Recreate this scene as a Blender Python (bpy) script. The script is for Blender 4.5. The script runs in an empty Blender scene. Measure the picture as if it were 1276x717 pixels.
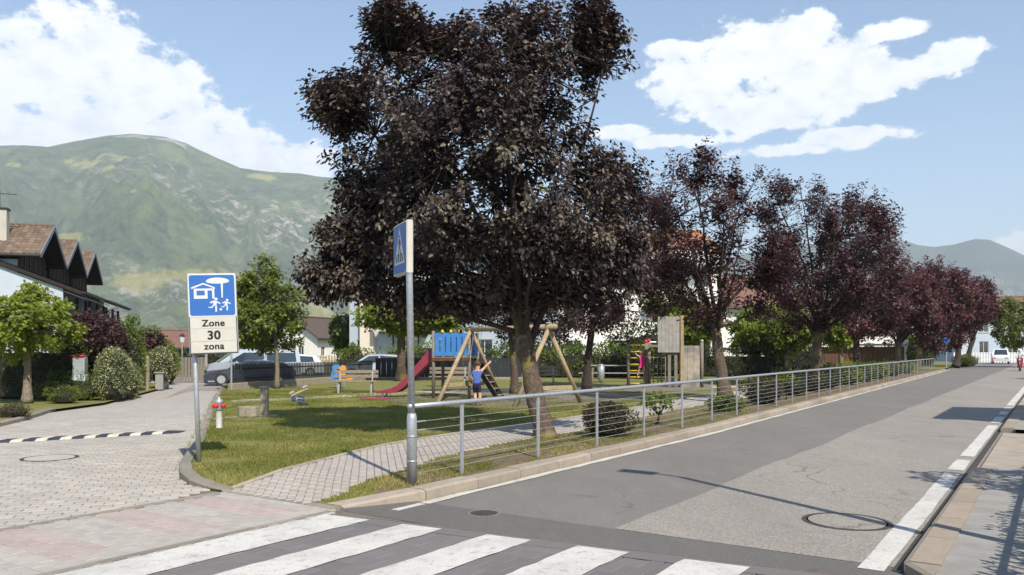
import bpy, bmesh, math, random
import numpy as np
from mathutils import Vector, Matrix
R = math.radians
sc = bpy.context.scene
col = sc.collection

# ------------------------------------------------------------------ camera, world, sun, exposure
H, F, CX, HY = 1.75, 1000.0, 638.0, 436.0          # eye height; focal length, centre and horizon of the photograph in pixels
cam = bpy.data.cameras.new('camera'); cam_o = bpy.data.objects.new('camera', cam); col.objects.link(cam_o)
cam_o.location = (0, 0, H); cam_o.rotation_euler = (R(90), 0, 0)
cam.sensor_width = 36.0; cam.lens = 36.0 * F / 1276.0
cam.shift_y = (HY - 358.5) / 1276.0
cam.clip_start = 0.1; cam.clip_end = 30000
sc.camera = cam_o

SUN_EL, SUN_AZ = 47.0, 155.0                       # azimuth clockwise from +Y (the view direction)
world = bpy.data.worlds.new('World'); sc.world = world; world.use_nodes = True
wn, wl = world.node_tree.nodes, world.node_tree.links
wn.clear()
def wmath(op, a, b=None, c=None, clamp=False):
    n = wn.new('ShaderNodeMath'); n.operation = op; n.use_clamp = clamp
    for i, v in enumerate((a, b, c)):
        if v is None: continue
        if isinstance(v, (int, float)): n.inputs[i].default_value = v
        else: wl.new(v, n.inputs[i])
    return n.outputs[0]
sky = wn.new('ShaderNodeTexSky'); sky.sky_type = 'NISHITA'; sky.sun_disc = False
sky.sun_elevation = R(SUN_EL); sky.sun_rotation = R(SUN_AZ); sky.altitude = 300; sky.air_density = 1.15; sky.dust_density = 0.05; sky.ozone_density = 2.6
bg_sky = wn.new('ShaderNodeBackground'); bg_sky.inputs[1].default_value = 0.112
wl.new(sky.outputs[0], bg_sky.inputs[0])
tc = wn.new('ShaderNodeTexCoord'); sep = wn.new('ShaderNodeSeparateXYZ'); wl.new(tc.outputs['Generated'], sep.inputs[0])
az = wmath('ARCTAN2', sep.outputs[0], sep.outputs[1]); el = wmath('ARCSINE', sep.outputs[2])
def ang(u, v):
    a = math.atan((u - CX) / F); return a, math.atan((HY - v) / F * math.cos(a))
CL = [(-60, 120, 190, 130), (60, 95, 120, 95), (150, 120, 115, 85), (230, 170, 90, 60), (300, 190, 75, 50), (375, 215, 70, 34), (60, 170, 260, 60),
      (880, 100, 85, 40), (960, 75, 95, 50), (1000, 100, 110, 48), (1090, 95, 95, 38), (930, 142, 110, 24), (1000, 45, 50, 30), (1118, 38, 62, 13), (1060, 172, 90, 13), (980, 188, 70, 11), (1175, 70, 45, 20), (850, 175, 70, 10), (770, 165, 40, 10), (830, 60, 30, 10), (1290, 300, 60, 28), (1300, 380, 70, 20)]
blobs = []
for u, v, ru, rv in CL:
    a, e = ang(u, v); blobs.append((a, e, ru / F * math.cos(a) ** 2, rv / F * math.cos(a)))
crng = random.Random(5)
for k in range(16):                                # the same fair-weather clouds all round the rest of the sky
    blobs.append((R(50 + k * 16.5 + crng.uniform(-5, 5)) if k < 16 else 0, R(crng.uniform(8, 40)), R(crng.uniform(7, 13)), R(crng.uniform(3, 7))))
field = None
for a, e, ra, re in blobs:
    a = (a + math.pi) % (2 * math.pi) - math.pi
    dx = wmath('DIVIDE', wmath('SUBTRACT', az, a), ra); dy = wmath('DIVIDE', wmath('SUBTRACT', el, e), re)
    d2 = wmath('ADD', wmath('MULTIPLY', dx, dx), wmath('MULTIPLY', dy, dy))
    b = wmath('SUBTRACT', 1.0, wmath('SQRT', d2))
    field = b if field is None else wmath('SMOOTH_MAX', field, b, 0.25)
cv = wn.new('ShaderNodeCombineXYZ'); wl.new(az, cv.inputs[0]); wl.new(wmath('MULTIPLY', el, 1.5), cv.inputs[1])
def wnoise(scale, detail, rough):
    n = wn.new('ShaderNodeTexNoise'); n.inputs['Scale'].default_value = scale; n.inputs['Detail'].default_value = detail; n.inputs['Roughness'].default_value = rough
    wl.new(cv.outputs[0], n.inputs['Vector']); return n.outputs[0]
n1 = wnoise(14, 9, 0.6); n2 = wnoise(5, 6, 0.55); n3 = wnoise(26, 8, 0.6)
val = wmath('ADD', field, wmath('ADD', wmath('MULTIPLY', wmath('SUBTRACT', n1, 0.5), 2.9), wmath('MULTIPLY', wmath('SUBTRACT', n3, 0.5), 1.3)))
mr = wn.new('ShaderNodeMapRange'); mr.interpolation_type = 'SMOOTHERSTEP'
mr.inputs[1].default_value = -0.04; mr.inputs[2].default_value = 0.36; wl.new(val, mr.inputs[0])
alpha = wmath('MULTIPLY', mr.outputs[0], 0.97)
bg_cl = wn.new('ShaderNodeBackground')
ramp = wn.new('ShaderNodeValToRGB'); wl.new(n3, ramp.inputs[0])
ramp.color_ramp.elements[0].position = 0.3; ramp.color_ramp.elements[0].color = (0.74, 0.79, 0.87, 1)
ramp.color_ramp.elements[1].position = 0.55; ramp.color_ramp.elements[1].color = (0.95, 0.96, 0.97, 1)
wl.new(ramp.outputs[0], bg_cl.inputs[0]); bg_cl.inputs[1].default_value = 0.86
mixw = wn.new('ShaderNodeMixShader'); wl.new(alpha, mixw.inputs[0]); wl.new(bg_sky.outputs[0], mixw.inputs[1]); wl.new(bg_cl.outputs[0], mixw.inputs[2])
wo = wn.new('ShaderNodeOutputWorld'); wl.new(mixw.outputs[0], wo.inputs[0])

sun = bpy.data.lights.new('sun', 'SUN'); sun.energy = 4.7; sun.angle = R(0.53); sun.color = (1.0, 0.91, 0.78)
sun_o = bpy.data.objects.new('sun', sun); col.objects.link(sun_o)
sd = Vector((math.sin(R(SUN_AZ)) * math.cos(R(SUN_EL)), math.cos(R(SUN_AZ)) * math.cos(R(SUN_EL)), math.sin(R(SUN_EL))))
sun_o.rotation_euler = sd.to_track_quat('Z', 'Y').to_euler(); sun_o.location = (20, -40, 50)
vs = sc.view_settings; vs.view_transform = 'Standard'; vs.look = 'None'; vs.gamma = 1.0; vs.use_curve_mapping = False; vs.exposure = 0.7
sc.render.engine = 'CYCLES'
sc.cycles.use_denoising = True
sc.cycles.max_bounces = 6; sc.cycles.diffuse_bounces = 3; sc.cycles.glossy_bounces = 2; sc.cycles.transmission_bounces = 3; sc.cycles.transparent_max_bounces = 6; sc.cycles.volume_bounces = 0
sc.cycles.sample_clamp_indirect = 4.0; sc.cycles.caustics_reflective = False; sc.cycles.caustics_refractive = False

# ------------------------------------------------------------------ frames
def P(u, v, z=0.0):
    d = (H - z) * F / (v - HY); return Vector(((u - CX) / F * d, d, z))
def Q(u, v, d):
    return Vector(((u - CX) / F * d, d, H + (HY - v) / F * d))
A_ROAD, A_ST = R(34.2), R(-18.7)
RE, RN = (math.sin(A_ROAD), math.cos(A_ROAD)), (math.cos(A_ROAD), -math.sin(A_ROAD))
SE, SN = (math.sin(A_ST), math.cos(A_ST)), (math.cos(A_ST), -math.sin(A_ST))
def RD(t, s, z=0.0): return Vector((t * RE[0] + s * RN[0], t * RE[1] + s * RN[1], z))
def ST(t, s, z=0.0): return Vector((t * SE[0] + s * SN[0], t * SE[1] + s * SN[1], z))
def road_ts(x, y): return x * RE[0] + y * RE[1], x * RN[0] + y * RN[1]
def interp(x, xs, ys): return float(np.interp(x, xs, ys))
def drift(t): return -0.027 * max(0.0, t - 16.0)     # the road bends very slightly left

# ------------------------------------------------------------------ materials
MATS = {}
def mat(name, base, rough=0.7, var=0.25, scale=6.0, bump=0.0, bscale=None, metal=0.0, spec=0.4, stops=None, detail=6, coat=0.0):
    """one colour broken up by two noises; stops = extra colour for large-scale patches (colour, scale, low, high)"""
    if name in MATS: return MATS[name]
    m = bpy.data.materials.new(name); m.use_nodes = True; nt = m.node_tree; n, l = nt.nodes, nt.links
    b = n['Principled BSDF']; b.inputs['Roughness'].default_value = rough; b.inputs['Metallic'].default_value = metal
    b.inputs['Specular IOR Level'].default_value = spec; b.inputs['Coat Weight'].default_value = coat
    t = n.new('ShaderNodeTexCoord'); vec = t.outputs['Object']
    no = n.new('ShaderNodeTexNoise'); no.inputs['Scale'].default_value = scale; no.inputs['Detail'].default_value = detail; no.inputs['Roughness'].default_value = 0.62
    l.new(vec, no.inputs['Vector'])
    ra = n.new('ShaderNodeValToRGB'); l.new(no.outputs[0], ra.inputs[0])
    c = Vector(base[:3])
    ra.color_ramp.elements[0].position = 0.3; ra.color_ramp.elements[0].color = (*(c * (1 - var)), 1)
    ra.color_ramp.elements[1].position = 0.7; ra.color_ramp.elements[1].color = (*(c * (1 + var)), 1)
    out = ra.outputs[0]
    for st in (stops or []):
        c2, s2, lo, hi = st
        n2_ = n.new('ShaderNodeTexNoise'); n2_.inputs['Scale'].default_value = s2; n2_.inputs['Detail'].default_value = 5; l.new(vec, n2_.inputs['Vector'])
        mp = n.new('ShaderNodeMapRange'); mp.inputs[1].default_value = lo; mp.inputs[2].default_value = hi; l.new(n2_.outputs[0], mp.inputs[0])
        mx = n.new('ShaderNodeMix'); mx.data_type = 'RGBA'; l.new(mp.outputs[0], mx.inputs[0]); l.new(out, mx.inputs[6]); mx.inputs[7].default_value = (*c2, 1)
        out = mx.outputs[2]
    l.new(out, b.inputs['Base Color'])
    if bump:
        bn = n.new('ShaderNodeTexNoise'); bn.inputs['Scale'].default_value = bscale or scale * 4; bn.inputs['Detail'].default_value = 5; l.new(vec, bn.inputs['Vector'])
        bu = n.new('ShaderNodeBump'); bu.inputs['Strength'].default_value = bump; bu.inputs['Distance'].default_value = 0.02; l.new(bn.outputs[0], bu.inputs['Height']); l.new(bu.outputs[0], b.inputs['Normal'])
    MATS[name] = m; return m

def piece_mat(name, base, var=0.2, rough=0.85, stain=(0.2, 0.18, 0.16), bump=0.3):
    """for pavers and stones: each object takes its own shade, plus stains in world space"""
    m = bpy.data.materials.new(name); m.use_nodes = True; nt = m.node_tree; n, l = nt.nodes, nt.links
    b = n['Principled BSDF']; b.inputs['Roughness'].default_value = rough; b.inputs['Specular IOR Level'].default_value = 0.3
    g = n.new('ShaderNodeNewGeometry')
    at = n.new('ShaderNodeAttribute'); at.attribute_name = 'rnd'
    oi = n.new('ShaderNodeObjectInfo')
    ad = n.new('ShaderNodeMath'); ad.operation = 'ADD'; l.new(at.outputs['Fac'], ad.inputs[0]); l.new(oi.outputs['Random'], ad.inputs[1])
    fr = n.new('ShaderNodeMath'); fr.operation = 'FRACT'; l.new(ad.outputs[0], fr.inputs[0])
    ra = n.new('ShaderNodeValToRGB'); l.new(fr.outputs[0], ra.inputs[0]); c = Vector(base)
    ra.color_ramp.elements[0].color = (*(c * (1 - var)), 1); ra.color_ramp.elements[1].color = (*(c * (1 + var)), 1)
    out = ra.outputs[0]
    for s_, lo, hi, fac in ((0.55, 0.45, 0.75, 0.5), (9.0, 0.45, 0.8, 0.45), (60.0, 0.5, 0.75, 0.35)):
        no = n.new('ShaderNodeTexNoise'); no.inputs['Scale'].default_value = s_; no.inputs['Detail'].default_value = 6; l.new(g.outputs['Position'], no.inputs['Vector'])
        mp = n.new('ShaderNodeMapRange'); mp.inputs[1].default_value = lo; mp.inputs[2].default_value = hi; mp.inputs[4].default_value = fac; l.new(no.outputs[0], mp.inputs[0])
        mx = n.new('ShaderNodeMix'); mx.data_type = 'RGBA'; l.new(mp.outputs[0], mx.inputs[0]); l.new(out, mx.inputs[6]); mx.inputs[7].default_value = (*stain, 1); out = mx.outputs[2]
    l.new(out, b.inputs['Base Color'])
    bn = n.new('ShaderNodeTexNoise'); bn.inputs['Scale'].default_value = 90; l.new(g.outputs['Position'], bn.inputs['Vector'])
    bu = n.new('ShaderNodeBump'); bu.inputs['Strength'].default_value = bump; bu.inputs['Distance'].default_value = 0.01; l.new(bn.outputs[0], bu.inputs['Height']); l.new(bu.outputs[0], b.inputs['Normal'])
    MATS[name] = m; return m

def asphalt(name, base, speck, speck_amt, rough=0.85, patch=None):
    m = bpy.data.materials.new(name); m.use_nodes = True; nt = m.node_tree; n, l = nt.nodes, nt.links
    b = n['Principled BSDF']; b.inputs['Roughness'].default_value = rough; b.inputs['Specular IOR Level'].default_value = 0.35
    g = n.new('ShaderNodeNewGeometry'); pos = g.outputs['Position']
    vo = n.new('ShaderNodeTexVoronoi'); vo.inputs['Scale'].default_value = 75; l.new(pos, vo.inputs['Vector'])
    hs = n.new('ShaderNodeSeparateColor'); l.new(vo.outputs['Color'], hs.inputs[0])
    mp = n.new('ShaderNodeMapRange'); mp.inputs[1].default_value = 0.35; mp.inputs[2].default_value = 1.0; mp.inputs[4].default_value = speck_amt; l.new(hs.outputs[0], mp.inputs[0])
    mx = n.new('ShaderNodeMix'); mx.data_type = 'RGBA'; l.new(mp.outputs[0], mx.inputs[0]); mx.inputs[6].default_value = (*base, 1); mx.inputs[7].default_value = (*speck, 1); out = mx.outputs[2]
    for s_, lo, hi, fac, c2 in ((0.35, 0.4, 0.75, 0.45, tuple(v * 0.62 for v in base)), (2.2, 0.45, 0.8, 0.35, tuple(v * 1.5 for v in base)), (22, 0.5, 0.75, 0.3, tuple(v * 0.55 for v in base))):
        no = n.new('ShaderNodeTexNoise'); no.inputs['Scale'].default_value = s_; no.inputs['Detail'].default_value = 7; no.inputs['Roughness'].default_value = 0.65
        mpn = n.new('ShaderNodeMapping'); mpn.inputs['Rotation'].default_value = (0, 0, A_ROAD); mpn.inputs['Scale'].default_value = (1.0, 0.35 if s_ < 10 else 1, 1)
        l.new(pos, mpn.inputs[0]); l.new(mpn.outputs[0], no.inputs['Vector'])
        mp2 = n.new('ShaderNodeMapRange'); mp2.inputs[1].default_value = lo; mp2.inputs[2].default_value = hi; mp2.inputs[4].default_value = fac; l.new(no.outputs[0], mp2.inputs[0])
        m2 = n.new('ShaderNodeMix'); m2.data_type = 'RGBA'; l.new(mp2.outputs[0], m2.inputs[0]); l.new(out, m2.inputs[6]); m2.inputs[7].default_value = (*c2, 1); out = m2.outputs[2]
    wv = n.new('ShaderNodeTexNoise'); wv.inputs['Scale'].default_value = 1.3; wv.inputs['Detail'].default_value = 6; l.new(pos, wv.inputs['Vector'])
    wa = n.new('ShaderNodeVectorMath'); wa.operation = 'MULTIPLY_ADD'; l.new(wv.outputs['Color'], wa.inputs[0]); wa.inputs[1].default_value = (1.4, 1.4, 0); l.new(pos, wa.inputs[2])
    cr = n.new('ShaderNodeTexVoronoi'); cr.feature = 'DISTANCE_TO_EDGE'; cr.inputs['Scale'].default_value = 0.42; l.new(wa.outputs[0], cr.inputs['Vector'])
    c1_ = n.new('ShaderNodeMapRange'); c1_.inputs[1].default_value = 0.0; c1_.inputs[2].default_value = 0.007; c1_.inputs[3].default_value = 1.0; c1_.inputs[4].default_value = 0.0; l.new(cr.outputs['Distance'], c1_.inputs[0])
    mk_ = n.new('ShaderNodeTexNoise'); mk_.inputs['Scale'].default_value = 0.3; l.new(pos, mk_.inputs['Vector'])
    c2_ = n.new('ShaderNodeMapRange'); c2_.inputs[1].default_value = 0.48; c2_.inputs[2].default_value = 0.58; c2_.inputs[4].default_value = 0.65; l.new(mk_.outputs[0], c2_.inputs[0])
    cm = n.new('ShaderNodeMath'); cm.operation = 'MULTIPLY'; l.new(c1_.outputs[0], cm.inputs[0]); l.new(c2_.outputs[0], cm.inputs[1])
    mc = n.new('ShaderNodeMix'); mc.data_type = 'RGBA'; l.new(cm.outputs[0], mc.inputs[0]); l.new(out, mc.inputs[6]); mc.inputs[7].default_value = (0.05, 0.048, 0.045, 1); out = mc.outputs[2]
    so_ = n.new('ShaderNodeTexVoronoi'); so_.inputs['Scale'].default_value = 0.9; so_.inputs['Randomness'].default_value = 1.0; l.new(wa.outputs[0], so_.inputs['Vector'])
    s1_ = n.new('ShaderNodeMapRange'); s1_.inputs[1].default_value = 0.02; s1_.inputs[2].default_value = 0.13; s1_.inputs[3].default_value = 0.55; s1_.inputs[4].default_value = 0.0; l.new(so_.outputs['Distance'], s1_.inputs[0])
    ms = n.new('ShaderNodeMix'); ms.data_type = 'RGBA'; l.new(s1_.outputs[0], ms.inputs[0]); l.new(out, ms.inputs[6]); ms.inputs[7].default_value = (*[v * 0.5 for v in base], 1); out = ms.outputs[2]
    l.new(out, b.inputs['Base Color'])
    bu = n.new('ShaderNodeBump'); bu.inputs['Strength'].default_value = 0.5; bu.inputs['Distance'].default_value = 0.006; l.new(vo.outputs['Distance'], bu.inputs['Height']); l.new(bu.outputs[0], b.inputs['Normal'])
    MATS[name] = m; return m

def paint(name, base=(0.78, 0.77, 0.74), wear=0.5, under=(0.16, 0.155, 0.15)):
    m = bpy.data.materials.new(name); m.use_nodes = True; nt = m.node_tree; n, l = nt.nodes, nt.links
    b = n['Principled BSDF']; b.inputs['Roughness'].default_value = 0.75; b.inputs['Specular IOR Level'].default_value = 0.3
    g = n.new('ShaderNodeNewGeometry'); out = None
    prev = (*base, 1)
    for s_, lo, hi, fac in ((1.3, 0.45, 0.75, 0.38), (9, 0.54, 0.68, wear), (55, 0.54, 0.66, wear)):
        no = n.new('ShaderNodeTexNoise'); no.inputs['Scale'].default_value = s_; no.inputs['Detail'].default_value = 8; no.inputs['Roughness'].default_value = 0.7; l.new(g.outputs['Position'], no.inputs['Vector'])
        mp = n.new('ShaderNodeMapRange'); mp.inputs[1].default_value = lo; mp.inputs[2].default_value = hi; mp.inputs[4].default_value = fac; l.new(no.outputs[0], mp.inputs[0])
        mx = n.new('ShaderNodeMix'); mx.data_type = 'RGBA'; l.new(mp.outputs[0], mx.inputs[0])
        if out is None: mx.inputs[6].default_value = prev
        else: l.new(out, mx.inputs[6])
        mx.inputs[7].default_value = (*under, 1); out = mx.outputs[2]
    l.new(out, b.inputs['Base Color']); MATS[name] = m; return m

def leaf_mat(name, c0, c1, c2, trans=(0.2, 0.3, 0.05), tw=0.25, rough=0.5, spec=0.35):
    """three leaf shades spread over the leaves by a per-leaf number"""
    m = bpy.data.materials.new(name); m.use_nodes = True; nt = m.node_tree; n, l = nt.nodes, nt.links
    b = n['Principled BSDF']; b.inputs['Roughness'].default_value = rough; b.inputs['Specular IOR Level'].default_value = spec
    at = n.new('ShaderNodeAttribute'); at.attribute_name = 'rnd'
    ra = n.new('ShaderNodeValToRGB'); l.new(at.outputs['Fac'], ra.inputs[0])
    ra.color_ramp.elements[0].color = (*c0, 1); ra.color_ramp.elements[1].color = (*c2, 1)
    e = ra.color_ramp.elements.new(0.55); e.color = (*c1, 1)
    l.new(ra.outputs[0], b.inputs['Base Color'])
    tr = n.new('ShaderNodeBsdfTranslucent'); tr.inputs[0].default_value = (*trans, 1)
    mx = n.new('ShaderNodeMixShader'); mx.inputs[0].default_value = tw
    l.new(b.outputs[0], mx.inputs[1]); l.new(tr.outputs[0], mx.inputs[2]); l.new(mx.outputs[0], n['Material Output'].inputs[0])
    MATS[name] = m; return m

def glass(name, base=(0.03, 0.04, 0.05), rough=0.06):
    return mat(name, base, rough, 0.15, 2.0, spec=0.8)

# ------------------------------------------------------------------ mesh helpers
def link_mesh(name, me, m, parent=None, smooth=False):
    o = bpy.data.objects.new(name, me); col.objects.link(o)
    if m is not None and not len(me.materials): me.materials.append(m)
    if smooth: me.polygons.foreach_set('use_smooth', [True] * len(me.polygons))
    if parent is not None: o.parent = parent
    return o
class MB:
    def __init__(s): s.v, s.f = [], []
    def add(s, vs_, fs): k = len(s.v); s.v += [tuple(p) for p in vs_]; s.f += [tuple(i + k for i in q) for q in fs]; return s
    def box(s, c, size, rz=0.0, ch=0.0, M=None):
        x, y, z = (q / 2 for q in size)
        if ch:
            h = ch; pts, fs = [], []
            for sz, ins in ((-z, h), (-z + h, 0), (z - h, 0), (z, h)):
                pts += [(-x + ins, -y + ins, sz), (x - ins, -y + ins, sz), (x - ins, y - ins, sz), (-x + ins, y - ins, sz)]
            fs = [(3, 2, 1, 0), (12, 13, 14, 15)]
            for r in range(3):
                for k in range(4): fs.append((r * 4 + k, r * 4 + (k + 1) % 4, r * 4 + 4 + (k + 1) % 4, r * 4 + 4 + k))
        else:
            pts = [(-x, -y, -z), (x, -y, -z), (x, y, -z), (-x, y, -z), (-x, -y, z), (x, -y, z), (x, y, z), (-x, y, z)]
            fs = [(3, 2, 1, 0), (4, 5, 6, 7), (0, 1, 5, 4), (1, 2, 6, 5), (2, 3, 7, 6), (3, 0, 4, 7)]
        T = Matrix.Translation(c) @ (M if M is not None else Matrix.Rotation(rz, 4, 'Z'))
        return s.add([T @ Vector(p) for p in pts], fs)
    def beam(s, a, b, w, h, ch=0.0, up=(0, 0, 1)):
        a, b = Vector(a), Vector(b); d = b - a; L = d.length; d.normalize()
        u = Vector(up)
        if abs(d.dot(u)) > 0.95: u = Vector((0, 1, 0))
        x = d.cross(u).normalized(); z = x.cross(d)
        M = Matrix((x, d, z)).transposed().to_4x4()
        return s.box((a + b) / 2, (w, L, h), M=M, ch=ch)
    def tube(s, pts, rad, n=8, cap=True):
        pts = [Vector(p) for p in pts]
        if isinstance(rad, (int, float)): rad = [rad] * len(pts)
        V, Fs = [], []; prev = None
        for i, p in enumerate(pts):
            d = (pts[min(i + 1, len(pts) - 1)] - pts[max(i - 1, 0)]).normalized()
            if prev is None:
                u = Vector((0, 0, 1)) if abs(d.z) < 0.9 else Vector((1, 0, 0)); x = d.cross(u).normalized()
            else: x = (prev - d * prev.dot(d)).normalized()
            prev = x; y = d.cross(x)
            for k in range(n):
                a = 2 * math.pi * k / n; V.append(p + (x * math.cos(a) + y * math.sin(a)) * rad[i])
        for i in range(len(pts) - 1):
            for k in range(n): Fs.append((i * n + k, i * n + (k + 1) % n, (i + 1) * n + (k + 1) % n, (i + 1) * n + k))
        if cap: Fs.append(tuple(range(n))[::-1]); Fs.append(tuple(range((len(pts) - 1) * n, len(pts) * n)))
        return s.add(V, Fs)
    def lathe(s, c, prof, n=16):
        V, Fs = [], []
        for r, z in prof:
            for k in range(n): a = 2 * math.pi * k / n; V.append((c[0] + r * math.cos(a), c[1] + r * math.sin(a), c[2] + z))
        for i in range(len(prof) - 1):
            for k in range(n): Fs.append((i * n + k, i * n + (k + 1) % n, (i + 1) * n + (k + 1) % n, (i + 1) * n + k))
        Fs.append(tuple(range(n))[::-1]); Fs.append(tuple(range((len(prof) - 1) * n, len(prof) * n)))
        return s.add(V, Fs)
    def prism(s, poly, axis, lo, hi):
        """poly in the other two axes (in xyz order), extruded from lo to hi along axis"""
        n = len(poly)
        def mk(p, h): return (h, p[0], p[1]) if axis == 0 else (p[0], h, p[1]) if axis == 1 else (p[0], p[1], h)
        V = [mk(p, lo) for p in poly] + [mk(p, hi) for p in poly]
        return s.add(V, [tuple(range(n))[::-1], tuple(range(n, 2 * n))] + [(k, (k + 1) % n, n + (k + 1) % n, n + k) for k in range(n)])
    def quad(s, a, b, c, d): return s.add([a, b, c, d], [(0, 1, 2, 3)])
    def build(s, name, m, parent=None, smooth=False):
        me = bpy.data.meshes.new(name); me.from_pydata(s.v, [], s.f); me.update()
        b = bmesh.new(); b.from_mesh(me); bmesh.ops.recalc_face_normals(b, faces=b.faces); b.to_mesh(me); b.free()
        return link_mesh(name, me, m, parent, smooth)
def np_mesh(name, V, Fq, m, parent=None, rnd=None):
    me = bpy.data.meshes.new(name); nv, (nf, k) = len(V), Fq.shape
    me.vertices.add(nv); me.vertices.foreach_set('co', np.ascontiguousarray(V, dtype=np.float32).ravel())
    me.loops.add(nf * k); me.loops.foreach_set('vertex_index', np.ascontiguousarray(Fq, dtype=np.int32).ravel())
    me.polygons.add(nf); me.polygons.foreach_set('loop_start', np.arange(0, nf * k, k, dtype=np.int32))
    me.update(calc_edges=True)
    if rnd is not None:
        at = me.attributes.new('rnd', 'FLOAT', 'POINT'); at.data.foreach_set('value', np.ascontiguousarray(rnd, dtype=np.float32))
    return link_mesh(name, me, m, parent)
def tag(o, label=None, cat=None, group=None, kind=None):
    if label: o['label'] = label
    if cat: o['category'] = cat
    if group: o['group'] = group
    if kind: o['kind'] = kind
    return o
def empty(name, loc, rz=0.0, label=None, cat=None, group=None, kind=None):
    o = bpy.data.objects.new(name, None); col.objects.link(o); o.location = loc; o.rotation_euler = (0, 0, rz); o.empty_display_size = 0.2
    return tag(o, label, cat, group, kind)
def struct(name, mb, m, parent=None):
    o = mb.build(name, m, parent)
    if parent is None: o['kind'] = 'structure'
    return o
def copy_tree(o, parent=None):
    c = o.copy(); col.objects.link(c)
    if parent is not None: c.parent = parent
    for ch in list(o.children): copy_tree(ch, c)
    return c
def sheet(poly, z):
    m = MB(); m.add([(p[0], p[1], z) for p in poly], [tuple(range(len(poly)))]); return m
def inside(poly, X, Y):
    r = np.zeros(len(X), bool); n = len(poly)
    for i in range(n):
        x1, y1 = poly[i]; x2, y2 = poly[(i + 1) % n]
        c = ((y1 > Y) != (y2 > Y)) & (X < (x2 - x1) * (Y - y1) / ((y2 - y1) or 1e-9) + x1); r ^= c
    return r
def edge_dist(poly, X, Y):
    d = np.full(len(X), 1e9); n = len(poly)
    for i in range(n):
        a, b = np.array(poly[i], float), np.array(poly[(i + 1) % n], float); ab = b - a
        t = np.clip(((X - a[0]) * ab[0] + (Y - a[1]) * ab[1]) / (ab @ ab), 0, 1)
        d = np.minimum(d, np.hypot(X - a[0] - t * ab[0], Y - a[1] - t * ab[1]))
    return d
def unit(a): return a / (np.linalg.norm(a, axis=1, keepdims=True) + 1e-9)

# colours
M = {}
M['asphalt_new'] = asphalt('asphalt_new', (0.165, 0.158, 0.147), (0.22, 0.21, 0.192), 0.5)
M['asphalt_old'] = asphalt('asphalt_old', (0.22, 0.205, 0.187), (0.42, 0.38, 0.33), 0.8)
M['asphalt_band'] = asphalt('asphalt_band', (0.12, 0.116, 0.11), (0.18, 0.17, 0.155), 0.4)
M['paint'] = paint('road_paint', (0.55, 0.54, 0.51), 0.6); M['paint_worn'] = paint('road_paint_worn', (0.56, 0.54, 0.49), 0.9)
M['zebra_base'] = piece_mat('dark_paver', (0.145, 0.14, 0.143), 0.1, 0.8, (0.18, 0.165, 0.15))
M['paver'] = piece_mat('street_paver', (0.38, 0.355, 0.315), 0.12, 0.85, (0.29, 0.265, 0.23))
M['apron'] = piece_mat('apron_paver', (0.37, 0.345, 0.315), 0.08, 0.85, (0.27, 0.25, 0.23))
M['pink'] = piece_mat('pink_paver', (0.37, 0.308, 0.283), 0.08, 0.85, (0.3, 0.25, 0.23))
M['slab'] = piece_mat('path_slab', (0.37, 0.34, 0.31), 0.07, 0.85, (0.27, 0.24, 0.21))
M['kerb'] = piece_mat('kerb_concrete', (0.34, 0.29, 0.235), 0.14, 0.9, (0.19, 0.165, 0.14), 0.6)
M['kerb_old'] = piece_mat('kerb_concrete_dark', (0.26, 0.235, 0.2), 0.16, 0.9, (0.13, 0.12, 0.1), 0.6)
M['joint'] = mat('joint_sand', (0.15, 0.13, 0.105), 0.95, 0.4, 40)
M['joint_dark'] = mat('joint_soil', (0.05, 0.047, 0.042), 0.95, 0.4, 40)
M['lawn'] = mat('lawn', (0.15, 0.155, 0.038), 0.95, 0.35, 14, 0.8, 60, stops=[((0.2, 0.165, 0.062), 0.5, 0.5, 0.72), ((0.19, 0.155, 0.075), 2.6, 0.56, 0.76)])
M['soil'] = mat('planting_soil', (0.15, 0.115, 0.07), 0.95, 0.4, 9, 0.9, 40, stops=[((0.14, 0.12, 0.045), 2.5, 0.5, 0.7)])
M['gravel'] = mat('gravel', (0.38, 0.34, 0.28), 0.95, 0.2, 30, 0.5, 90)
M['play_ground'] = mat('play_surface', (0.17, 0.15, 0.12), 0.95, 0.3, 8, 0.4, 50)
M['earth'] = mat('valley_floor', (0.1, 0.12, 0.045), 0.95, 0.35, 0.02)
M['sidewalk'] = mat('sidewalk_concrete', (0.27, 0.265, 0.25), 0.9, 0.18, 3.0, 0.3, 50, stops=[((0.19, 0.18, 0.17), 0.8, 0.5, 0.75)])
M['bark'] = mat('bark', (0.09, 0.066, 0.048), 0.95, 0.5, 14, 1.0, 22, stops=[((0.19, 0.15, 0.035), 1.6, 0.52, 0.66), ((0.15, 0.13, 0.11), 5, 0.58, 0.7)])
M['bark_grey'] = mat('bark_grey', (0.19, 0.155, 0.115), 0.95, 0.4, 14, 1.0, 24)
M['bark_dark'] = mat('bark_dark', (0.045, 0.035, 0.028), 0.95, 0.4, 14, 1.0, 24)
M['galv'] = mat('galvanised_steel', (0.42, 0.45, 0.48), 0.42, 0.16, 25, 0.05, 80, metal=0.55)
M['wire'] = mat('steel_wire', (0.45, 0.45, 0.44), 0.45, 0.1, 30, metal=0.6)
M['sign_white'] = mat('sign_white', (0.5, 0.48, 0.43), 0.5, 0.06, 6, stops=[((0.4, 0.375, 0.33), 3, 0.58, 0.8)])
M['sign_grey'] = mat('sign_box_grey', (0.42, 0.42, 0.41), 0.5, 0.1, 8)
M['sign_blue'] = mat('sign_blue', (0.03, 0.125, 0.4), 0.4, 0.07, 5)
M['sign_symbol'] = mat('sign_symbol_white', (0.56, 0.58, 0.6), 0.45, 0.04, 5)
M['black'] = mat('black_print', (0.012, 0.012, 0.014), 0.5, 0.1, 5)
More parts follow.
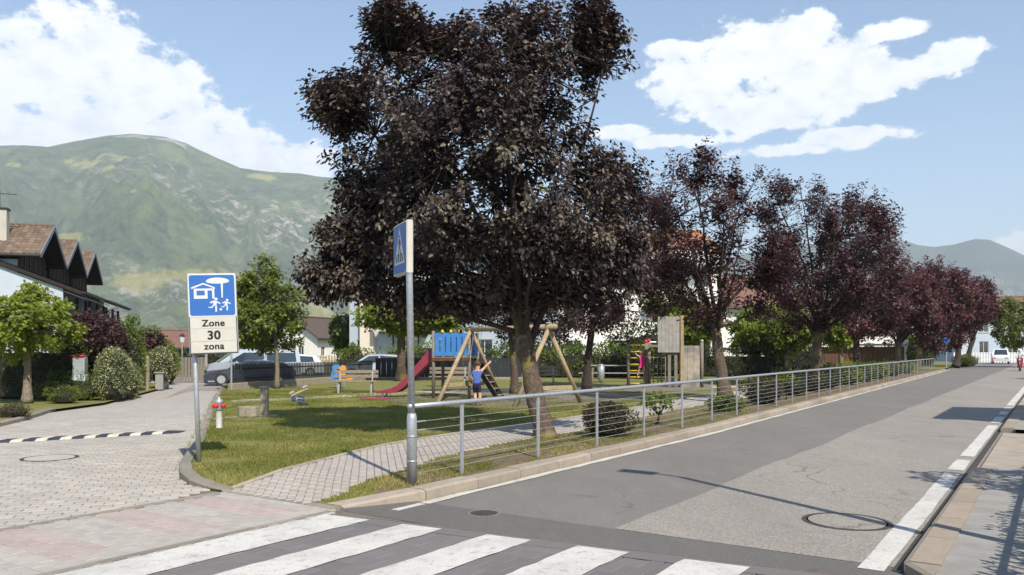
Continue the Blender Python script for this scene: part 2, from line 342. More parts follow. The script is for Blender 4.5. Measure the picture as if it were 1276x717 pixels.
M['log'] = mat('log_wood', (0.34, 0.26, 0.155), 0.85, 0.25, 9, 0.5, 30, stops=[((0.22, 0.185, 0.14), 3, 0.52, 0.75)])
M['post_grey'] = mat('weathered_post', (0.19, 0.17, 0.14), 0.9, 0.25, 10, 0.5, 40)
M['plank'] = mat('bench_plank', (0.23, 0.19, 0.14), 0.85, 0.25, 9, 0.4, 40)
M['board_grey'] = mat('weathered_board', (0.3, 0.29, 0.275), 0.85, 0.2, 5, 0.3, 40, stops=[((0.23, 0.225, 0.22), 2.0, 0.5, 0.75)])
M['red'] = mat('red_plastic', (0.25, 0.035, 0.06), 0.45, 0.12, 6)
M['red_bright'] = mat('red_paint', (0.55, 0.03, 0.03), 0.45, 0.12, 6)
M['blue'] = mat('blue_panel', (0.05, 0.2, 0.5), 0.5, 0.12, 6)
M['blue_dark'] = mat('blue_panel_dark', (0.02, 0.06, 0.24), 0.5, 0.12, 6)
M['yellow'] = mat('yellow_paint', (0.62, 0.41, 0.03), 0.5, 0.12, 6)
M['orange'] = mat('orange_plastic', (0.65, 0.25, 0.02), 0.45, 0.1, 6)
M['rubber'] = mat('black_rubber', (0.02, 0.02, 0.022), 0.75, 0.2, 10)
M['bump_dark'] = mat('bump_dark', (0.03, 0.034, 0.048), 0.75, 0.3, 10, stops=[((0.09, 0.085, 0.08), 6, 0.55, 0.8)])
M['bump_white'] = mat('bump_white', (0.5, 0.47, 0.4), 0.75, 0.2, 10, stops=[((0.2, 0.19, 0.17), 6, 0.58, 0.8)])
M['stone'] = mat('fountain_stone', (0.27, 0.235, 0.18), 0.9, 0.25, 12, 0.6, 50)
M['white_wall'] = mat('white_render', (0.72, 0.71, 0.68), 0.9, 0.06, 1.2, 0.1, 40)
M['cool_wall'] = mat('shade_tinted_render', (0.42, 0.48, 0.55), 0.9, 0.06, 1.2, 0.1, 40)  # pale render with the bluish grey of shade mixed into its colour
M['cream_wall'] = mat('cream_render', (0.7, 0.62, 0.52), 0.9, 0.06, 1.2, 0.1, 40)
M['beige'] = mat('chimney_render', (0.45, 0.42, 0.36), 0.9, 0.12, 3, 0.2, 40)
M['tile'] = piece_mat('roof_tile', (0.16, 0.115, 0.085), 0.3, 0.85, (0.09, 0.075, 0.065))
M['tile_dark'] = mat('dark_roof', (0.085, 0.065, 0.055), 0.9, 0.3, 5, 0.5, 12)
M['tile_red'] = mat('red_roof', (0.17, 0.09, 0.07), 0.9, 0.25, 5, 0.5, 12)
M['terracotta'] = mat('terracotta_roof', (0.3, 0.13, 0.07), 0.9, 0.25, 3, 0.5, 12)
M['dark_wood'] = mat('dark_timber', (0.022, 0.016, 0.013), 0.85, 0.35, 6, 0.4, 30)
M['brown_wood'] = mat('brown_timber', (0.11, 0.055, 0.03), 0.85, 0.3, 6, 0.4, 30)
M['barge'] = mat('barge_board', (0.18, 0.19, 0.21), 0.6, 0.12, 6)
M['glass'] = glass('window_glass'); M['frame'] = mat('window_frame', (0.55, 0.55, 0.53), 0.6, 0.05, 5)
M['shutter'] = mat('shutter', (0.12, 0.13, 0.15), 0.7, 0.15, 6)
M['car_dark'] = mat('dark_car_paint', (0.012, 0.018, 0.045), 0.25, 0.05, 2, spec=0.6, coat=0.8)
M['car_silver'] = mat('silver_car_paint', (0.42, 0.47, 0.54), 0.3, 0.05, 2, spec=0.6, metal=0.3, coat=0.6)
M['car_white'] = mat('white_car_paint', (0.68, 0.69, 0.7), 0.3, 0.05, 2, spec=0.5, coat=0.5)
M['lamp_glass'] = mat('lamp_glass', (0.6, 0.6, 0.6), 0.15, 0.05, 3, spec=0.8)
M['iron'] = mat('cast_iron', (0.07, 0.065, 0.06), 0.7, 0.3, 20, 0.4, 70, metal=0.3)
M['pole_dark'] = mat('dark_painted_metal', (0.02, 0.024, 0.03), 0.6, 0.15, 10)
M['picket'] = mat('light_paling', (0.3, 0.255, 0.17), 0.9, 0.2, 8)
M['skin'] = mat('skin', (0.55, 0.33, 0.23), 0.6, 0.05, 8); M['hair_brown'] = mat('brown_hair', (0.085, 0.05, 0.03), 0.7, 0.3, 40); M['hair_blond'] = mat('blond_hair', (0.5, 0.33, 0.15), 0.7, 0.2, 40)
M['cloth_blue'] = mat('blue_shirt', (0.07, 0.13, 0.42), 0.85, 0.12, 15); M['cloth_navy'] = mat('navy_shorts', (0.015, 0.02, 0.05), 0.85, 0.15, 15)
M['cloth_pink'] = mat('pink_dress', (0.6, 0.04, 0.2), 0.85, 0.12, 15); M['cloth_white'] = mat('white_shirt', (0.66, 0.66, 0.64), 0.85, 0.08, 15); M['shoe'] = mat('shoe', (0.5, 0.12, 0.12), 0.7, 0.1, 10)
M['plum'] = leaf_mat('plum_leaf', (0.016, 0.009, 0.014), (0.046, 0.033, 0.034), (0.165, 0.142, 0.1), (0.1, 0.03, 0.035), 0.1, 0.5, 0.25)
M['plum_red'] = leaf_mat('plum_leaf_red', (0.022, 0.009, 0.014), (0.055, 0.024, 0.027), (0.13, 0.08, 0.055), (0.16, 0.03, 0.04), 0.15, 0.5, 0.25)
M['plum_far'] = leaf_mat('plum_leaf_far', (0.03, 0.011, 0.016), (0.085, 0.033, 0.036), (0.18, 0.095, 0.07), (0.2, 0.04, 0.05), 0.2, 0.5, 0.25)
M['green'] = leaf_mat('green_leaf', (0.045, 0.07, 0.012), (0.095, 0.135, 0.022), (0.2, 0.225, 0.045), (0.26, 0.34, 0.03), 0.3, 0.5, 0.25)
M['green_light'] = leaf_mat('light_green_leaf', (0.08, 0.12, 0.016), (0.17, 0.22, 0.032), (0.3, 0.33, 0.065), (0.4, 0.48, 0.04), 0.35, 0.5, 0.25)
M['green_dark'] = leaf_mat('dark_green_leaf', (0.012, 0.026, 0.01), (0.025, 0.045, 0.014), (0.06, 0.08, 0.025), (0.05, 0.1, 0.02), 0.15)
M['variegated'] = leaf_mat('variegated_leaf', (0.04, 0.065, 0.016), (0.12, 0.16, 0.045), (0.75, 0.71, 0.46), (0.3, 0.35, 0.12), 0.25)
M['bush_brown'] = leaf_mat('brown_green_leaf', (0.03, 0.03, 0.012), (0.065, 0.06, 0.025), (0.14, 0.11, 0.055), (0.08, 0.08, 0.03), 0.15)
M['grass_blade'] = leaf_mat('grass_blade', (0.12, 0.135, 0.025), (0.2, 0.205, 0.05), (0.38, 0.32, 0.13), (0.3, 0.34, 0.06), 0.3, 0.7, 0.15)
M['flower'] = leaf_mat('flower_petal', (0.2, 0.03, 0.06), (0.35, 0.05, 0.1), (0.5, 0.12, 0.18), (0.4, 0.08, 0.1), 0.2)

# ------------------------------------------------------------------ setting: ground, road, pavings
g = MB(); g.lathe((0, 2500, -0.08), [(9500, -0.5), (9500, 0)], 64); struct('ground', g, M['earth'])

def road_strip(name, tlist, s0, s1, z, m, parent=None):
    mb = MB()
    for a, b in zip(tlist[:-1], tlist[1:]):
        mb.quad(RD(a, s0(a), z), RD(a, s1(a), z), RD(b, s1(b), z), RD(b, s0(b), z))
    b_ = mb.build(name, m, parent)
    if parent is None: b_['kind'] = 'structure'
    return b_
T_LONG = [-6, 6.3, 16, 30, 50, 70, 90, 120, 160]
kf = lambda t: -6.06 + drift(t)                      # foot of the left kerb
road_strip('road', T_LONG, lambda t: kf(t) - 0.02 if t < 76 else kf(t) - 8, lambda t: -0.95, 0.0, M['asphalt_new'])
wrng = random.Random(4); WOB = [wrng.uniform(-0.022, 0.022) for _ in range(400)]
def wob(t): return -3.6 + WOB[int(t * 2.5) % 400] + 0.03 * math.sin(t * 0.9) - 0.004 * max(0, t - 14)
road_strip('old_road_surface', [7.05 + 0.4 * k for k in range(60)] + [32, 38, 45, 60, 90, 150], wob, lambda t: -0.96, 0.004, M['asphalt_old'])
road_strip('asphalt_band', [6.15, 6.6, 7.02], lambda t: -6.9, lambda t: -0.97, 0.006, M['asphalt_band'])
# verge joint between the raised crossing and the asphalt
zend = lambda s: 6.0 + 0.11 * (s + 6.0)
mb = MB(); mb.quad(RD(zend(-5.9) - 0.03, -5.9, 0.0225), RD(zend(-5.9) + 0.05, -5.9, 0.009), RD(zend(-1.0) + 0.05, -1.0, 0.009), RD(zend(-1.0) - 0.03, -1.0, 0.0225)); struct('crossing_edge_strip', mb, mat('rusty_edge', (0.17, 0.115, 0.085), 0.9, 0.35, 12))

def rnd_attr(me, val=None):
    at = me.attributes.new('rnd', 'FLOAT', 'POINT')
    n = len(me.vertices); at.data.foreach_set('value', np.zeros(n, np.float32) if val is None else np.asarray(val, np.float32))
def paver_set(parent, name, cells, ang_, size, z, m, limit=300, gap=0.009, h=0.05, rngs=1, zfun=None):
    """cells = [(x, y, material_key or None)], nearest first as objects of one shared mesh, the rest as one stuff part"""
    rng = random.Random(rngs)
    cells = sorted(cells, key=lambda c: (not (-10 < CX + F * c[0] / max(c[1], 0.1) < 1286 and HY + H * F / max(c[1], 0.1) < 725), c[0] ** 2 + c[1] ** 2))
    by = {}
    L, W = size
    def shape():
        b = MB(); x, y, c = L / 2 - gap / 2, W / 2 - gap / 2, 0.006
        pts = [(-x, -y, -h), (x, -y, -h), (x, y, -h), (-x, y, -h), (-x, -y, -c), (x, -y, -c), (x, y, -c), (-x, y, -c), (-x + c, -y + c, 0), (x - c, -y + c, 0), (x - c, y - c, 0), (-x + c, y - c, 0)]
        fs = [(8, 9, 10, 11)] + [(a, (a - 4 + 1) % 4 + 4, (a - 4 + 1) % 4 + 8, a + 4) for a in (4, 5, 6, 7)] + [(a, (a + 1) % 4, (a + 1) % 4 + 4, a + 4) for a in range(4)]
        return pts, fs
    pts, fs = shape(); protos = {}
    count = 0
    rest = {}
    ca, sa = math.cos(ang_), math.sin(ang_)
    for x, y, mk in cells:
        zz = (z if zfun is None else zfun(x, y)) + rng.uniform(-0.0018, 0.0018)
        if count < limit:
            if mk not in protos:
                me = bpy.data.meshes.new(name); me.from_pydata(pts, [], fs); me.update(); rnd_attr(me); me.materials.append(M[mk]); protos[mk] = me
            o = bpy.data.objects.new(name, protos[mk]); col.objects.link(o); o.parent = parent
            o.location = (x, y, zz); o.rotation_euler = (rng.uniform(-0.004, 0.004), rng.uniform(-0.004, 0.004), ang_ + rng.uniform(-0.01, 0.01)); count += 1
        else: rest.setdefault(mk, []).append((x, y, zz))
    for mk, cs in rest.items():
        C = np.array(cs); base = np.array(pts); rot = base.copy(); rot[:, 0] = base[:, 0] * ca - base[:, 1] * sa; rot[:, 1] = base[:, 0] * sa + base[:, 1] * ca
        V = (C[:, None, :] + rot[None]).reshape(-1, 3); Fq = (np.arange(len(C))[:, None, None] * len(pts) + np.array(fs)[None]).reshape(-1, 4)
        rv = np.repeat(np.random.RandomState(3).rand(len(C)), len(pts))
        o = np_mesh(name + 's_beyond', V, Fq, M[mk], parent, rv); o['kind'] = 'stuff'

# side street: bedding sheet, near pavers built, far ones in the material
def s_left(t): return interp(t, [5, 21, 23.7, 27.2, 33.2, 41.3, 60], [-8.2, -5.3, -4.95, -4.6, -4.0, -3.5, -3.0])
far_pave = bpy.data.materials.new('far_paving'); far_pave.use_nodes = True
nt = far_pave.node_tree; bb = nt.nodes['Principled BSDF']; bb.inputs['Roughness'].default_value = 0.85
gg = nt.nodes.new('ShaderNodeNewGeometry'); mpn = nt.nodes.new('ShaderNodeMapping'); mpn.inputs['Rotation'].default_value = (0, 0, -R(18.7)); nt.links.new(gg.outputs['Position'], mpn.inputs[0])
br = nt.nodes.new('ShaderNodeTexBrick'); nt.links.new(mpn.outputs[0], br.inputs['Vector']); br.inputs['Scale'].default_value = 1.0; br.inputs['Brick Width'].default_value = 0.22; br.inputs['Row Height'].default_value = 0.16; br.inputs['Mortar Size'].default_value = 0.006
br.inputs['Color1'].default_value = (0.33, 0.31, 0.28, 1); br.inputs['Color2'].default_value = (0.39, 0.365, 0.33, 1); br.inputs['Mortar'].default_value = (0.2, 0.18, 0.155, 1)
nz = nt.nodes.new('ShaderNodeTexNoise'); nz.inputs['Scale'].default_value = 0.8; nz.inputs['Detail'].default_value = 6; nt.links.new(gg.outputs['Position'], nz.inputs['Vector'])
mp_ = nt.nodes.new('ShaderNodeMapRange'); mp_.inputs[1].default_value = 0.45; mp_.inputs[2].default_value = 0.75; mp_.inputs[4].default_value = 0.5; nt.links.new(nz.outputs[0], mp_.inputs[0])
mx_ = nt.nodes.new('ShaderNodeMix'); mx_.data_type = 'RGBA'; nt.links.new(mp_.outputs[0], mx_.inputs[0]); nt.links.new(br.outputs[0], mx_.inputs[6]); mx_.inputs[7].default_value = (0.3, 0.27, 0.235, 1); nt.links.new(mx_.outputs[2], bb.inputs['Base Color'])
street = empty('side_street', (0, 0, 0), kind='structure')
mb = MB(); ts_ = [2, 8, 14, 20, 22.6]
bed = MB(); bed.add([tuple(ST(t, 1.6 if t < 11 else -0.5, 0.003)) for t in ts_] + [tuple(ST(t, s_left(t) - 0.2, 0.003)) for t in ts_[::-1]], [tuple(range(10))]); bed.build('bedding', M['joint'], street)
mb.add([tuple(ST(t, -0.72, 0.018)) for t in (22.6, 30, 44)] + [tuple(ST(58, 2, 0.018)), tuple(ST(58, s_left(58) - 9, 0.018)), tuple(ST(46, s_left(46) - 8, 0.018))] + [tuple(ST(t, s_left(t) - 0.2, 0.018)) for t in (43, 36, 30, 22.6)], [tuple(range(10))])
mb.build('far_paving', far_pave, street)
STREET_KERB = [P(285, 476, 0), P(280, 478.5, 0), P(272, 490, 0), P(262, 510, 0), P(252, 535, 0), P(243, 556, 0), P(231, 575, 0), P(223, 588, 0), P(224, 598, 0), P(236, 606, 0), P(258, 611, 0), P(284, 614.5, 0)]
_k = sorted(road_ts(q.x, q.y) for q in STREET_KERB)
def street_edge(rt): return interp(rt, [q[0] for q in _k], [q[1] for q in _k]) + 0.12
cells = []
row = 0; t = 3.0
while t < 22.6:
    s = -8.6 + (0.11 if row % 2 else 0)
    while s < 1.6:
        p = ST(t, s); rt, rs = road_ts(p.x, p.y)
        u = CX + F * p.x / max(p.y, 0.1)
        if rs < -8.24 and s > s_left(t) - 0.15 and u > -700 and p.y > 2 and not (rt > 5.6 and rs > street_edge(rt)):
            # the mouth curves out on the lawn side
            cells.append((p.x, p.y, 'paver'))
        s += 0.22
    t += 0.16; row += 1
paver_set(street, 'paver', cells, -A_ST, (0.22, 0.16), 0.02, M['paver'], 300, gap=0.0075)
# asphalt patch at the far bend
mb = MB(); mb.add([tuple(P(*q, 0.024)) for q in ((205, 496.5), (236, 487.5), (276, 487), (283, 478.5), (262, 476.5), (240, 480))], [tuple(range(6))]); struct('asphalt_patch', mb, M['asphalt_old'])

def stone(a0, a1, b0, b1, z0, z1a, z1b, ch=0.02):
    """kerb stone: front bottom edge a0-a1, back edge b0-b1"""
    mb = MB(); a0, a1, b0, b1 = Vector(a0), Vector(a1), Vector(b0), Vector(b1)
    def up(p, z): return Vector((p.x, p.y, z))
    ia0, ia1 = a0.lerp(b0, 0.16), a1.lerp(b1, 0.16)
    V = [up(a0, z0), up(a1, z0), up(b1, z0), up(b0, z0), up(a0, max(z0, z1a - ch)), up(a1, max(z0, z1b - ch)), up(b1, z1b), up(b0, z1a), up(ia0, z1a), up(ia1, z1b)]
    mb.add(V, [(0, 1, 5, 4), (4, 5, 9, 8), (8, 9, 6, 7), (2, 3, 7, 6), (0, 4, 8, 7, 3), (1, 2, 6, 9, 5)]); return mb
# raised footway across the mouth: grey pavers with pink bars
apron = empty('footway_crossing', (0, 0, 0), kind='structure')
mb = MB(); mb.quad(RD(-2, -8.36, 0.005), RD(6.25, -8.36, 0.005), RD(6.25, -6.36, 0.005), RD(-2, -6.36, 0.005)); mb.build('bedding', M['joint'], apron)
cells = []; k = 0; t = 1.0
while t < 6.1:
    s = -8.24 + (0.12 if k % 2 else 0)
    while s < -6.4:
        p = RD(t, s); u = CX + F * p.x / p.y
        ph = (t - 3.4 + 9.7) % 0.97
        pk = 'pink' if ph < 0.48 and -8.3 < s < -6.75 else 'apron'
        if u > -700 and p.y > 0.5: cells.append((p.x, p.y, pk))
        s += 0.24
    t += 0.12; k += 1
paver_set(apron, 'footway_paver', cells, -A_ROAD, (0.24, 0.12), 0.028, M['apron'], 300, gap=0.006)
for s_a, s_b, hh in ((-8.42, -8.3, 0.031), (-6.47, -6.37, 0.031)):
    t = 1.0
    while t < 6.0:
        stone(RD(t + 0.003, s_a), RD(t + 0.497, s_a), RD(t + 0.003, s_b), RD(t + 0.497, s_b), -0.02, hh, hh, 0.003).build('edging_stone', M['kerb_old'], apron); t += 0.5
# zebra crossing on dark pavers
zc = empty('crosswalk', (0, 0, 0), kind='structure')
mb = MB(); mb.quad(RD(-2, -6.36, 0.006), RD(zend(-6.36) - 0.02, -6.36, 0.006), RD(zend(-1.0) - 0.02, -1.0, 0.006), RD(-2, -1.0, 0.006)); mb.build('bedding', M['joint_dark'], zc)
stripes = [(-6.36, -5.78), (-5.36, -4.9), (-4.42, -3.95), (-3.5, -3.02), (-2.55, -2.03)]
cells = []; t = 2.6; k = 0
while t < 6.6:
    s = -6.24 + (0.12 if k % 2 else 0)
    while s < -1.1:
        p = RD(t, s); v = HY + 1000 * H / p.y
        if t + 0.12 < zend(s) and v < 760 and p.y > 1: cells.append((p.x, p.y, 'zebra_base'))
        s += 0.24
    t += 0.24; k += 1
paver_set(zc, 'crossing_slab', cells, -A_ROAD, (0.24, 0.24), 0.018, M['zebra_base'], 300, gap=0.007)
mb = MB(); mb.quad(RD(zend(-6.36) - 0.27, -6.36, 0.0215), RD(zend(-6.36) - 0.03, -6.36, 0.0215), RD(zend(-1.0) - 0.03, -1.0, 0.0215), RD(zend(-1.0) - 0.27, -1.0, 0.0215)); o = mb.build('end_course', M['zebra_base'], zc)
for a, b in stripes:
    mb = MB(); n = 24; rg = random.Random(int(a * -100)); e0 = [zend(a) - 0.1, zend(b) - 0.1]
    L_, R_ = [], []
    for i in range(n + 1):
        f = i / n; t0 = 2.0 + (e0[0] - 2.0) * f; t1 = 2.0 + (e0[1] - 2.0) * f
        L_.append(RD(t0, a + rg.uniform(-0.012, 0.012), 0.0245)); R_.append(RD(t1, b + rg.uniform(-0.012, 0.012), 0.0245))
    for i in range(n): mb.quad(L_[i], L_[i + 1], R_[i + 1], R_[i])
    mb.build('painted_stripe', M['paint'], zc)

# road lines
def line(name, segs, s0, s1, m, z=0.009, jit=0.012):
    par = empty(name, (0, 0, 0), kind='structure')
    for i, (a, b) in enumerate(segs):
        mb = MB(); n = max(2, int((b - a) / 0.35)); n = min(n, 60); rg = random.Random(i + 7); Ls, Rs = [], []
        for q in range(n + 1):
            t = a + (b - a) * q / n; Ls.append(RD(t, s0(t) + rg.uniform(-jit, jit), z)); Rs.append(RD(t, s1(t) + rg.uniform(-jit, jit), z))
        for q in range(n): mb.quad(Ls[q], Ls[q + 1], Rs[q + 1], Rs[q])
        mb.build('line_dash', m, par)
line('edge_line_by_kerb', [(6.5, 6.95), (6.98, 30), (30.01, 78)], lambda t: kf(t) + 0.05, lambda t: kf(t) + 0.17, M['paint_worn'], 0.008, 0.018)
line('edge_line_by_footway', [(6.85, 12.85), (13.2, 14.5), (15.0, 21.5), (22.2, 24.3), (25.2, 26.5), (27.4, 28.6), (29.4, 60), (60.1, 120)], lambda t: -1.32, lambda t: -1.12, M['paint'], 0.0105, 0.008)

# kerbs
kerb = empty('road_kerb', (0, 0, 0), kind='structure')
def kb(t): return kf(t) - 0.26
t = 7.15; rg = random.Random(2)
o = stone(RD(6.25, kf(6.3) - 0.42), RD(7.13, kf(7)), RD(6.25, -6.75), RD(7.13, kb(7)), -0.03, 0.035, 0.125).build('kerb_stone', M['kerb'], kerb)
while t < 75:
    L = 0.98 + rg.uniform(-0.02, 0.02)
    dz = rg.uniform(-0.004, 0.004)
    stone(RD(t, kf(t)), RD(t + L, kf(t + L)), RD(t, kb(t)), RD(t + L, kb(t + L)), -0.03, 0.125 + dz, 0.125 + dz).build('kerb_stone', M['kerb'], kerb)
    t += L + 0.014
mb = MB(); mb.quad(RD(7.2, kf(7) - 0.03, 0.05), RD(75, kf(75) - 0.03, 0.05), RD(75, kb(75), 0.05), RD(7.2, kb(7), 0.05)); mb.build('mortar', M['sidewalk'], kerb)

def kerb_path(parent, pts, w, z, m, L=0.6, zfun=None):
    """stones along a polyline; the stone lies to the right of the direction of travel"""
    pts = [Vector((p[0], p[1], 0)) for p in pts]
    # resample
    out = [pts[0]]; acc = 0.0
    for a, b in zip(pts[:-1], pts[1:]):
        d = (b - a).length; n = max(1, round(d / L))
        for k in range(1, n + 1): out.append(a.lerp(b, k / n))
    nrm = []
    for i in range(len(out)):
        d = (out[min(i + 1, len(out) - 1)] - out[max(i - 1, 0)]).normalized(); nrm.append(Vector((d.y, -d.x, 0)))
    for i in range(len(out) - 1):
        a, b = out[i], out[i + 1]; g_ = (b - a).normalized() * 0.006
        za, zb = (z, z) if zfun is None else (zfun(i / (len(out) - 1)), zfun((i + 1) / (len(out) - 1)))
        stone(a + g_, b - g_, a + nrm[i] * w + g_, b + nrm[i + 1] * w - g_, -0.03, za, zb, 0.02).build('kerb_stone', m, parent)

lk = empty('lawn_kerb', (0, 0, 0), kind='structure')
kerb_path(lk, STREET_KERB[::-1], 0.16, 0.13, M['kerb_old'], 0.7, lambda f: 0.035 + 0.1 * min(1, f / 0.06))
lk2 = empty('garden_kerb', (0, 0, 0), kind='structure')
kerb_path(lk2, [P(-60, 548, 0), P(-20, 538, 0), P(28, 526.5, 0), P(52, 519, 0), P(60, 516, 0), P(70, 513.5, 0)][::1], -0.16, 0.12, M['kerb_old'], 0.7)

# lawn: rows across the road frame between the street kerb and the road kerb
KT = [road_ts(p.x, p.y) for p in STREET_KERB]; KT = sorted(KT)
kt_t, kt_s = [q[0] for q in KT], [q[1] for q in KT]
def lawn_left(t):
    if t > kt_t[-1]: return kt_s[-1] - (t - kt_t[-1]) * 1.1
    return interp(t, kt_t, kt_s) + 0.06
def gz(t): f = min(1, max(0, (t - 6.1) / 1.3)); return 0.03 + 0.09 * f * f * (3 - 2 * f)
lt = [6.12, 6.2, 6.3, 6.45, 6.6, 6.8, 7.1, 7.5, 8, 9, 10.5, 12, 14, 17, 20, 23, 26, 30, 36, 44, 55, 66, 75]
V, Fc = [], []
NS = 24
for t in lt:
    a, b = lawn_left(t), (kb(t) + 0.03 if t > 7 else interp(t, [6.12, 7.0], [-6.7, kb(7) + 0.03]))
    for k in range(NS + 1):
        f = k / NS; f = f ** 0.6 if False else f; s = a + (b - a) * f
        V.append(tuple(RD(t, s, gz(t))))
for i in range(len(lt) - 1):
    for k in range(NS): q = i * (NS + 1) + k; Fc.append((q, q + 1, q + NS + 2, q + NS + 1))
mb = MB(); mb.add(V, Fc); struct('lawn', mb, M['lawn'])
mb = MB(); mb.quad(RD(75, kb(75), 0.12), RD(125, kb(75) - 2, 0.12), RD(125, -70, 0.12), RD(75, -90, 0.12)); struct('far_lawn', mb, M['lawn'])
# footpath of slabs
pn = lambda t: interp(t, [6.1, 7.2, 9.5, 12, 14, 20, 25, 40, 75], [-6.85, -7.1, -7.75, -8.05, -8.0, -8.55, -8.75, -9.0, -9.9])
pf = lambda t: interp(t, [6.1, 7.85, 9.9, 11.7, 16.4, 20, 28, 40, 75], [-8.3, -8.75, -9.4, -9.55, -9.5, -9.7, -10.3, -10.4, -11.4])
path = empty('footpath', (0, 0, 0), kind='structure')
pt = [6.18, 6.4, 6.7, 7, 7.5, 8, 9, 10, 11, 12, 13, 14, 16, 18, 20, 24, 28, 34, 40, 50, 60, 75]
mb = MB()
for a, b in zip(pt[:-1], pt[1:]): mb.quad(RD(a, pf(a), gz(a) + 0.006), RD(a, pn(a), gz(a) + 0.006), RD(b, pn(b), gz(b) + 0.006), RD(b, pf(b), gz(b) + 0.006))
mb.build('bedding', M['joint'], path)
PB = R(-10.0); pe, pq = (math.sin(PB), math.cos(PB)), (math.cos(PB), -math.sin(PB))
cells = []; k = 0; q_ = -6.0
while q_ < 30:
    w_ = 4.0 + (0.1 if k % 2 else 0)
    while w_ < 52:
        x_, y_ = w_ * pe[0] + q_ * pq[0], w_ * pe[1] + q_ * pq[1]; rt, rs = road_ts(x_, y_)
        if 6.12 < rt < 42 and pf(rt) - 0.02 < rs < pn(rt) + 0.02: cells.append((x_, y_, 'slab'))
        w_ += 0.2
    q_ += 0.1; k += 1
paver_set(path, 'path_paver', cells, -PB + R(90), (0.2, 0.1), 0.0, M['slab'], 300, gap=0.0055, zfun=lambda x, y: gz(road_ts(x, y)[0]) + 0.02)
mb = MB()
for a, b in zip(pt[18:-1], pt[19:]): mb.quad(RD(a, pf(a), gz(a) + 0.02), RD(a, pn(a), gz(a) + 0.02), RD(b, pn(b), gz(b) + 0.02), RD(b, pf(b), gz(b) + 0.02))
mb.build('far_paving', M['slab'], path)
# edging stones beside the path on the lawn side and along the footway end
edg = empty('path_edging', (0, 0, 0), kind='structure')
t = 6.2
while t < 30:
    a, b = t, t + 0.98
    q = [RD(a, pf(a) - 0.005), RD(b, pf(b) - 0.005), RD(a, pf(a) - 0.07), RD(b, pf(b) - 0.07)]
    stone(q[0], q[1], q[2], q[3], 0.0, gz(a) + 0.038, gz(b) + 0.038, 0.008).build('edging_stone', M['kerb'], edg); t += 1.0
s = -8.4
while s < -6.5:
    q = [RD(6.08, s), RD(6.08, s + 0.48), RD(6.17, s), RD(6.17, s + 0.48)]
    stone(q[0], q[1], q[2], q[3], -0.02, 0.045, 0.045, 0.01).build('edging_stone', M['kerb_old'], edg); s += 0.49
# planting strip
mb = MB()
for a, b in zip(pt[2:-1], pt[3:]):
    n_ = lambda t_: pn(t_) + 0.03 if t_ > 8 else pn(t_) + 0.35 * (8 - t_) + 0.03
    mb.quad(RD(a, min(n_(a), kb(a) - .02), gz(a) + 0.004), RD(a, kb(a) + 0.02, gz(a) + 0.004), RD(b, kb(b) + 0.02, gz(b) + 0.004), RD(b, min(n_(b), kb(b) - .02), gz(b) + 0.004))
struct('planting_strip', mb, M['soil'])
# gravel and play surfaces in the park
mb = sheet([P(*q, .12) for q in ((288, 502), (288, 499), (400, 494), (470, 489.5), (600, 486), (760, 482), (900, 481), (1010, 478), (1010, 480.5), (900, 484), (760, 486), (600, 491), (470, 493.5), (400, 497))], 0.126); struct('gravel_path', mb, M['gravel'])
mb = sheet([P(*q, .12) for q in ((262, 521.5), (306, 517.5), (306, 519.5), (266, 524))], 0.126); struct('gravel_strip', mb, M['gravel'])
mb = sheet([P(*q, .12) for q in ((458, 497), (520, 490.5), (640, 488), (760, 490), (800, 497), (740, 505), (640, 510), (520, 505))], 0.129); struct('play_surface', mb, M['play_ground'])
mb = sheet([P(*q, .12) for q in ((770, 480.5), (880, 478), (890, 486), (780, 490))], 0.131); struct('climbing_surface', mb, M['play_ground'])
mb = sheet([P(*q, .1) for q in ((-260, 552), (-60, 536), (28, 519), (62, 511), (130, 502), (200, 484), (206, 478), (100, 474), (-420, 480))], 0.1); struct('garden_lawn', mb, M['lawn'])

# right footway with its kerb
mb = MB(); mb.quad(RD(-6, -0.74, 0.1), RD(13.2, -0.74, 0.1), RD(13.2, 4, 0.1), RD(-6, 4, 0.1)); mb.quad(RD(19.6, -0.74, 0.1), RD(130, -0.74, 0.1), RD(130, 4, 0.1), RD(19.6, 4, 0.1)); struct('footway', mb, M['sidewalk'])
mb = MB(); mb.quad(RD(13.2, -0.93, 0.02), RD(19.6, -0.93, 0.02), RD(19.6, 8, 0.06), RD(13.2, 8, 0.06)); struct('driveway', mb, mat('driveway_concrete', (0.31, 0.27, 0.22), 0.9, 0.2, 3, 0.3, 40))
fk = empty('footway_kerb', (0, 0, 0), kind='structure'); t = 6.9
stone(RD(6.35, -0.55), RD(6.86, -0.98), RD(6.35, -0.35), RD(6.86, -0.72), -0.03, 0.06, 0.11).build('kerb_stone', M['kerb'], fk)
while t < 90:
    L = 0.98
    if 12.4 < t < 19.2: t += L + 0.01; continue
    stone(RD(t, -0.99), RD(t + L, -0.99), RD(t, -0.73), RD(t + L, -0.73), -0.03, 0.112, 0.112).build('kerb_stone', M['kerb'], fk); t += L + 0.012
mb = MB(); mb.quad(RD(6.9, -1.08, 0.012), RD(90, -1.08, 0.012), RD(90, -0.985, 0.012), RD(6.9, -0.985, 0.012)); struct('gutter', mb, M['joint_dark'])  # dark strip along the kerb foot: the kerb's shade put down as colour

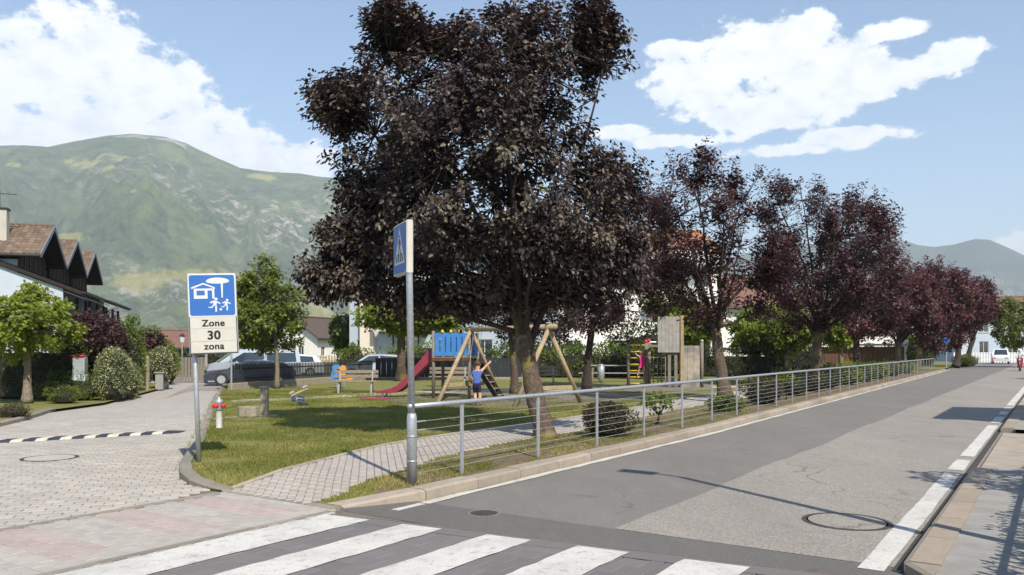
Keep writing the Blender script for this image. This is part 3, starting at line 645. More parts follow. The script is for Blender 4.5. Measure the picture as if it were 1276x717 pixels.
# ------------------------------------------------------------------ mountains
def fbm(X, Y, seed, octs=6, lac=2.0, gain=0.5):
    rs = np.random.RandomState(seed); out = np.zeros_like(X); amp = 1.0
    for o in range(octs):
        G = rs.rand(64, 64); xi, yi = np.floor(X).astype(int), np.floor(Y).astype(int); fx, fy = X - xi, Y - yi
        fx, fy = fx * fx * (3 - 2 * fx), fy * fy * (3 - 2 * fy)
        g00, g10, g01, g11 = G[xi % 64, yi % 64], G[(xi + 1) % 64, yi % 64], G[xi % 64, (yi + 1) % 64], G[(xi + 1) % 64, (yi + 1) % 64]
        out += amp * ((g00 * (1 - fx) + g10 * fx) * (1 - fy) + (g01 * (1 - fx) + g11 * fx) * fy - 0.5); X, Y, amp = X * lac + 17.3, Y * lac + 5.1, amp * gain
    return out
def mountain_mat(name, forest, forest2, rock, meadow, meadow_amt, rock_amt):
    m = bpy.data.materials.new(name); m.use_nodes = True; nt = m.node_tree; n, l = nt.nodes, nt.links
    b = n['Principled BSDF']; b.inputs['Roughness'].default_value = 0.95; b.inputs['Specular IOR Level'].default_value = 0.1
    g = n.new('ShaderNodeNewGeometry'); pos = g.outputs['Position']
    def noise(sc_, det=8, rough=0.6, stretch=None):
        no = n.new('ShaderNodeTexNoise'); no.inputs['Scale'].default_value = sc_; no.inputs['Detail'].default_value = det; no.inputs['Roughness'].default_value = rough
        if stretch:
            mp = n.new('ShaderNodeMapping'); mp.inputs['Scale'].default_value = stretch; l.new(pos, mp.inputs[0]); l.new(mp.outputs[0], no.inputs['Vector'])
        else: l.new(pos, no.inputs['Vector'])
        return no.outputs[0]
    def mixc(fac, a, c):
        mx = n.new('ShaderNodeMix'); mx.data_type = 'RGBA'; l.new(fac, mx.inputs[0])
        for i, q in ((6, a), (7, c)):
            if isinstance(q, tuple): mx.inputs[i].default_value = (*q, 1)
            else: l.new(q, mx.inputs[i])
        return mx.outputs[2]
    def rng_(v, lo, hi, top=1.0):
        mp = n.new('ShaderNodeMapRange'); mp.inputs[1].default_value = lo; mp.inputs[2].default_value = hi; mp.inputs[4].default_value = top; l.new(v, mp.inputs[0]); return mp.outputs[0]
    c = mixc(rng_(noise(0.016, 10, 0.82), 0.4, 0.6), forest, forest2)
    c = mixc(rng_(noise(0.0035, 6, 0.6), 0.5, 0.7, 0.75), c, tuple(v * 1.5 for v in forest2))
    at = n.new('ShaderNodeAttribute'); at.attribute_name = 'meadow'; mw = n.new('ShaderNodeMath'); mw.operation = 'MULTIPLY_ADD'; l.new(at.outputs['Fac'], mw.inputs[0]); mw.inputs[1].default_value = 1.0
    sub = n.new('ShaderNodeMath'); sub.operation = 'SUBTRACT'; l.new(noise(0.006, 8, 0.6), sub.inputs[0]); sub.inputs[1].default_value = 0.5; mu = n.new('ShaderNodeMath'); mu.operation = 'MULTIPLY'; l.new(sub.outputs[0], mu.inputs[0]); mu.inputs[1].default_value = 2.6; l.new(mu.outputs[0], mw.inputs[2])
    c = mixc(rng_(mw.outputs[0], 0.5, 0.75, meadow_amt), c, meadow)
    ar = n.new('ShaderNodeAttribute'); ar.attribute_name = 'rock'
    mr_ = n.new('ShaderNodeMath'); mr_.operation = 'MULTIPLY'; l.new(rng_(noise(0.015, 10, 0.8, (1, 1, 1.3)), 0.5, 0.6), mr_.inputs[0]); l.new(ar.outputs['Fac'], mr_.inputs[1])
    mk = n.new('ShaderNodeMath'); mk.operation = 'MULTIPLY'; l.new(mr_.outputs[0], mk.inputs[0]); mk.inputs[1].default_value = rock_amt
    cl_ = n.new('ShaderNodeMath'); cl_.operation = 'SUBTRACT'; l.new(ar.outputs['Fac'], cl_.inputs[0]); cl_.inputs[1].default_value = 1.0
    mxx = n.new('ShaderNodeMath'); mxx.operation = 'MAXIMUM'; l.new(mk.outputs[0], mxx.inputs[0]); l.new(cl_.outputs[0], mxx.inputs[1])
    c = mixc(mxx.outputs[0], c, rock)
    l.new(c, b.inputs['Base Color'])
    bu = n.new('ShaderNodeBump'); bu.inputs['Strength'].default_value = 1.0; bu.inputs['Distance'].default_value = 45; l.new(noise(0.018, 8, 0.75), bu.inputs['Height']); l.new(bu.outputs[0], b.inputs['Normal'])
    MATS[name] = m; return m
def mountain(name, skyline, Rr, R0, a0, a1, m, seed, knoll=None, rough=1.0, na=420, nr=150, meadows=()):
    A = np.linspace(a0, a1, na); rr = np.concatenate([np.linspace(R0, Rr, nr), np.linspace(Rr + 60, Rr + 1200, 12)])
    su = np.array([math.atan((u - CX) / F) for u, v in skyline]); se = np.array([(HY - v) / F * math.cos(math.atan((u - CX) / F)) for u, v in skyline])
    e = np.interp(A, su, se); ker = np.ones(3) / 3
    AA, RR = np.meshgrid(A, rr, indexing='ij'); X, Y = RR * np.sin(AA), RR * np.cos(AA)
    f = np.clip((RR - R0) / (Rr - R0), 0, 1); back = np.clip((RR - Rr) / 1200, 0, 1)
    prof = 0.72 * f ** 1.25 + 0.28 * (f * f * (3 - 2 * f)) + 0.03 * np.sin(f * 14) * (1 - f)
    Z = e[:, None] * Rr * prof * (1 - 0.7 * back) + 0.0
    gully = fbm(X / 420 + 40, Y / 420 + 40, seed, 6, 2.1, 0.55); gull2 = np.abs(fbm(AA * 14 + 30, RR / 1600 + 30, seed + 1, 5, 2.0, 0.5))
    w = f * (1 - f) * 4
    Z += rough * (w * (gully * 0.075 - gull2 * 0.1) * Rr * e[:, None] * 2.2 + gully * 0.006 * Rr * (f > 0.9) * 0.35)
    Z = np.maximum(Z, -0.5 + 0 * Z); Z[:, 0] = -1.0
    ni, nj = X.shape; V = np.stack([X, Y, Z], -1).reshape(-1, 3)
    I = np.arange(ni * nj).reshape(ni, nj); Fq = np.stack([I[:-1, :-1], I[1:, :-1], I[1:, 1:], I[:-1, 1:]], -1).reshape(-1, 4)[:, ::-1]
    o = np_mesh(name, V, Fq, m); o['kind'] = 'structure'
    o.data.polygons.foreach_set('use_smooth', np.ones(len(Fq), bool))
    # where the meadows and the bare rock lie on the slope, read by the material
    U = CX + F * X / Y; Vv = HY - F * (Z - H) / Y
    md = np.zeros(U.size); Uf, Vf = U.ravel(), Vv.ravel()
    for u, v, ru, rv in meadows: md = np.maximum(md, 1 - np.sqrt(((Uf - u) / ru) ** 2 + ((Vf - v) / rv) ** 2) * 0.6)
    at = o.data.attributes.new('meadow', 'FLOAT', 'POINT'); at.data.foreach_set('value', md.astype(np.float32))
    rk = np.clip(fbm(X / 900 + 3, Y / 900 + 9, seed + 5, 4) * 2.2 + 0.95, 0, 1) * np.clip(np.minimum(f * 3, (0.86 - f) * 6), 0.0, 1)
    if knoll is not None: rk = np.maximum(rk, ((np.abs(U - knoll[0]) < knoll[1]) & (f > 0.93) & (f < 0.985)) * (1.5 + 0.5 * fbm(X / 60 + 5, Y / 60 + 5, 3, 3)))
    at = o.data.attributes.new('rock', 'FLOAT', 'POINT'); at.data.foreach_set('value', rk.ravel().astype(np.float32))
    return o
mm = mountain_mat('mountain_forest', (0.035, 0.065, 0.03), (0.16, 0.2, 0.065), (0.62, 0.56, 0.49), (0.42, 0.4, 0.11), 0.85, 0.9)
mountain('mountain', [(-500, 230), (-300, 200), (-120, 190), (0, 182), (30, 181), (60, 183), (90, 176), (135, 169), (165, 166.5), (205, 171), (232, 179), (246, 186), (275, 199), (300, 209), (340, 214), (372, 215), (400, 219), (440, 222), (480, 232), (540, 262), (620, 300), (720, 330), (820, 345), (900, 360)], 4300, 1900, R(-42), R(15), mm, 11, knoll=(188, 45),
         meadows=[(115, 205, 42, 12), (165, 238, 18, 5), (330, 222, 26, 6), (180, 350, 70, 14), (240, 345, 60, 12), (300, 400, 90, 16), (20, 205, 18, 5), (390, 395, 60, 25), (60, 300, 40, 10)])
mm2 = mountain_mat('far_mountain_forest', (0.04, 0.06, 0.03), (0.07, 0.09, 0.04), (0.36, 0.33, 0.3), (0.14, 0.17, 0.05), 0.6, 0.8)
mountain('far_mountain', [(760, 360), (850, 335), (930, 315), (1040, 300), (1125, 299), (1145, 305), (1165, 307), (1190, 304), (1215, 298), (1232, 298), (1248, 305), (1276, 318), (1330, 335), (1450, 350), (1700, 360)], 6400, 4200, R(8), R(46), mm2, 23, rough=0.9, na=300, nr=90)

# ------------------------------------------------------------------ foliage
def leaves(name, pos, ax, nr, L, W, m, parent, rs, simple=False, bias=None):
    """one small folded leaf per row of pos"""
    n = len(pos); ax = unit(ax); b = unit(np.cross(nr, ax)); nn = np.cross(ax, b)
    L = L[:, None]; W = W[:, None]
    rnd = rs.rand(n) if bias is None else np.clip(bias + rs.normal(0, 0.2, n), 0, 1)
    if simple:
        V = np.stack([pos, pos + ax * L * 0.5 + b * W * 0.5 + nn * W * 0.12, pos + ax * L, pos + ax * L * 0.5 - b * W * 0.5 + nn * W * 0.12], 1).reshape(-1, 3)
        Fq = (np.arange(n)[:, None] * 4 + np.array([0, 1, 2, 3])); k = 4
    else:
        f = nn * W * 0.16
        V = np.stack([pos, pos + ax * L * 0.3 + b * W * 0.46 + f, pos + ax * L * 0.7 + b * W * 0.38 + f * 0.7, pos + ax * L - nn * L * 0.12, pos + ax * L * 0.7 - b * W * 0.38 + f * 0.7, pos + ax * L * 0.3 - b * W * 0.46 + f], 1).reshape(-1, 3)
        Fq = np.concatenate([np.arange(n)[:, None] * 6 + np.array([0, 1, 2, 3]), np.arange(n)[:, None] * 6 + np.array([0, 3, 4, 5])]); k = 6
    return np_mesh(name, V, Fq, m, parent, np.repeat(rnd, k))

def tree(name, label, cat, group, base, polys, d, trunk, trunk_r, m, bark, shoots, per, leaf, seed, thick=2.6, shoot_len=0.6, limbs=10, simple=False, up=0.6, spread=0.14, branch_from=0.75, light=0.0, holes=(), clusters=0, crad=0.3, shrink=0.0):
    """crown outline given as polygons in picture pixels at distance d; depth, shoots and leaves are grown inside it.
    polys: [(polygon, share)], trunk: list of world points"""
    rs = np.random.RandomState(seed); base = Vector(base)
    root = empty(name, base, 0, label, cat, group); B = np.array(base)
    Cs, tot = [], sum(q[1] for q in polys)
    for poly, share in polys:
        pw = [((u - CX) / F * d, H + (HY - v) / F * d) for u, v in poly]
        xs, zs = [p[0] for p in pw], [p[1] for p in pw]; need = int((clusters or shoots) * share / tot); got = []
        cnt_ = 0
        while cnt_ < need:
            X = rs.uniform(min(xs), max(xs), need * 2 + 400); Z = rs.uniform(min(zs), max(zs), need * 2 + 400)
            k = inside(pw, X, Z)
            for (hu, hv, hr) in holes: k &= np.hypot(X - (hu - CX) / F * d, Z - (H + (HY - hv) / F * d)) > hr / F * d
            X, Z = X[k], Z[k]; e = edge_dist(pw, X, Z)
            k = e > min(shrink, 0.6 * e.max()) * rs.uniform(0.6, 1.2, len(e)); X, Z, e = X[k], Z[k], e[k]
            half = np.minimum(thick, 0.25 + 1.5 * e); Yo = rs.uniform(-1, 1, len(X)); Yo = np.sign(Yo) * np.abs(Yo) ** 0.7 * half
            got.append(np.stack([X, d + Yo, Z], 1)); cnt_ += len(X)
        Cs.append(np.concatenate(got)[:need])
    C = np.concatenate(Cs)
    if clusters:                                     # shoots gathered in tufts, with gaps of air between them
        pick = rs.randint(0, len(C), shoots); dirn = unit(rs.normal(0, 1, (shoots, 3))); C = C[pick] + dirn * (crad * rs.rand(shoots) ** 0.5)[:, None] * np.array([1.15, 1.15, 0.75])
    cc = C.mean(0); tp = [np.array(p, float) for p in trunk]; top = tp[-1]
    # trunk
    mb = MB(); nT = len(tp)
    pts, rad = [], []
    for i in range(nT):
        f = i / (nT - 1); pts.append(Vector(tp[i]) - base); rad.append(trunk_r * (1.0 - 0.38 * f) * (1.32 if i == 0 else 1.0) * (1 + 0.07 * math.sin(i * 2.4 + seed)))
    fine, fr = [], []
    for i in range(nT - 1):
        for q in range(4): f = q / 4; fine.append(pts[i].lerp(pts[i + 1], f)); fr.append((rad[i] + (rad[i + 1] - rad[i]) * f) * (1 + 0.05 * math.sin(i * 5 + q * 2.1)))
    fine.append(pts[-1]); fr.append(rad[-1])
    mb.tube(fine, fr, 12); mb.build('trunk', bark, root, True)
    # limbs to well spread ends
    ends = [C[np.argmax(np.linalg.norm(C - top, axis=1) * rs.uniform(0.5, 1, len(C)))]]
    dm = np.linalg.norm(C - ends[0], axis=1)
    for _ in range(limbs - 1):
        k = int(np.argmax(dm * rs.uniform(0.7, 1, len(C)))); ends.append(C[k]); dm = np.minimum(dm, np.linalg.norm(C - C[k], axis=1))
    bm_, samp = MB(), []
    for e in ends:
        f0 = rs.uniform(branch_from, 1.0); q = f0 * (nT - 1); i = min(int(q), nT - 2); st = tp[i] + (tp[i + 1] - tp[i]) * (q - i)
        mid = st + (e - st) * 0.45 + np.array([0, 0, 0.12 * np.linalg.norm(e - st)]) + rs.normal(0, 0.15, 3)
        ptsl = []
        for k in range(9):
            t_ = k / 8; pnt = (1 - t_) ** 2 * st + 2 * t_ * (1 - t_) * mid + t_ * t_ * e + rs.normal(0, 0.03, 3) * (0 < k); ptsl.append(pnt)
        r0 = trunk_r * rs.uniform(0.28, 0.42)
        bm_.tube([Vector(p) - base for p in ptsl], [max(0.008, r0 * (1 - 0.9 * k / 8)) for k in range(9)], 6)
        samp += [(p, max(0.006, r0 * (1 - 0.9 * k / 8))) for k, p in enumerate(ptsl)][2:]
    S = np.array([p for p, r in samp])
    out = C - cc; out /= (np.linalg.norm(out, axis=1, keepdims=True) + 0.3)
    D = unit(out * 0.75 + np.array([0, 0, up]) + rs.normal(0, 0.33, C.shape)); LL = shoot_len * rs.uniform(0.6, 1.35, len(C)) * np.where(rs.rand(len(C)) < 0.1, 1.5, 1.0)
    C = C - D * (LL * 0.5)[:, None]
    for i in range(len(C)):
        k = int(np.argmin(np.linalg.norm(S - C[i], axis=1))); a, b = S[k], C[i]; tip = b + D[i] * LL[i]
        mid = (a + b) / 2 + np.array([0, 0, -0.05 * np.linalg.norm(b - a)])
        bm_.tube([Vector(a) - base, Vector(mid) - base, Vector(b) - base, Vector(tip) - base], [0.02, 0.014, 0.009, 0.003], 3, False)
    bm_.build('limbs', M['bark_dark'] if m in (M['plum'], M['plum_red'], M['plum_far']) else bark, root, True)
    # leaves along the shoots
    idx = np.repeat(np.arange(len(C)), per); n = len(idx); t_ = rs.rand(n) ** 0.85
    ra = unit(rs.normal(0, 1, (n, 3))); ra = unit(ra - D[idx] * (ra * D[idx]).sum(1, keepdims=True))
    pos = C[idx] + D[idx] * (t_ * LL[idx])[:, None] + ra * (np.abs(rs.normal(0, spread, n)) * (1.05 - 0.6 * t_))[:, None]
    ax = D[idx] * 0.45 + ra * 0.9 + np.array([0, 0, -0.38]) + rs.normal(0, 0.25, (n, 3))
    nr = np.array([0.1, -0.25, 0.75]) + out[idx] * 0.5 + rs.normal(0, 0.45, (n, 3))
    L = leaf[0] * rs.uniform(0.65, 1.25, n); W = L * leaf[1] * rs.uniform(0.85, 1.15, n)
    tone = rs.normal(0.42 + light, 0.21, len(C))[idx]
    leaves('crown', pos - B, ax, nr, L, W, m, root, rs, simple, tone)
    return root

def bush(name, label, group, base, size, m, n, leaf, seed, core=True, box=False, simple=True, cat='bush', rz=0.0, lump=0.12, droop=0.0, stem=None):
    rs = np.random.RandomState(seed); root = empty(name, base, rz, label, cat, group)
    sx, sy, sz = size[0] / 2, size[1] / 2, size[2]
    if box:
        # leaves in the outer shell of a clipped block
        w = np.array([sx * 2 * sz, sy * 2 * sz, sx * sy * 4]); w = w / w.sum(); pick = rs.choice(3, n, p=w)
        p = np.stack([rs.uniform(-sx, sx, n), rs.uniform(-sy, sy, n), rs.uniform(0, sz, n)], 1); nr = np.zeros((n, 3))
        sg = np.where(rs.rand(n) < 0.5, -1.0, 1.0)
        k = pick == 0; p[k, 1] = sg[k] * sy; nr[k, 1] = sg[k]
        k = pick == 1; p[k, 0] = sg[k] * sx; nr[k, 0] = sg[k]
        k = pick == 2; p[k, 2] = sz; nr[k, 2] = 1
        nz_ = fbm(p[:, 0] * 1.3 + p[:, 2] + 30, p[:, 1] * 1.3 + p[:, 2] * 1.4 + 30, seed, 4)
        p += nr * (nz_ * lump * 3 - np.abs(rs.normal(0, 0.08, n)))[:, None]
    else:
        nr = unit(rs.normal(0, 1, (n, 3))); nr[:, 2] = np.where(nr[:, 2] < -0.93, -nr[:, 2], nr[:, 2]); nr = unit(nr)
        nz_ = fbm(nr[:, 0] * 2.2 + 30, nr[:, 1] * 2.2 + nr[:, 2] * 2.2 + 30, seed, 4)
        rr = 1 + nz_ * lump * 4 - np.abs(rs.normal(0, 0.1, n))
        p = nr * rr[:, None] * np.array([sx, sy, sz / 2]) + np.array([0, 0, sz / 2])
    p[:, 2] = np.maximum(p[:, 2], 0.02)
    ax = unit(nr * 0.6 + rs.normal(0, 0.6, (n, 3)) + np.array([0, 0, 0.25 - droop])); nn = nr * 0.8 + rs.normal(0, 0.5, (n, 3)) + np.array([0, 0, 0.3])
    L = leaf[0] * rs.uniform(0.6, 1.3, n); W = L * leaf[1]
    mb = MB()
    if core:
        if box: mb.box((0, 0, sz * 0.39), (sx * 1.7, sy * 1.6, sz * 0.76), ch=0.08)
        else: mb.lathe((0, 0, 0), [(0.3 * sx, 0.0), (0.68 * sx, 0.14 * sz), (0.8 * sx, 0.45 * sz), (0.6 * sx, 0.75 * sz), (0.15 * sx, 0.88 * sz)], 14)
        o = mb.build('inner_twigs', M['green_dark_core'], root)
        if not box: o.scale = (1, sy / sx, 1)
    else:
        for k in range(7):
            a = k * 0.9; e = Vector((math.cos(a) * sx * 0.7, math.sin(a) * sy * 0.7, sz * rs.uniform(0.55, 0.9)))
            mb.tube([(0, 0, 0), e * 0.5 + Vector((0.02, 0, 0.03)), e], [0.02, 0.013, 0.005], 5)
        mb.build('stems', M['bark'], root)
    leaves('foliage', p, ax, nn, L, W, m, root, rs, simple)
    return root
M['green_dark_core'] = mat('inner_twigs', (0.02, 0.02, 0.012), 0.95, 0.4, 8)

# the big plum tree beside the path
gz12 = 0.12
hero_base = RD(12.65, -7.85, 0.12)
dh = 15.2
hero_trunk = [(hero_base.x, hero_base.y, 0.08), (hero_base.x - 0.04, hero_base.y + 0.03, 0.35)] + [tuple(Q(u, v, dd)) for u, v, dd in ((668, 500, 14.95), (660, 460, 15.05), (653, 425, 15.1), (648, 395, 15.2), (645, 360, 15.2), (640, 315, 15.2))]
hero_poly = [(600, 16), (625, 6), (650, -2), (680, 2), (700, 28), (712, 46), (728, 14), (745, 6), (758, 30), (764, 60), (770, 92), (748, 100), (752, 122), (738, 142), (728, 165), (745, 178), (765, 185), (783, 192), (792, 225), (788, 262), (795, 300), (790, 345), (765, 385), (740, 392), (715, 388), (680, 388), (640, 388), (595, 386), (560, 386), (520, 388), (488, 394), (462, 388), (440, 372), (412, 372), (375, 355), (372, 340), (392, 318), (412, 322), (408, 290), (400, 262), (402, 248), (418, 262), (428, 290), (445, 262), (440, 238), (412, 232), (418, 222), (440, 228), (420, 205), (398, 165), (402, 150), (396, 128), (408, 100), (430, 88), (455, 92), (470, 62), (458, 45), (468, 25), (492, 12), (515, 14), (532, 32), (548, 22), (570, 14), (582, 25)]
tree('plum_tree', 'largest dark purple plum tree, trunk leaning beside the footpath behind the railing', 'tree', 'purple plum trees along the road', hero_base, [(hero_poly, 1.0), ([(376, 348), (392, 322), (418, 328), (450, 315), (480, 340), (470, 378), (430, 368)], 0.09), ([(402, 250), (420, 266), (432, 292), (455, 285), (470, 310), (430, 325), (412, 300)], 0.06), ([(414, 226), (440, 230), (470, 245), (470, 262), (440, 250)], 0.03), ([(462, 22), (495, 14), (528, 34), (520, 60), (480, 62)], 0.05), ([(722, 20), (745, 8), (762, 60), (768, 92), (735, 100)], 0.06), ([(400, 110), (440, 95), (450, 150), (425, 185), (402, 150)], 0.06), ([(470, 388), (520, 380), (560, 384), (640, 382), (720, 382), (700, 365), (500, 362)], 0.06)], dh, hero_trunk, 0.2, M['plum'], M['bark'], 2450, 44, (0.096, 0.62), 4, thick=2.5, shoot_len=0.46, clusters=520, crad=0.36, shrink=0.14, limbs=24, holes=((533, 118, 12), (445, 190, 9), (470, 150, 8), (500, 85, 6)), branch_from=0.5, light=0.12)

def RT(t, s): return RD(t, s, 0.12)
# the row of plums beyond, along the road
b2 = RT(23.9, -8.35)
tree('plum_tree', 'sparse purple plum tree with forked trunk beside the round bush', 'tree', 'purple plum trees along the road', b2,
     [([(815, 215), (832, 205), (850, 205), (852, 188), (880, 184), (900, 182), (912, 200), (905, 228), (925, 232), (935, 250), (940, 300), (925, 330), (940, 375), (930, 402), (900, 398), (870, 412), (842, 395), (815, 360), (808, 320), (812, 260)], 0.82),
      ([(905, 205), (940, 205), (962, 222), (965, 262), (945, 290), (920, 270)], 0.1), ([(925, 290), (985, 270), (985, 380), (940, 400)], 0.25)],
     24.8, [b2, Q(900, 470, 24.6), Q(895, 440, 24.7), Q(893, 418, 24.8), Q(888, 400, 24.8)], 0.21, M['plum_red'], M['bark'], 580, 34, (0.115, 0.6), 14, clusters=105, crad=0.42, shrink=0.2, thick=2.2, shoot_len=0.55, limbs=14, simple=True, up=0.9, holes=((925, 330, 12), (850, 350, 14), (940, 300, 8), (905, 365, 10)), branch_from=0.6)
b3 = RT(36.2, -8.75)
tree('plum_tree', 'purple plum tree with mossy trunk and spiky upright shoots behind the railing', 'tree', 'purple plum trees along the road', b3,
     [([(958, 225), (978, 218), (1000, 225), (1020, 232), (1040, 240), (1062, 236), (1090, 250), (1112, 262), (1122, 285), (1105, 300), (1110, 350), (1085, 395), (1050, 415), (1010, 412), (975, 415), (950, 390), (955, 330), (948, 270)], 1.0)],
     34.8, [b3, Q(1020, 455, 34.8), Q(1018, 430, 34.8), Q(1022, 412, 34.8), Q(1025, 395, 34.8)], 0.24, M['plum_red'], M['bark'], 760, 36, (0.14, 0.6), 15, clusters=135, crad=0.5, shrink=0.22, thick=3.0, shoot_len=0.8, limbs=16, simple=True, up=1.1, branch_from=0.6)
b4 = RT(46.5, -9.0)
tree('plum_tree', 'reddish plum tree with thin dark trunk in front of the timber shed', 'tree', 'purple plum trees along the road', b4,
     [([(1030, 262), (1060, 250), (1095, 262), (1118, 290), (1130, 340), (1125, 400), (1090, 425), (1050, 420), (1030, 380)], 1.0)], 43.2, [b4, Q(1068, 455, 43.2), Q(1067, 435, 43.2), Q(1068, 412, 43.2)], 0.22, M['plum_far'], M['bark_dark'], 420, 32, (0.17, 0.6), 16, clusters=90, crad=0.6, shrink=0.2, thick=3.0, shoot_len=1.0, limbs=12, simple=True, up=1.0, branch_from=0.6)
b5 = RT(59.5, -9.2)
tree('plum_tree', 'rounded reddish plum tree between the shed and the thuja bushes', 'tree', 'purple plum trees along the road', b5,
     [([(1092, 350), (1115, 335), (1140, 332), (1160, 345), (1172, 375), (1165, 415), (1135, 432), (1105, 428), (1088, 395)], 1.0)], 54.5, [b5, Q(1119, 452, 54.5), Q(1119, 435, 54.5), Q(1122, 420, 54.5)], 0.24, M['plum_far'], M['bark'], 420, 30, (0.2, 0.6), 17, clusters=90, crad=0.6, shrink=0.2, thick=3.0, shoot_len=0.9, limbs=12, simple=True, branch_from=0.6)
b6 = RT(70, -9.3)
tree('plum_tree', 'rounded purple plum tree by the last railing posts', 'tree', 'purple plum trees along the road', b6,
     [([(1138, 340), (1155, 326), (1172, 324), (1190, 334), (1205, 360), (1205, 410), (1185, 438), (1155, 440), (1135, 410), (1130, 370)], 1.0)], 63.2, [b6, Q(1146, 450, 63.2), Q(1147, 438, 63.2), Q(1150, 425, 63.2)], 0.27, M['plum_far'], M['bark'], 420, 30, (0.22, 0.6), 18, clusters=90, crad=0.6, shrink=0.2, thick=3.4, shoot_len=0.9, limbs=12, simple=True, branch_from=0.6)
b7 = RT(85.8, -7.9)
tree('plum_tree', 'dark purple plum tree on the small grass island past the railing', 'tree', 'purple plum trees along the road', b7,
     [([(1182, 350), (1205, 338), (1225, 348), (1238, 375), (1238, 395), (1222, 405), (1200, 415), (1180, 436), (1165, 410), (1168, 370)], 1.0)], 75.5, [b7, Q(1193, 448, 75.5), Q(1195, 435, 75.5), Q(1198, 420, 75.5)], 0.3, M['plum_far'], M['bark_dark'], 420, 30, (0.25, 0.6), 19, clusters=90, crad=0.6, shrink=0.2, thick=3.6, shoot_len=1.0, limbs=12, simple=True, branch_from=0.6)
b8 = RT(92, -8.0)
tree('plum_tree', 'dark plum tree leaning towards the white end house', 'tree', 'purple plum trees along the road', b8,
     [([(1195, 352), (1222, 350), (1238, 375), (1240, 396), (1222, 404), (1202, 410)], 1.0)], 80.5, [b8, Q(1206, 446, 80.5), Q(1209, 434, 80.5), Q(1214, 420, 80.5)], 0.3, M['plum_red'], M['bark_dark'], 220, 28, (0.26, 0.6), 20, thick=2.4, shoot_len=1.0, limbs=8, simple=True, branch_from=0.6)
# plum deeper in the park, between the swing and the climbing frame
b9 = P(731, 486, 0.12)
tree('plum_tree', 'thin dark trunked plum tree between the swing and the climbing ladder', 'tree', None, b9,
     [([(742, 235), (775, 222), (800, 232), (832, 245), (845, 300), (838, 350), (830, 380), (806, 402), (780, 425), (740, 425), (715, 432), (700, 405), (720, 360), (735, 300)], 1.0)], 32.5,
     [b9, Q(732, 455, 32.5), Q(735, 430, 32.5), Q(738, 405, 32.5), Q(745, 375, 32.5)], 0.17, M['plum_red'], M['bark_dark'], 680, 34, (0.13, 0.6), 21, shrink=0.15, clusters=210, crad=0.5, thick=2.4, shoot_len=0.75, limbs=14, simple=True, branch_from=0.6)
b10 = P(641, 491, 0.12)
tree('plum_tree', 'slim straight trunked tree standing inside the swing frame view', 'tree', None, b10,
     [([(560, 372), (620, 350), (690, 360), (720, 395), (700, 425), (660, 412), (640, 428), (610, 405), (570, 400)], 1.0)], 29.6,
     [b10, Q(641, 465, 29.6), Q(639, 440, 29.6), Q(637, 415, 29.6), Q(636, 390, 29.6)], 0.15, M['plum'], M['bark'], 260, 30, (0.13, 0.6), 22, thick=2.0, shoot_len=0.6, limbs=9, simple=True, branch_from=0.7)
# green trees
b11 = P(345, 485, 0.12)
tree('green_tree', 'dense green tree with pale thin trunk beside the black picket fence', 'tree', None, b11,
     [([(292, 350), (300, 336), (318, 345), (326, 325), (335, 318), (350, 330), (358, 345), (372, 365), (386, 395), (380, 420), (366, 432), (345, 440), (318, 438), (298, 432), (288, 400)], 1.0), ([(292, 352), (302, 338), (325, 348), (335, 395), (300, 420), (288, 395)], 0.3)], 33.2,
     [b11, Q(345.5, 460, 33.2), Q(345, 440, 33.2), Q(343, 420, 33.2), Q(340, 395, 33.2)], 0.095, M['green'], M['bark_grey'], 520, 34, (0.15, 0.62), 31, thick=1.5, shoot_len=0.4, shrink=0.2, clusters=120, crad=0.35, limbs=12, simple=True, branch_from=0.7, light=0.1)
b12 = P(34, 502, 0.12)
tree('garden_tree', 'round headed light green tree with pale trunk on the garden verge', 'tree', None, b12,
     [([(-22, 400), (-5, 378), (20, 370), (35, 355), (50, 355), (62, 372), (75, 368), (88, 392), (93, 412), (85, 435), (62, 450), (30, 452), (0, 442), (-20, 430)], 1.0)], 24.7,
     [b12, Q(34, 480, 24.7), Q(34.5, 462, 24.7), Q(34, 445, 24.7), Q(34, 425, 24.7)], 0.13, M['green_light'], M['bark_grey'], 260, 34, (0.15, 0.7), 32, thick=1.3, shoot_len=0.32, shrink=0.18, clusters=70, crad=0.3, limbs=10, simple=True, branch_from=0.75)
b13 = P(500, 475, 0.12)
tree('broadleaf_tree', 'broadleaf tree with thick brown trunk and yellow green leaves behind the slide', 'tree', None, b13,
     [([(440, 385), (470, 372), (520, 365), (570, 372), (585, 395), (575, 412), (545, 420), (530, 415), (515, 412), (495, 416), (478, 408), (455, 406), (442, 400)], 1.0)], 41.5,
     [b13, Q(500, 455, 41.5), Q(500, 435, 41.5), Q(500, 422, 41.5), Q(502, 410, 41.5)], 0.26, M['green_light'], M['bark'], 300, 34, (0.22, 0.7), 33, thick=2.6, shoot_len=0.6, limbs=10, simple=True, branch_from=0.8)
b14 = P(862, 474, 0.12)
tree('broadleaf_tree', 'bright green tree rising behind the grey climbing wall', 'tree', None, b14,
     [([(820, 390), (850, 378), (880, 385), (895, 405), (885, 425), (860, 428), (830, 415)], 1.0), ([(800, 360), (840, 340), (860, 375), (830, 400), (805, 395)], 0.5)], 43,
     [b14, Q(862, 455, 43), Q(860, 435, 43), Q(858, 415, 43)], 0.15, M['green_light'], M['bark_dark'], 260, 30, (0.2, 0.65), 34, thick=1.8, shoot_len=0.6, limbs=9, simple=True)
b15 = P(945, 468, 0.12)
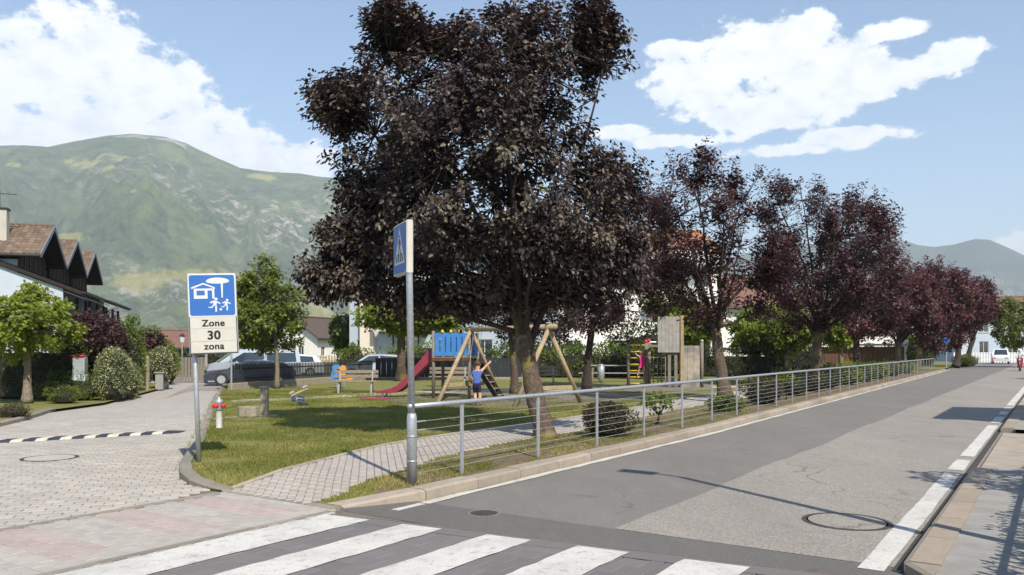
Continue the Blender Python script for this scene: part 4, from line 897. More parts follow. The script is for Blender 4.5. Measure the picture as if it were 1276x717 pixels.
tree('broadleaf_tree', 'yellow green leafy tree behind the clipped dark hedge', 'tree', None, b15,
     [([(910, 400), (935, 385), (970, 380), (1000, 390), (1010, 420), (990, 440), (950, 442), (915, 438)], 1.0)], 50,
     [b15, Q(945, 455, 50), Q(946, 440, 50), Q(950, 420, 50)], 0.15, M['green_light'], M['bark_dark'], 320, 30, (0.24, 0.65), 35, thick=2.4, shoot_len=0.7, limbs=9, simple=True)
b16 = P(1048, 468, 0.12)
tree('broadleaf_tree', 'small green tree with pale trunk beside the timber shed', 'tree', None, b16,
     [([(1030, 405), (1048, 398), (1062, 408), (1062, 425), (1045, 432), (1030, 425)], 1.0)], 50.5, [b16, Q(1048, 450, 50.5), Q(1048, 435, 50.5), Q(1048, 420, 50.5)], 0.15, M['green_light'], M['bark_grey'], 120, 30, (0.24, 0.65), 36, thick=1.2, shoot_len=0.6, limbs=6, simple=True)
b17 = P(978, 472, 0.12)
tree('broadleaf_tree', 'slender dark trunked green tree in front of the hedge end', 'tree', None, b17,
     [([(960, 405), (985, 395), (1008, 405), (1010, 425), (990, 432), (965, 428)], 1.0)], 45, [b17, Q(979, 455, 45), Q(980, 435, 45), Q(980, 415, 45)], 0.1, M['green'], M['bark_dark'], 130, 30, (0.22, 0.65), 37, thick=1.4, shoot_len=0.6, limbs=6, simple=True)
b18 = RD(96, 0.2, 0.1)
tree('street_tree', 'bright green roadside tree opposite the plum row near the white end house', 'tree', None, b18,
     [([(1240, 385), (1252, 374), (1275, 378), (1310, 372), (1330, 400), (1320, 425), (1285, 434), (1262, 432), (1245, 425), (1238, 405)], 1.0)], 79, [b18, Vector((b18.x, b18.y, 1.0)), Vector((b18.x, b18.y, 2.2)), Vector((b18.x - 0.2, b18.y, 3.2))], 0.2, M['green'], M['bark_grey'], 300, 30, (0.28, 0.65), 38, thick=3.0, shoot_len=0.9, limbs=9, simple=True, light=0.2)
b19 = P(440, 462, 0.12)
tree('conifer_tree', 'pointed dark green tree beside the pale apartment block corner', 'tree', None, b19,
     [([(413, 405), (420, 396), (428, 393), (440, 395), (446, 420), (446, 440), (420, 436), (412, 415)], 1.0)], 66, [b19, Q(430, 445, 66), Q(430, 430, 66), Q(430, 412, 66)], 0.18, M['green'], M['bark_dark'], 160, 26, (0.28, 0.6), 39, thick=1.6, shoot_len=0.6, limbs=6, simple=True)
b20 = P(115, 494, 0.12)
tree('copper_tree', 'dark copper leaved tree in front of the row of gabled houses', 'tree', None, b20,
     [([(82, 405), (100, 392), (122, 386), (142, 392), (156, 418), (150, 450), (120, 455), (88, 450), (78, 420)], 1.0)], 28.5, [b20, Q(115, 478, 28.5), Q(115, 462, 28.5), Q(115, 445, 28.5)], 0.1, M['plum_red'], M['bark_dark'], 260, 32, (0.13, 0.5), 40, shrink=0.25, thick=1.4, shoot_len=0.5, limbs=8, simple=True)
b21 = P(182, 480, 0.12)
tree('copper_tree', 'small dark copper tree behind the rounded variegated bush', 'tree', None, b21,
     [([(170, 425), (182, 416), (200, 418), (206, 432), (200, 445), (175, 446)], 1.0)], 39, [b21, Q(184, 460, 39), Q(186, 445, 39)], 0.08, M['plum_red'], M['bark_dark'], 90, 28, (0.16, 0.5), 41, thick=1.0, shoot_len=0.5, limbs=6, simple=True)
b22 = P(186, 474, 0.12)
tree('green_tree', 'green tree showing above the small copper tree near the street end', 'tree', None, b22,
     [([(172, 418), (186, 411), (198, 418), (200, 432), (178, 434)], 1.0)], 46, [b22, Q(186, 455, 46), Q(186, 440, 46)], 0.1, M['green'], M['bark_dark'], 80, 28, (0.2, 0.6), 42, thick=1.2, shoot_len=0.5, limbs=6, simple=True)

# shrubs of the planting strip
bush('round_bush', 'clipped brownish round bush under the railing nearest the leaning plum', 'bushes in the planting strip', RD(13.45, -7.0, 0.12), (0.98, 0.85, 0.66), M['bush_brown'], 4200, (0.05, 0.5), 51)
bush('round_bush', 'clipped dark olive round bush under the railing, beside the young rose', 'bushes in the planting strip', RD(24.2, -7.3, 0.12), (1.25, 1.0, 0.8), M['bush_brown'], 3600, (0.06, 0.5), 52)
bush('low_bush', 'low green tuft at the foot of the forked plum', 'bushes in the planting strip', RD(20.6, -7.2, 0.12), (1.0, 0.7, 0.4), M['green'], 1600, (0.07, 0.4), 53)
def rose(base, seed, label, h=0.55):
    rs = np.random.RandomState(seed); root = empty('young_shrub', base, 0, label, 'shrub', 'bushes in the planting strip'); mb = MB(); pos = []
    for k in range(7):
        a = k * 0.95 + rs.uniform(0, 0.4); e = np.array([math.cos(a) * 0.22, math.sin(a) * 0.18, h * rs.uniform(0.75, 1.1)]); mb.tube([(0, 0, 0), (0.05, 0, h * 0.35), tuple(e)], [0.035, 0.02, 0.006], 5)
        pos.append(e + rs.normal(0, 0.09, (26, 3)))
    mb.build('stems', M['bark_dark'], root); pos = np.concatenate(pos); n = len(pos)
    leaves('foliage', pos, rs.normal(0, 1, (n, 3)) + [0, 0, -0.2], rs.normal(0, 0.5, (n, 3)) + [0, -.3, 1], rs.uniform(0.07, 0.12, n), rs.uniform(0.05, 0.08, n), M['green'], root, rs)
rose(RD(16.2, -7.2, 0.12), 1, 'small young shrub with bent stem between the two clipped bushes')
rose(RD(26.6, -7.3, 0.12), 2, 'young dark stemmed shrub just past the second clipped bush', 0.7)
for k, (t_, sz_, mk, lb) in enumerate(((29.3, 0.9, 'green_dark', 'upright dark conifer bush behind the railing under the mossy plum'), (32.5, 0.85, 'bush_brown', 'brownish low bush between two dark bushes behind the railing'), (35.3, 1.0, 'green_dark', 'broad dark green bush behind the railing past the brownish one'),
                                       (39.5, 1.0, 'green_light', 'light green leafy bush behind the railing'), (43.5, 0.95, 'green', 'mid green leafy bush behind the railing'), (48, 0.95, 'green_light', 'yellow green bush behind the railing by the shed'), (54, 0.9, 'green', 'dense green bush behind the far railing'), (60, 0.9, 'green_light', 'bright bush behind the railing close to its end'))):
    bush('railing_bush', lb, 'bushes in the planting strip', RD(t_, -7.45 + drift(t_), 0.12), (1.5 if t_ > 38 else 1.0, 1.0, sz_), M[mk], 1300, (0.09, 0.5), 60 + k)
# hedges and garden planting
def hbox(lb, c, size, mk, n, leaf, seed, rz=0.0, name='hedge', grp=None, **kw): return bush(name, lb, grp, c, size, M[mk], n, leaf, seed, box=True, cat='hedge', rz=rz, **kw)
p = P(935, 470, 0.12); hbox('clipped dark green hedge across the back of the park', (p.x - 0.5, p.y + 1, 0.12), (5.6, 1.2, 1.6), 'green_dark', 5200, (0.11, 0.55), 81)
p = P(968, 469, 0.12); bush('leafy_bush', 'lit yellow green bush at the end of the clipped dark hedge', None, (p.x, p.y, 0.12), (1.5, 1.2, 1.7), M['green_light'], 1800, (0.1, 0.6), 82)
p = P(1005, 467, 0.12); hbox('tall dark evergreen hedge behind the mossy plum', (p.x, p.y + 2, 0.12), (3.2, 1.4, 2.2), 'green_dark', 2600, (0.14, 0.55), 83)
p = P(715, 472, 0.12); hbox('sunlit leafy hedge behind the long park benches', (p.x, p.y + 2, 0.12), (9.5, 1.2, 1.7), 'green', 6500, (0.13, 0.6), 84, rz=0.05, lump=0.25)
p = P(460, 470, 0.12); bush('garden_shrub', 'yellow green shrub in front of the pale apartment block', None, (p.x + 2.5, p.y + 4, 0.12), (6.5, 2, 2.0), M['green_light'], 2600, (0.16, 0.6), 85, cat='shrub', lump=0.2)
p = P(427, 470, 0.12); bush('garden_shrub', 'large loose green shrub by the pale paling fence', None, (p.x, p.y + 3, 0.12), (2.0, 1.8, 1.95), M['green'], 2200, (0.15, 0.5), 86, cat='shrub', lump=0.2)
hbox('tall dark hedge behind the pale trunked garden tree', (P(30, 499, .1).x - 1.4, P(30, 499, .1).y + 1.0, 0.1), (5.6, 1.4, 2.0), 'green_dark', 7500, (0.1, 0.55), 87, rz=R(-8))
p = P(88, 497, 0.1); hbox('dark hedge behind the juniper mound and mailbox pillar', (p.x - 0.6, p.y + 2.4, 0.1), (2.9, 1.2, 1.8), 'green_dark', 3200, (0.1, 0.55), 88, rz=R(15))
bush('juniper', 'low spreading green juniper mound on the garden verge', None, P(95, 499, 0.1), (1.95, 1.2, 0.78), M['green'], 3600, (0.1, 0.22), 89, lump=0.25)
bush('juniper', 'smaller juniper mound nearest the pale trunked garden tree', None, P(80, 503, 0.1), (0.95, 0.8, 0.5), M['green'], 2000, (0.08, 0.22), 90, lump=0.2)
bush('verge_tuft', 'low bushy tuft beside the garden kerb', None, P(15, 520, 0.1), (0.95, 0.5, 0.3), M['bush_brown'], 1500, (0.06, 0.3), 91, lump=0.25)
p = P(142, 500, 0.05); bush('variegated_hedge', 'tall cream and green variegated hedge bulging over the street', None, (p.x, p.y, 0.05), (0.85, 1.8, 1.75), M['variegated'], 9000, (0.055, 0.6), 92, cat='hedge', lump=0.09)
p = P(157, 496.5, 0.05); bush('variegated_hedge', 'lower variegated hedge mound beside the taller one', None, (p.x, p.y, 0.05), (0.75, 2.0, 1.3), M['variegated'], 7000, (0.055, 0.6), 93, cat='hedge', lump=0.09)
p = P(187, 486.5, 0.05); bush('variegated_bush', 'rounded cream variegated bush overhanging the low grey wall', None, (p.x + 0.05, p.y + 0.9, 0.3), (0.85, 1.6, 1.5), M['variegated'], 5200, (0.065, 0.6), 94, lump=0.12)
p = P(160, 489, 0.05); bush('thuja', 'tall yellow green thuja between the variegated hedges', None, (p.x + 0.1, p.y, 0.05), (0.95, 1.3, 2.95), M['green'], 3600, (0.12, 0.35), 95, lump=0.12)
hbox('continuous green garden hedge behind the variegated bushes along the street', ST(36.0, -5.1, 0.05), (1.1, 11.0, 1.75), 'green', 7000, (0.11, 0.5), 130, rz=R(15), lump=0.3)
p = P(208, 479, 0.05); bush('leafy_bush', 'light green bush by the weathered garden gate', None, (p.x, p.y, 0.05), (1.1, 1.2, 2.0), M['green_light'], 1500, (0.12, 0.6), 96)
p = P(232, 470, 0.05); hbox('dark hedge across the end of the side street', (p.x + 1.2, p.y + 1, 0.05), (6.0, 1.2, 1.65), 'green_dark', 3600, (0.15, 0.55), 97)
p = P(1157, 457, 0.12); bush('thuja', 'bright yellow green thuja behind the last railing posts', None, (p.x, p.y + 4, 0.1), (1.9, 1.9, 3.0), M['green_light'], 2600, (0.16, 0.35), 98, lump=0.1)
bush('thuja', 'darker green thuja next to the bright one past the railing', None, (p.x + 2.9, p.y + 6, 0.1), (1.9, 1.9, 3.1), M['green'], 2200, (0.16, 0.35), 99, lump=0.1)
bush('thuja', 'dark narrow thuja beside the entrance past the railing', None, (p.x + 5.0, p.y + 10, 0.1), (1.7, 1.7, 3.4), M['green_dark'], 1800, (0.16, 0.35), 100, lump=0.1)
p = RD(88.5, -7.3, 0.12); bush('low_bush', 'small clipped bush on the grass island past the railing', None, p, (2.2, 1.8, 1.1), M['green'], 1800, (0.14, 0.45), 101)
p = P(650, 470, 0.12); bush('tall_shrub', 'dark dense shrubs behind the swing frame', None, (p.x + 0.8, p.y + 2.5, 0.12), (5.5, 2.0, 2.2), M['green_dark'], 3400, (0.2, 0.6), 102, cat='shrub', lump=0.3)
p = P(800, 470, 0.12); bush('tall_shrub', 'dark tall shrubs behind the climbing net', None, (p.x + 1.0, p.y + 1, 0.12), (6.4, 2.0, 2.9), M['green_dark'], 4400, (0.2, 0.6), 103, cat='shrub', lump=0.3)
# far wood at the end of the road and behind the park, read as one mass
rs = np.random.RandomState(77); pos = []
for k in range(60):
    a = R(rs.uniform(-30, 31)); dd = rs.uniform(150, 230); c = np.array([math.sin(a) * dd, math.cos(a) * dd, 2.0]); hh = rs.uniform(2, 4.5)
    v = unit(rs.normal(0, 1, (160, 3))) * np.array([4.5, 4.5, hh]) * rs.uniform(0.75, 1, (160, 1)); pos.append(c + v)
pos = np.concatenate(pos); pos[:, 2] = np.maximum(pos[:, 2], 0.1); n = len(pos)
fw = leaves('far_wood', pos, rs.normal(0, 1, (n, 3)), rs.normal(0, .6, (n, 3)) + [0, -.4, .8], rs.uniform(1.0, 1.8, n), rs.uniform(0.8, 1.3, n), M['green'], None, rs, True); tag(fw, kind='stuff')

# grass blades on the near lawn, verge and planting strip
def grass(name, n, region, hmin, hmax, seed, m):
    rs = np.random.RandomState(seed); pts = []
    while sum(len(q) for q in pts) < n: pts.append(region(rs, n))
    p = np.concatenate(pts)[:n]; keep = fbm(p[:, 0] * 1.7 + 90, p[:, 1] * 1.7 + 90, seed + 9, 4) + rs.normal(0, 0.1, n) < 0.24; p = p[keep]; n = len(p)
    a = rs.uniform(0, 6.28, n); h = rs.uniform(hmin, hmax, n); side = np.stack([np.cos(a), np.sin(a), 0 * a], 1) * 0.006
    tip = p + np.stack([rs.normal(0, 0.4, n) * h, rs.normal(0, 0.4, n) * h, h], 1)
    V = np.stack([p - side, p + side, tip], 1).reshape(-1, 3); Fq = np.arange(n * 3).reshape(-1, 3)
    tone = np.clip(0.4 + 0.35 * np.clip((9.5 - road_ts(p[:, 0], p[:, 1])[0]) / 3.5, 0, 1) + 1.2 * fbm(p[:, 0] * 0.8 + 40, p[:, 1] * 0.8 + 40, seed, 4) + rs.normal(0, 0.2, n), 0, 1)
    o = np_mesh(name, V, Fq, m, None, np.repeat(tone, 3)); tag(o, kind='stuff'); return o
ll_t = np.linspace(6.2, 24, 200); ll_s = np.array([lawn_left(q) for q in ll_t])
pf_s = np.array([pf(q) for q in ll_t]); pn_s = np.array([pn(q) for q in ll_t]); kb_s = np.array([kb(q) for q in ll_t]); gz_s = np.array([gz(q) for q in ll_t])
def reg_lawn(rs, n):
    t = 6.25 + (rs.rand(n * 2) ** 1.3) * 17; s = rs.uniform(-30, -8.3, n * 2); k = (s > np.interp(t, ll_t, ll_s) + 0.12) & (s < np.interp(t, ll_t, pf_s) - 0.09)
    t, s = t[k], s[k]; return np.stack([t * RE[0] + s * RN[0], t * RE[1] + s * RN[1], np.interp(t, ll_t, gz_s)], 1)
def reg_strip(rs, n):
    t = 6.3 + (rs.rand(n * 2) ** 1.2) * 15; s = rs.uniform(-8.8, -6.3, n * 2); k = (s > np.interp(t, ll_t, pn_s) + 0.02) & (s < np.interp(t, ll_t, kb_s) - 0.03)
    k &= (rs.rand(n * 2) < np.clip(1.15 - (t - 6) * 0.09, 0.3, 1)) & ~((t < 7.0) & (s > -6.62 - (7 - t) * 0.1))
    t, s = t[k], s[k]; return np.stack([t * RE[0] + s * RN[0], t * RE[1] + s * RN[1], np.interp(t, ll_t, gz_s)], 1)
grass('lawn_grass', 150000, reg_lawn, 0.02, 0.055, 1, M['grass_blade'])
grass('strip_grass', 16000, reg_strip, 0.02, 0.06, 2, M['grass_blade'])
def edge_tufts(rs, n):
    f = rs.rand(n); P1, P2 = np.array(STREET_KERB[2])[:2], np.array(STREET_KERB[7])[:2]
    q = P1 + (P2 - P1) * f[:, None] + rs.normal(0, 0.03, (n, 2)) - np.array(SN) * 0.04; return np.concatenate([q, np.full((n, 1), 0.015)], 1)
grass('kerb_weeds', 900, edge_tufts, 0.02, 0.05, 3, M['grass_blade'])

# ------------------------------------------------------------------ railing along the kerb
POSTS = [8.35] + [8.35 + 1.87 * k for k in range(1, 34)]
rs_ = lambda t: -6.47 + drift(t)
rail = empty('guard_railing', RD(7.36, rs_(7.4), 0.12), 0, 'long galvanised railing with round top rail and thin wires beside the road', 'railing')
rb = Vector(rail.location)
post_me = None
for k, t in enumerate(POSTS):
    p = RD(t, rs_(t), 0.0) - Vector((rb.x, rb.y, 0))
    if post_me is None:
        mb = MB(); mb.box((0, 0, 0.45), (0.022, 0.055, 0.94), ch=0.004); mb.box((0, 0, -0.008), (0.09, 0.09, 0.014), ch=0.003)
        o = mb.build('post', M['galv'], rail); post_me = o.data
    else: o = bpy.data.objects.new('post', post_me); col.objects.link(o); o.parent = rail
    o.location = (p.x, p.y, 0.0); o.rotation_euler = (0, 0, -A_ROAD)
def rail_pts(z, off=0.0):
    q = []
    for t in [7.3] + POSTS:
        p = RD(t, rs_(t) + off, 0) - Vector((rb.x, rb.y, 0)); q.append((p.x, p.y, z))
    return q
MB().tube(rail_pts(0.945), 0.03, 10).build('top_rail', M['galv'], rail, True)
for i in range(7):
    z = 0.12 + i * 0.105
    w = MB().tube(rail_pts(z), 0.0042, 4).build('wire', M['wire'], rail)
    if i in (5, 6):
        mb = MB(); a, b = Vector(rail_pts(z)[0]), Vector(rail_pts(z)[1]); d_ = (b - a).normalized()
        mb.tube([a + d_ * 0.1, a + d_ * 0.14, a + d_ * 0.3, a + d_ * 0.34], [0.005, 0.011, 0.011, 0.005], 6); mb.build('turnbuckle', M['wire'], w)
# end post socket belongs to the crossing sign
sp = RD(7.36, rs_(7.36), 0.1)
cs = empty('crossing_sign', sp, 0, 'blue pedestrian crossing sign on tall pole at the end of the railing', 'sign')
pole = MB(); pole.tube([(0, 0, 0.0), (0, 0, 0.82), (0, 0, 0.88)], [0.062, 0.062, 0.05], 14); pole.build('sleeve', M['galv'], cs, True)
MB().tube([(0, 0, 0.85), (-0.03, 0.0, 2.6), (-0.035, 0, 3.2)], 0.041, 12).build('pole', M['galv'], cs, True)
for z in (0.3, 0.6): MB().lathe((0, 0, z), [(0.06, -0.004), (0.066, -0.004), (0.066, 0.012), (0.06, 0.012)], 14).build('clamp_ring', M['galv'], cs, True)
phi = R(22.5); u_ = Vector((-math.sin(phi), math.cos(phi), 0)); nrm_ = Vector((-math.cos(phi), -math.sin(phi), 0))
# sign box: u_ along the plate away from the pole, face normal nrm_
SM = Matrix((u_, Vector((0, 0, 1)), nrm_)).transposed().to_4x4()        # local x along plate, y up, z out of the face
def sgn(base, mtx): return mtx
bc = Vector((-0.035, 0, 2.9)) + u_ * 0.27
mb = MB(); mb.box(bc, (0.64, 0.64, 0.085), M=SM, ch=0.012); box = mb.build('sign_box', M['sign_white'], cs)
def plate_poly(mb, poly, M_, c, z):
    V = [M_ @ Vector((x, y, z)) + c for x, y in poly]; mb.add(V, [tuple(range(len(V)))]); return mb
def rrect(w, h, r, n=4):
    out = []
    for cx, cy, a0 in ((w / 2 - r, h / 2 - r, 0), (-w / 2 + r, h / 2 - r, 90), (-w / 2 + r, -h / 2 + r, 180), (w / 2 - r, -h / 2 + r, 270)):
        for k in range(n + 1): a = R(a0 + 90 * k / n); out.append((cx + r * math.cos(a), cy + r * math.sin(a)))
    return out
for sgn_ in (1, -1):
    Mx = SM if sgn_ == 1 else SM @ Matrix.Rotation(math.pi, 4, 'Y')
    f = MB(); plate_poly(f, rrect(0.58, 0.6, 0.03), Mx, bc, 0.0455); f.build('blue_face', M['sign_blue'], box)
    f = MB(); plate_poly(f, [(-0.25, -0.19), (0.25, -0.19), (0.0, 0.26)], Mx, bc, 0.047); f.build('white_triangle', M['sign_symbol'], box)
    f = MB()
    for k in range(4): x = -0.15 + k * 0.1; plate_poly(f, [(x - 0.028, -0.165), (x + 0.028, -0.165), (x * 0.75 + 0.02, -0.06), (x * 0.75 - 0.02, -0.06)], Mx, bc, 0.0485)
    # walking figure: head, body, arms, legs
    plate_poly(f, [(0.022 * math.cos(a * 0.7), 0.155 + 0.022 * math.sin(a * 0.7)) for a in range(9)], Mx, bc, 0.0485)
    for q in ([(-0.022, 0.125), (0.024, 0.125), (0.02, 0.02), (-0.02, 0.02)], [(-0.02, 0.03), (0.006, 0.03), (-0.055, -0.09), (-0.08, -0.085)], [(0.0, 0.03), (0.022, 0.03), (0.075, -0.085), (0.05, -0.09)], [(-0.02, 0.12), (-0.02, 0.095), (-0.065, 0.03), (-0.08, 0.045)], [(0.02, 0.12), (0.02, 0.095), (0.06, 0.04), (0.075, 0.052)]):
        plate_poly(f, q, Mx, bc, 0.0485)
    f.build('walking_figure', M['black'], box)

# ------------------------------------------------------------------ zone sign at the street corner
zb = P(248, 576, 0.11)
zs = empty('zone_sign', zb, 0, 'blue residential zone sign over white zone 30 plates on a leaning pole', 'sign')
zs.rotation_euler = (0, R(-2.2), 0)
MB().tube([(0, 0, -0.06), (0, 0, 1.0), (0, 0, 2.72)], 0.034, 12).build('pole', M['galv'], zs, True)
ZM = (Matrix.Rotation(R(16), 4, 'Z') @ Matrix.Rotation(R(90), 4, 'X'))         # x right, y up, z towards the viewer
def ZP(x, y, z): return ZM @ Vector((x, y, z))
def zbox(name, x0, x1, y0, y1, z0, z1, m, parent, ch=0.0):
    mb = MB(); mb.box(ZP((x0 + x1) / 2, (y0 + y1) / 2, (z0 + z1) / 2), (x1 - x0, y1 - y0, z1 - z0), M=ZM, ch=ch); return mb.build(name, m, parent)
O = Vector((0, 0, 0))
bx0, bx1 = -0.05, 0.61
case = zbox('sign_case', bx0 - 0.005, bx1 + 0.005, 1.57, 2.74, 0.035, 0.15, M['sign_grey'], zs, 0.012)
def zface(name, poly, z, m, parent=None):
    mb = MB(); plate_poly(mb, poly, ZM, O, z); return mb.build(name, m, parent or case)
def shift(poly, dx, dy): return [(x + dx, y + dy) for x, y in poly]
zc_ = (bx0 + bx1) / 2
zface('blue_face_border', shift(rrect(0.65, 0.62, 0.04), zc_, 2.42), 0.1515, M['sign_symbol'])
zface('blue_face', shift(rrect(0.618, 0.588, 0.03), zc_, 2.42), 0.153, M['sign_blue'])
for y0, y1 in ((1.94, 2.1), (1.755, 1.935), (1.59, 1.75)):
    zface('white_plate', [(bx0 + 0.02, y0), (bx1 - 0.02, y0), (bx1 - 0.02, y1), (bx0 + 0.02, y1)], 0.153, M['sign_white'])
fr_ = MB()
for poly in ([(bx0 + 0.004, 1.575), (bx0 + 0.014, 1.575), (bx0 + 0.014, 2.105), (bx0 + 0.004, 2.105)], [(bx1 - 0.014, 1.575), (bx1 - 0.004, 1.575), (bx1 - 0.004, 2.105), (bx1 - 0.014, 2.105)], [(bx0 + 0.004, 1.575), (bx1 - 0.004, 1.575), (bx1 - 0.004, 1.585), (bx0 + 0.004, 1.585)]): plate_poly(fr_, poly, ZM, O, 0.1535)
fr_.build('plate_trim', M['black'], case)
def text(body, size, y, bold):
    cu = bpy.data.curves.new('lettering', 'FONT'); cu.body = body; cu.size = size; cu.align_x = 'CENTER'; cu.offset = bold; cu.space_character = 1.08
    to = bpy.data.objects.new('lettering', cu); col.objects.link(to); dg = bpy.context.evaluated_depsgraph_get(); me = bpy.data.meshes.new_from_object(to.evaluated_get(dg)); bpy.data.objects.remove(to)
    me.transform(Matrix.Translation(ZP(zc_, y, 0.156)) @ ZM)
    if True:
        b_ = bmesh.new(); b_.from_mesh(me); k_ = bmesh.ops.duplicate(b_, geom=b_.verts[:] + b_.edges[:] + b_.faces[:]); bmesh.ops.translate(b_, vec=ZP(size * 0.032, 0, 0.0008), verts=[q for q in k_['geom'] if isinstance(q, bmesh.types.BMVert)]); b_.to_mesh(me); b_.free(); me.materials.clear(); link_mesh('lettering', me, M['black'], case)
text('Zone', 0.135, 1.972, 0.0024); text('30', 0.175, 1.783, 0.004); text('zona', 0.135, 1.637, 0.0024)
SX = lambda x: bx0 + 0.02 + x * 0.62; SY = lambda y: 2.125 + y * 0.588      # 0..1 in the blue face
def sym(name, polys):
    mb = MB()
    for q in polys: plate_poly(mb, [(SX(x), SY(y)) for x, y in q], ZM, O, 0.1545)
    mb.build(name, M['sign_symbol'], case)
sym('house_symbol', [[(0.05, 0.66), (0.31, 0.77), (0.57, 0.66), (0.56, 0.70), (0.31, 0.81), (0.04, 0.70)], [(0.1, 0.42), (0.4, 0.42), (0.4, 0.5), (0.1, 0.5)], [(0.1, 0.5), (0.16, 0.5), (0.16, 0.62), (0.1, 0.62)], [(0.34, 0.5), (0.4, 0.5), (0.4, 0.62), (0.34, 0.62)], [(0.1, 0.62), (0.55, 0.62), (0.55, 0.67), (0.1, 0.67)], [(0.5, 0.42), (0.55, 0.42), (0.55, 0.62), (0.5, 0.62)]])
sym('tree_symbol', [[(0.37 + 0.26 + 0.26 * math.cos(a * 0.42), 0.845 + 0.075 * math.sin(a * 0.42) * (1.25 if a < 8 else 0.8)) for a in range(15)], [(0.7, 0.79), (0.745, 0.79), (0.735, 0.44), (0.705, 0.44)]])
def runner(cx, cy, s):
    h = [(cx + 0.03 * s + 0.035 * s * math.cos(a * 0.7), cy + 0.15 * s + 0.035 * s * math.sin(a * 0.7)) for a in range(9)]
    L_ = [h]
    for q in ([(-0.02, 0.12), (0.05, 0.1), (0.03, 0.0), (-0.04, 0.0)], [(-0.04, 0.01), (0.0, 0.01), (-0.06, -0.06), (-0.14, -0.05), (-0.13, -0.03), (-0.08, -0.035)], [(0.0, 0.01), (0.035, 0.01), (0.045, -0.06), (0.04, -0.15), (0.005, -0.15), (0.01, -0.06)], [(-0.02, 0.12), (0.0, 0.09), (-0.07, 0.05), (-0.11, 0.07), (-0.08, 0.09)], [(0.05, 0.1), (0.04, 0.075), (0.1, 0.03), (0.13, 0.05)]): L_.append([(cx + x * s, cy + y * s) for x, y in q])
    return L_
sym('running_figure', runner(0.55, 0.25, 1.05)); sym('running_figure', runner(0.8, 0.25, 0.85)); sym('ball_symbol', [[(0.68 + 0.03 * math.cos(a * 0.6), 0.15 + 0.03 * math.sin(a * 0.6)) for a in range(10)]])
for z in (1.75, 2.55): MB().lathe((0, 0, z), [(0.035, -0.02), (0.042, -0.02), (0.042, 0.02), (0.035, 0.02)], 12).build('clamp', M['galv'], zs)

# ------------------------------------------------------------------ things on the street and the lawn
def manhole(label, c, r, lid_m, ring_m):
    root = empty('manhole_cover', c, 0, label, 'manhole'); MB().lathe((0, 0, 0), [(r * 0.9, 0.0), (r * 0.9, 0.005), (r, 0.004), (r, 0.0)], 36).build('ring', ring_m, root)
    MB().lathe((0, 0, 0), [(r * 0.86, 0.0), (r * 0.86, 0.0055), (r * 0.845, 0.0065)], 36).build('lid', lid_m, root)
    return root
c = P(1055, 650, 0.005); manhole('large round manhole cover in the light asphalt near the white line', c, 0.43, M['asphalt_old'], M['iron'])
c = P(62, 571, 0.02); manhole('round manhole cover flush with the street pavers', (c.x, c.y, 0.021), 0.42, M['paver'], M['iron'])
c = P(603, 640, 0.002); mh = manhole('small rusty drain cover in dirt near the crossing', c, 0.17, M['iron'], mat('drain_dirt', (0.2, 0.16, 0.11), 0.95, 0.4, 20))
for k in range(5): MB().box(((k - 2) * 0.05, 0, 0.009), (0.018, 0.2 if abs(k - 2) < 2 else 0.12, 0.008)).build('bar', M['iron'], mh)
# speed hump
a = P(228, 538.5, 0.02); b = P(0, 551, 0.02); dr = (b - a).normalized(); sd_ = Vector((dr.y, -dr.x, 0)) * -1
hump = empty('speed_hump', (a.x, a.y, 0.02), 0, 'black and white striped speed hump across the paved street', 'speed hump')
pos_ = 0.0; k = 0
while pos_ < 4.6:
    L = 0.34 if k == 0 else 0.2 if k % 2 else 0.21
    sk = sd_ * 0.22 + dr * 0.12
    mb = MB(); prof = [(-1.0, 0.0), (-0.62, 0.04), (0.62, 0.04), (1.0, 0.0)]; V = []
    for e in (pos_ + 0.003, pos_ + L - 0.003):
        for w, z in prof: q = dr * e + sk * w; hz_ = z if not (k == 0 and e < 0.1) else 0.004 + z * 0.2; V.append((q.x, q.y, hz_))
    mb.add(V, [(0, 1, 5, 4), (1, 2, 6, 5), (2, 3, 7, 6), (0, 1, 2, 3), (4, 5, 6, 7)]); mb.build('hump_segment', M['bump_white'] if k % 2 else M['bump_dark'], hump); pos_ += L; k += 1
# hydrant
hy = empty('fire_hydrant', P(273, 534, 0.12), 0, 'short grey fire hydrant with red caps on the lawn edge', 'hydrant')
MB().lathe((0, 0, 0), [(0.075, 0), (0.075, 0.02), (0.06, 0.03), (0.06, 0.36), (0.062, 0.38)], 14).build('pipe', mat('hydrant_grey', (0.4, 0.4, 0.38), 0.6, 0.15, 12), hy, True)
hd = MB().lathe((0, 0, 0.38), [(0.075, 0), (0.085, 0.02), (0.085, 0.16), (0.09, 0.17), (0.06, 0.22), (0.025, 0.24), (0.025, 0.27)], 14).build('head', M['galv'], hy, True)
for a_, rr in ((R(200), 0.04), (R(255), 0.045), (R(-20), 0.04)):
    d_ = Vector((math.cos(a_), math.sin(a_), 0)); MB().tube([d_ * 0.07 + Vector((0, 0, 0.47)), d_ * 0.14 + Vector((0, 0, 0.47)), d_ * 0.145 + Vector((0, 0, 0.47))], [rr, rr, rr * 0.6], 10).build('red_cap', M['red_bright'], hd, True)
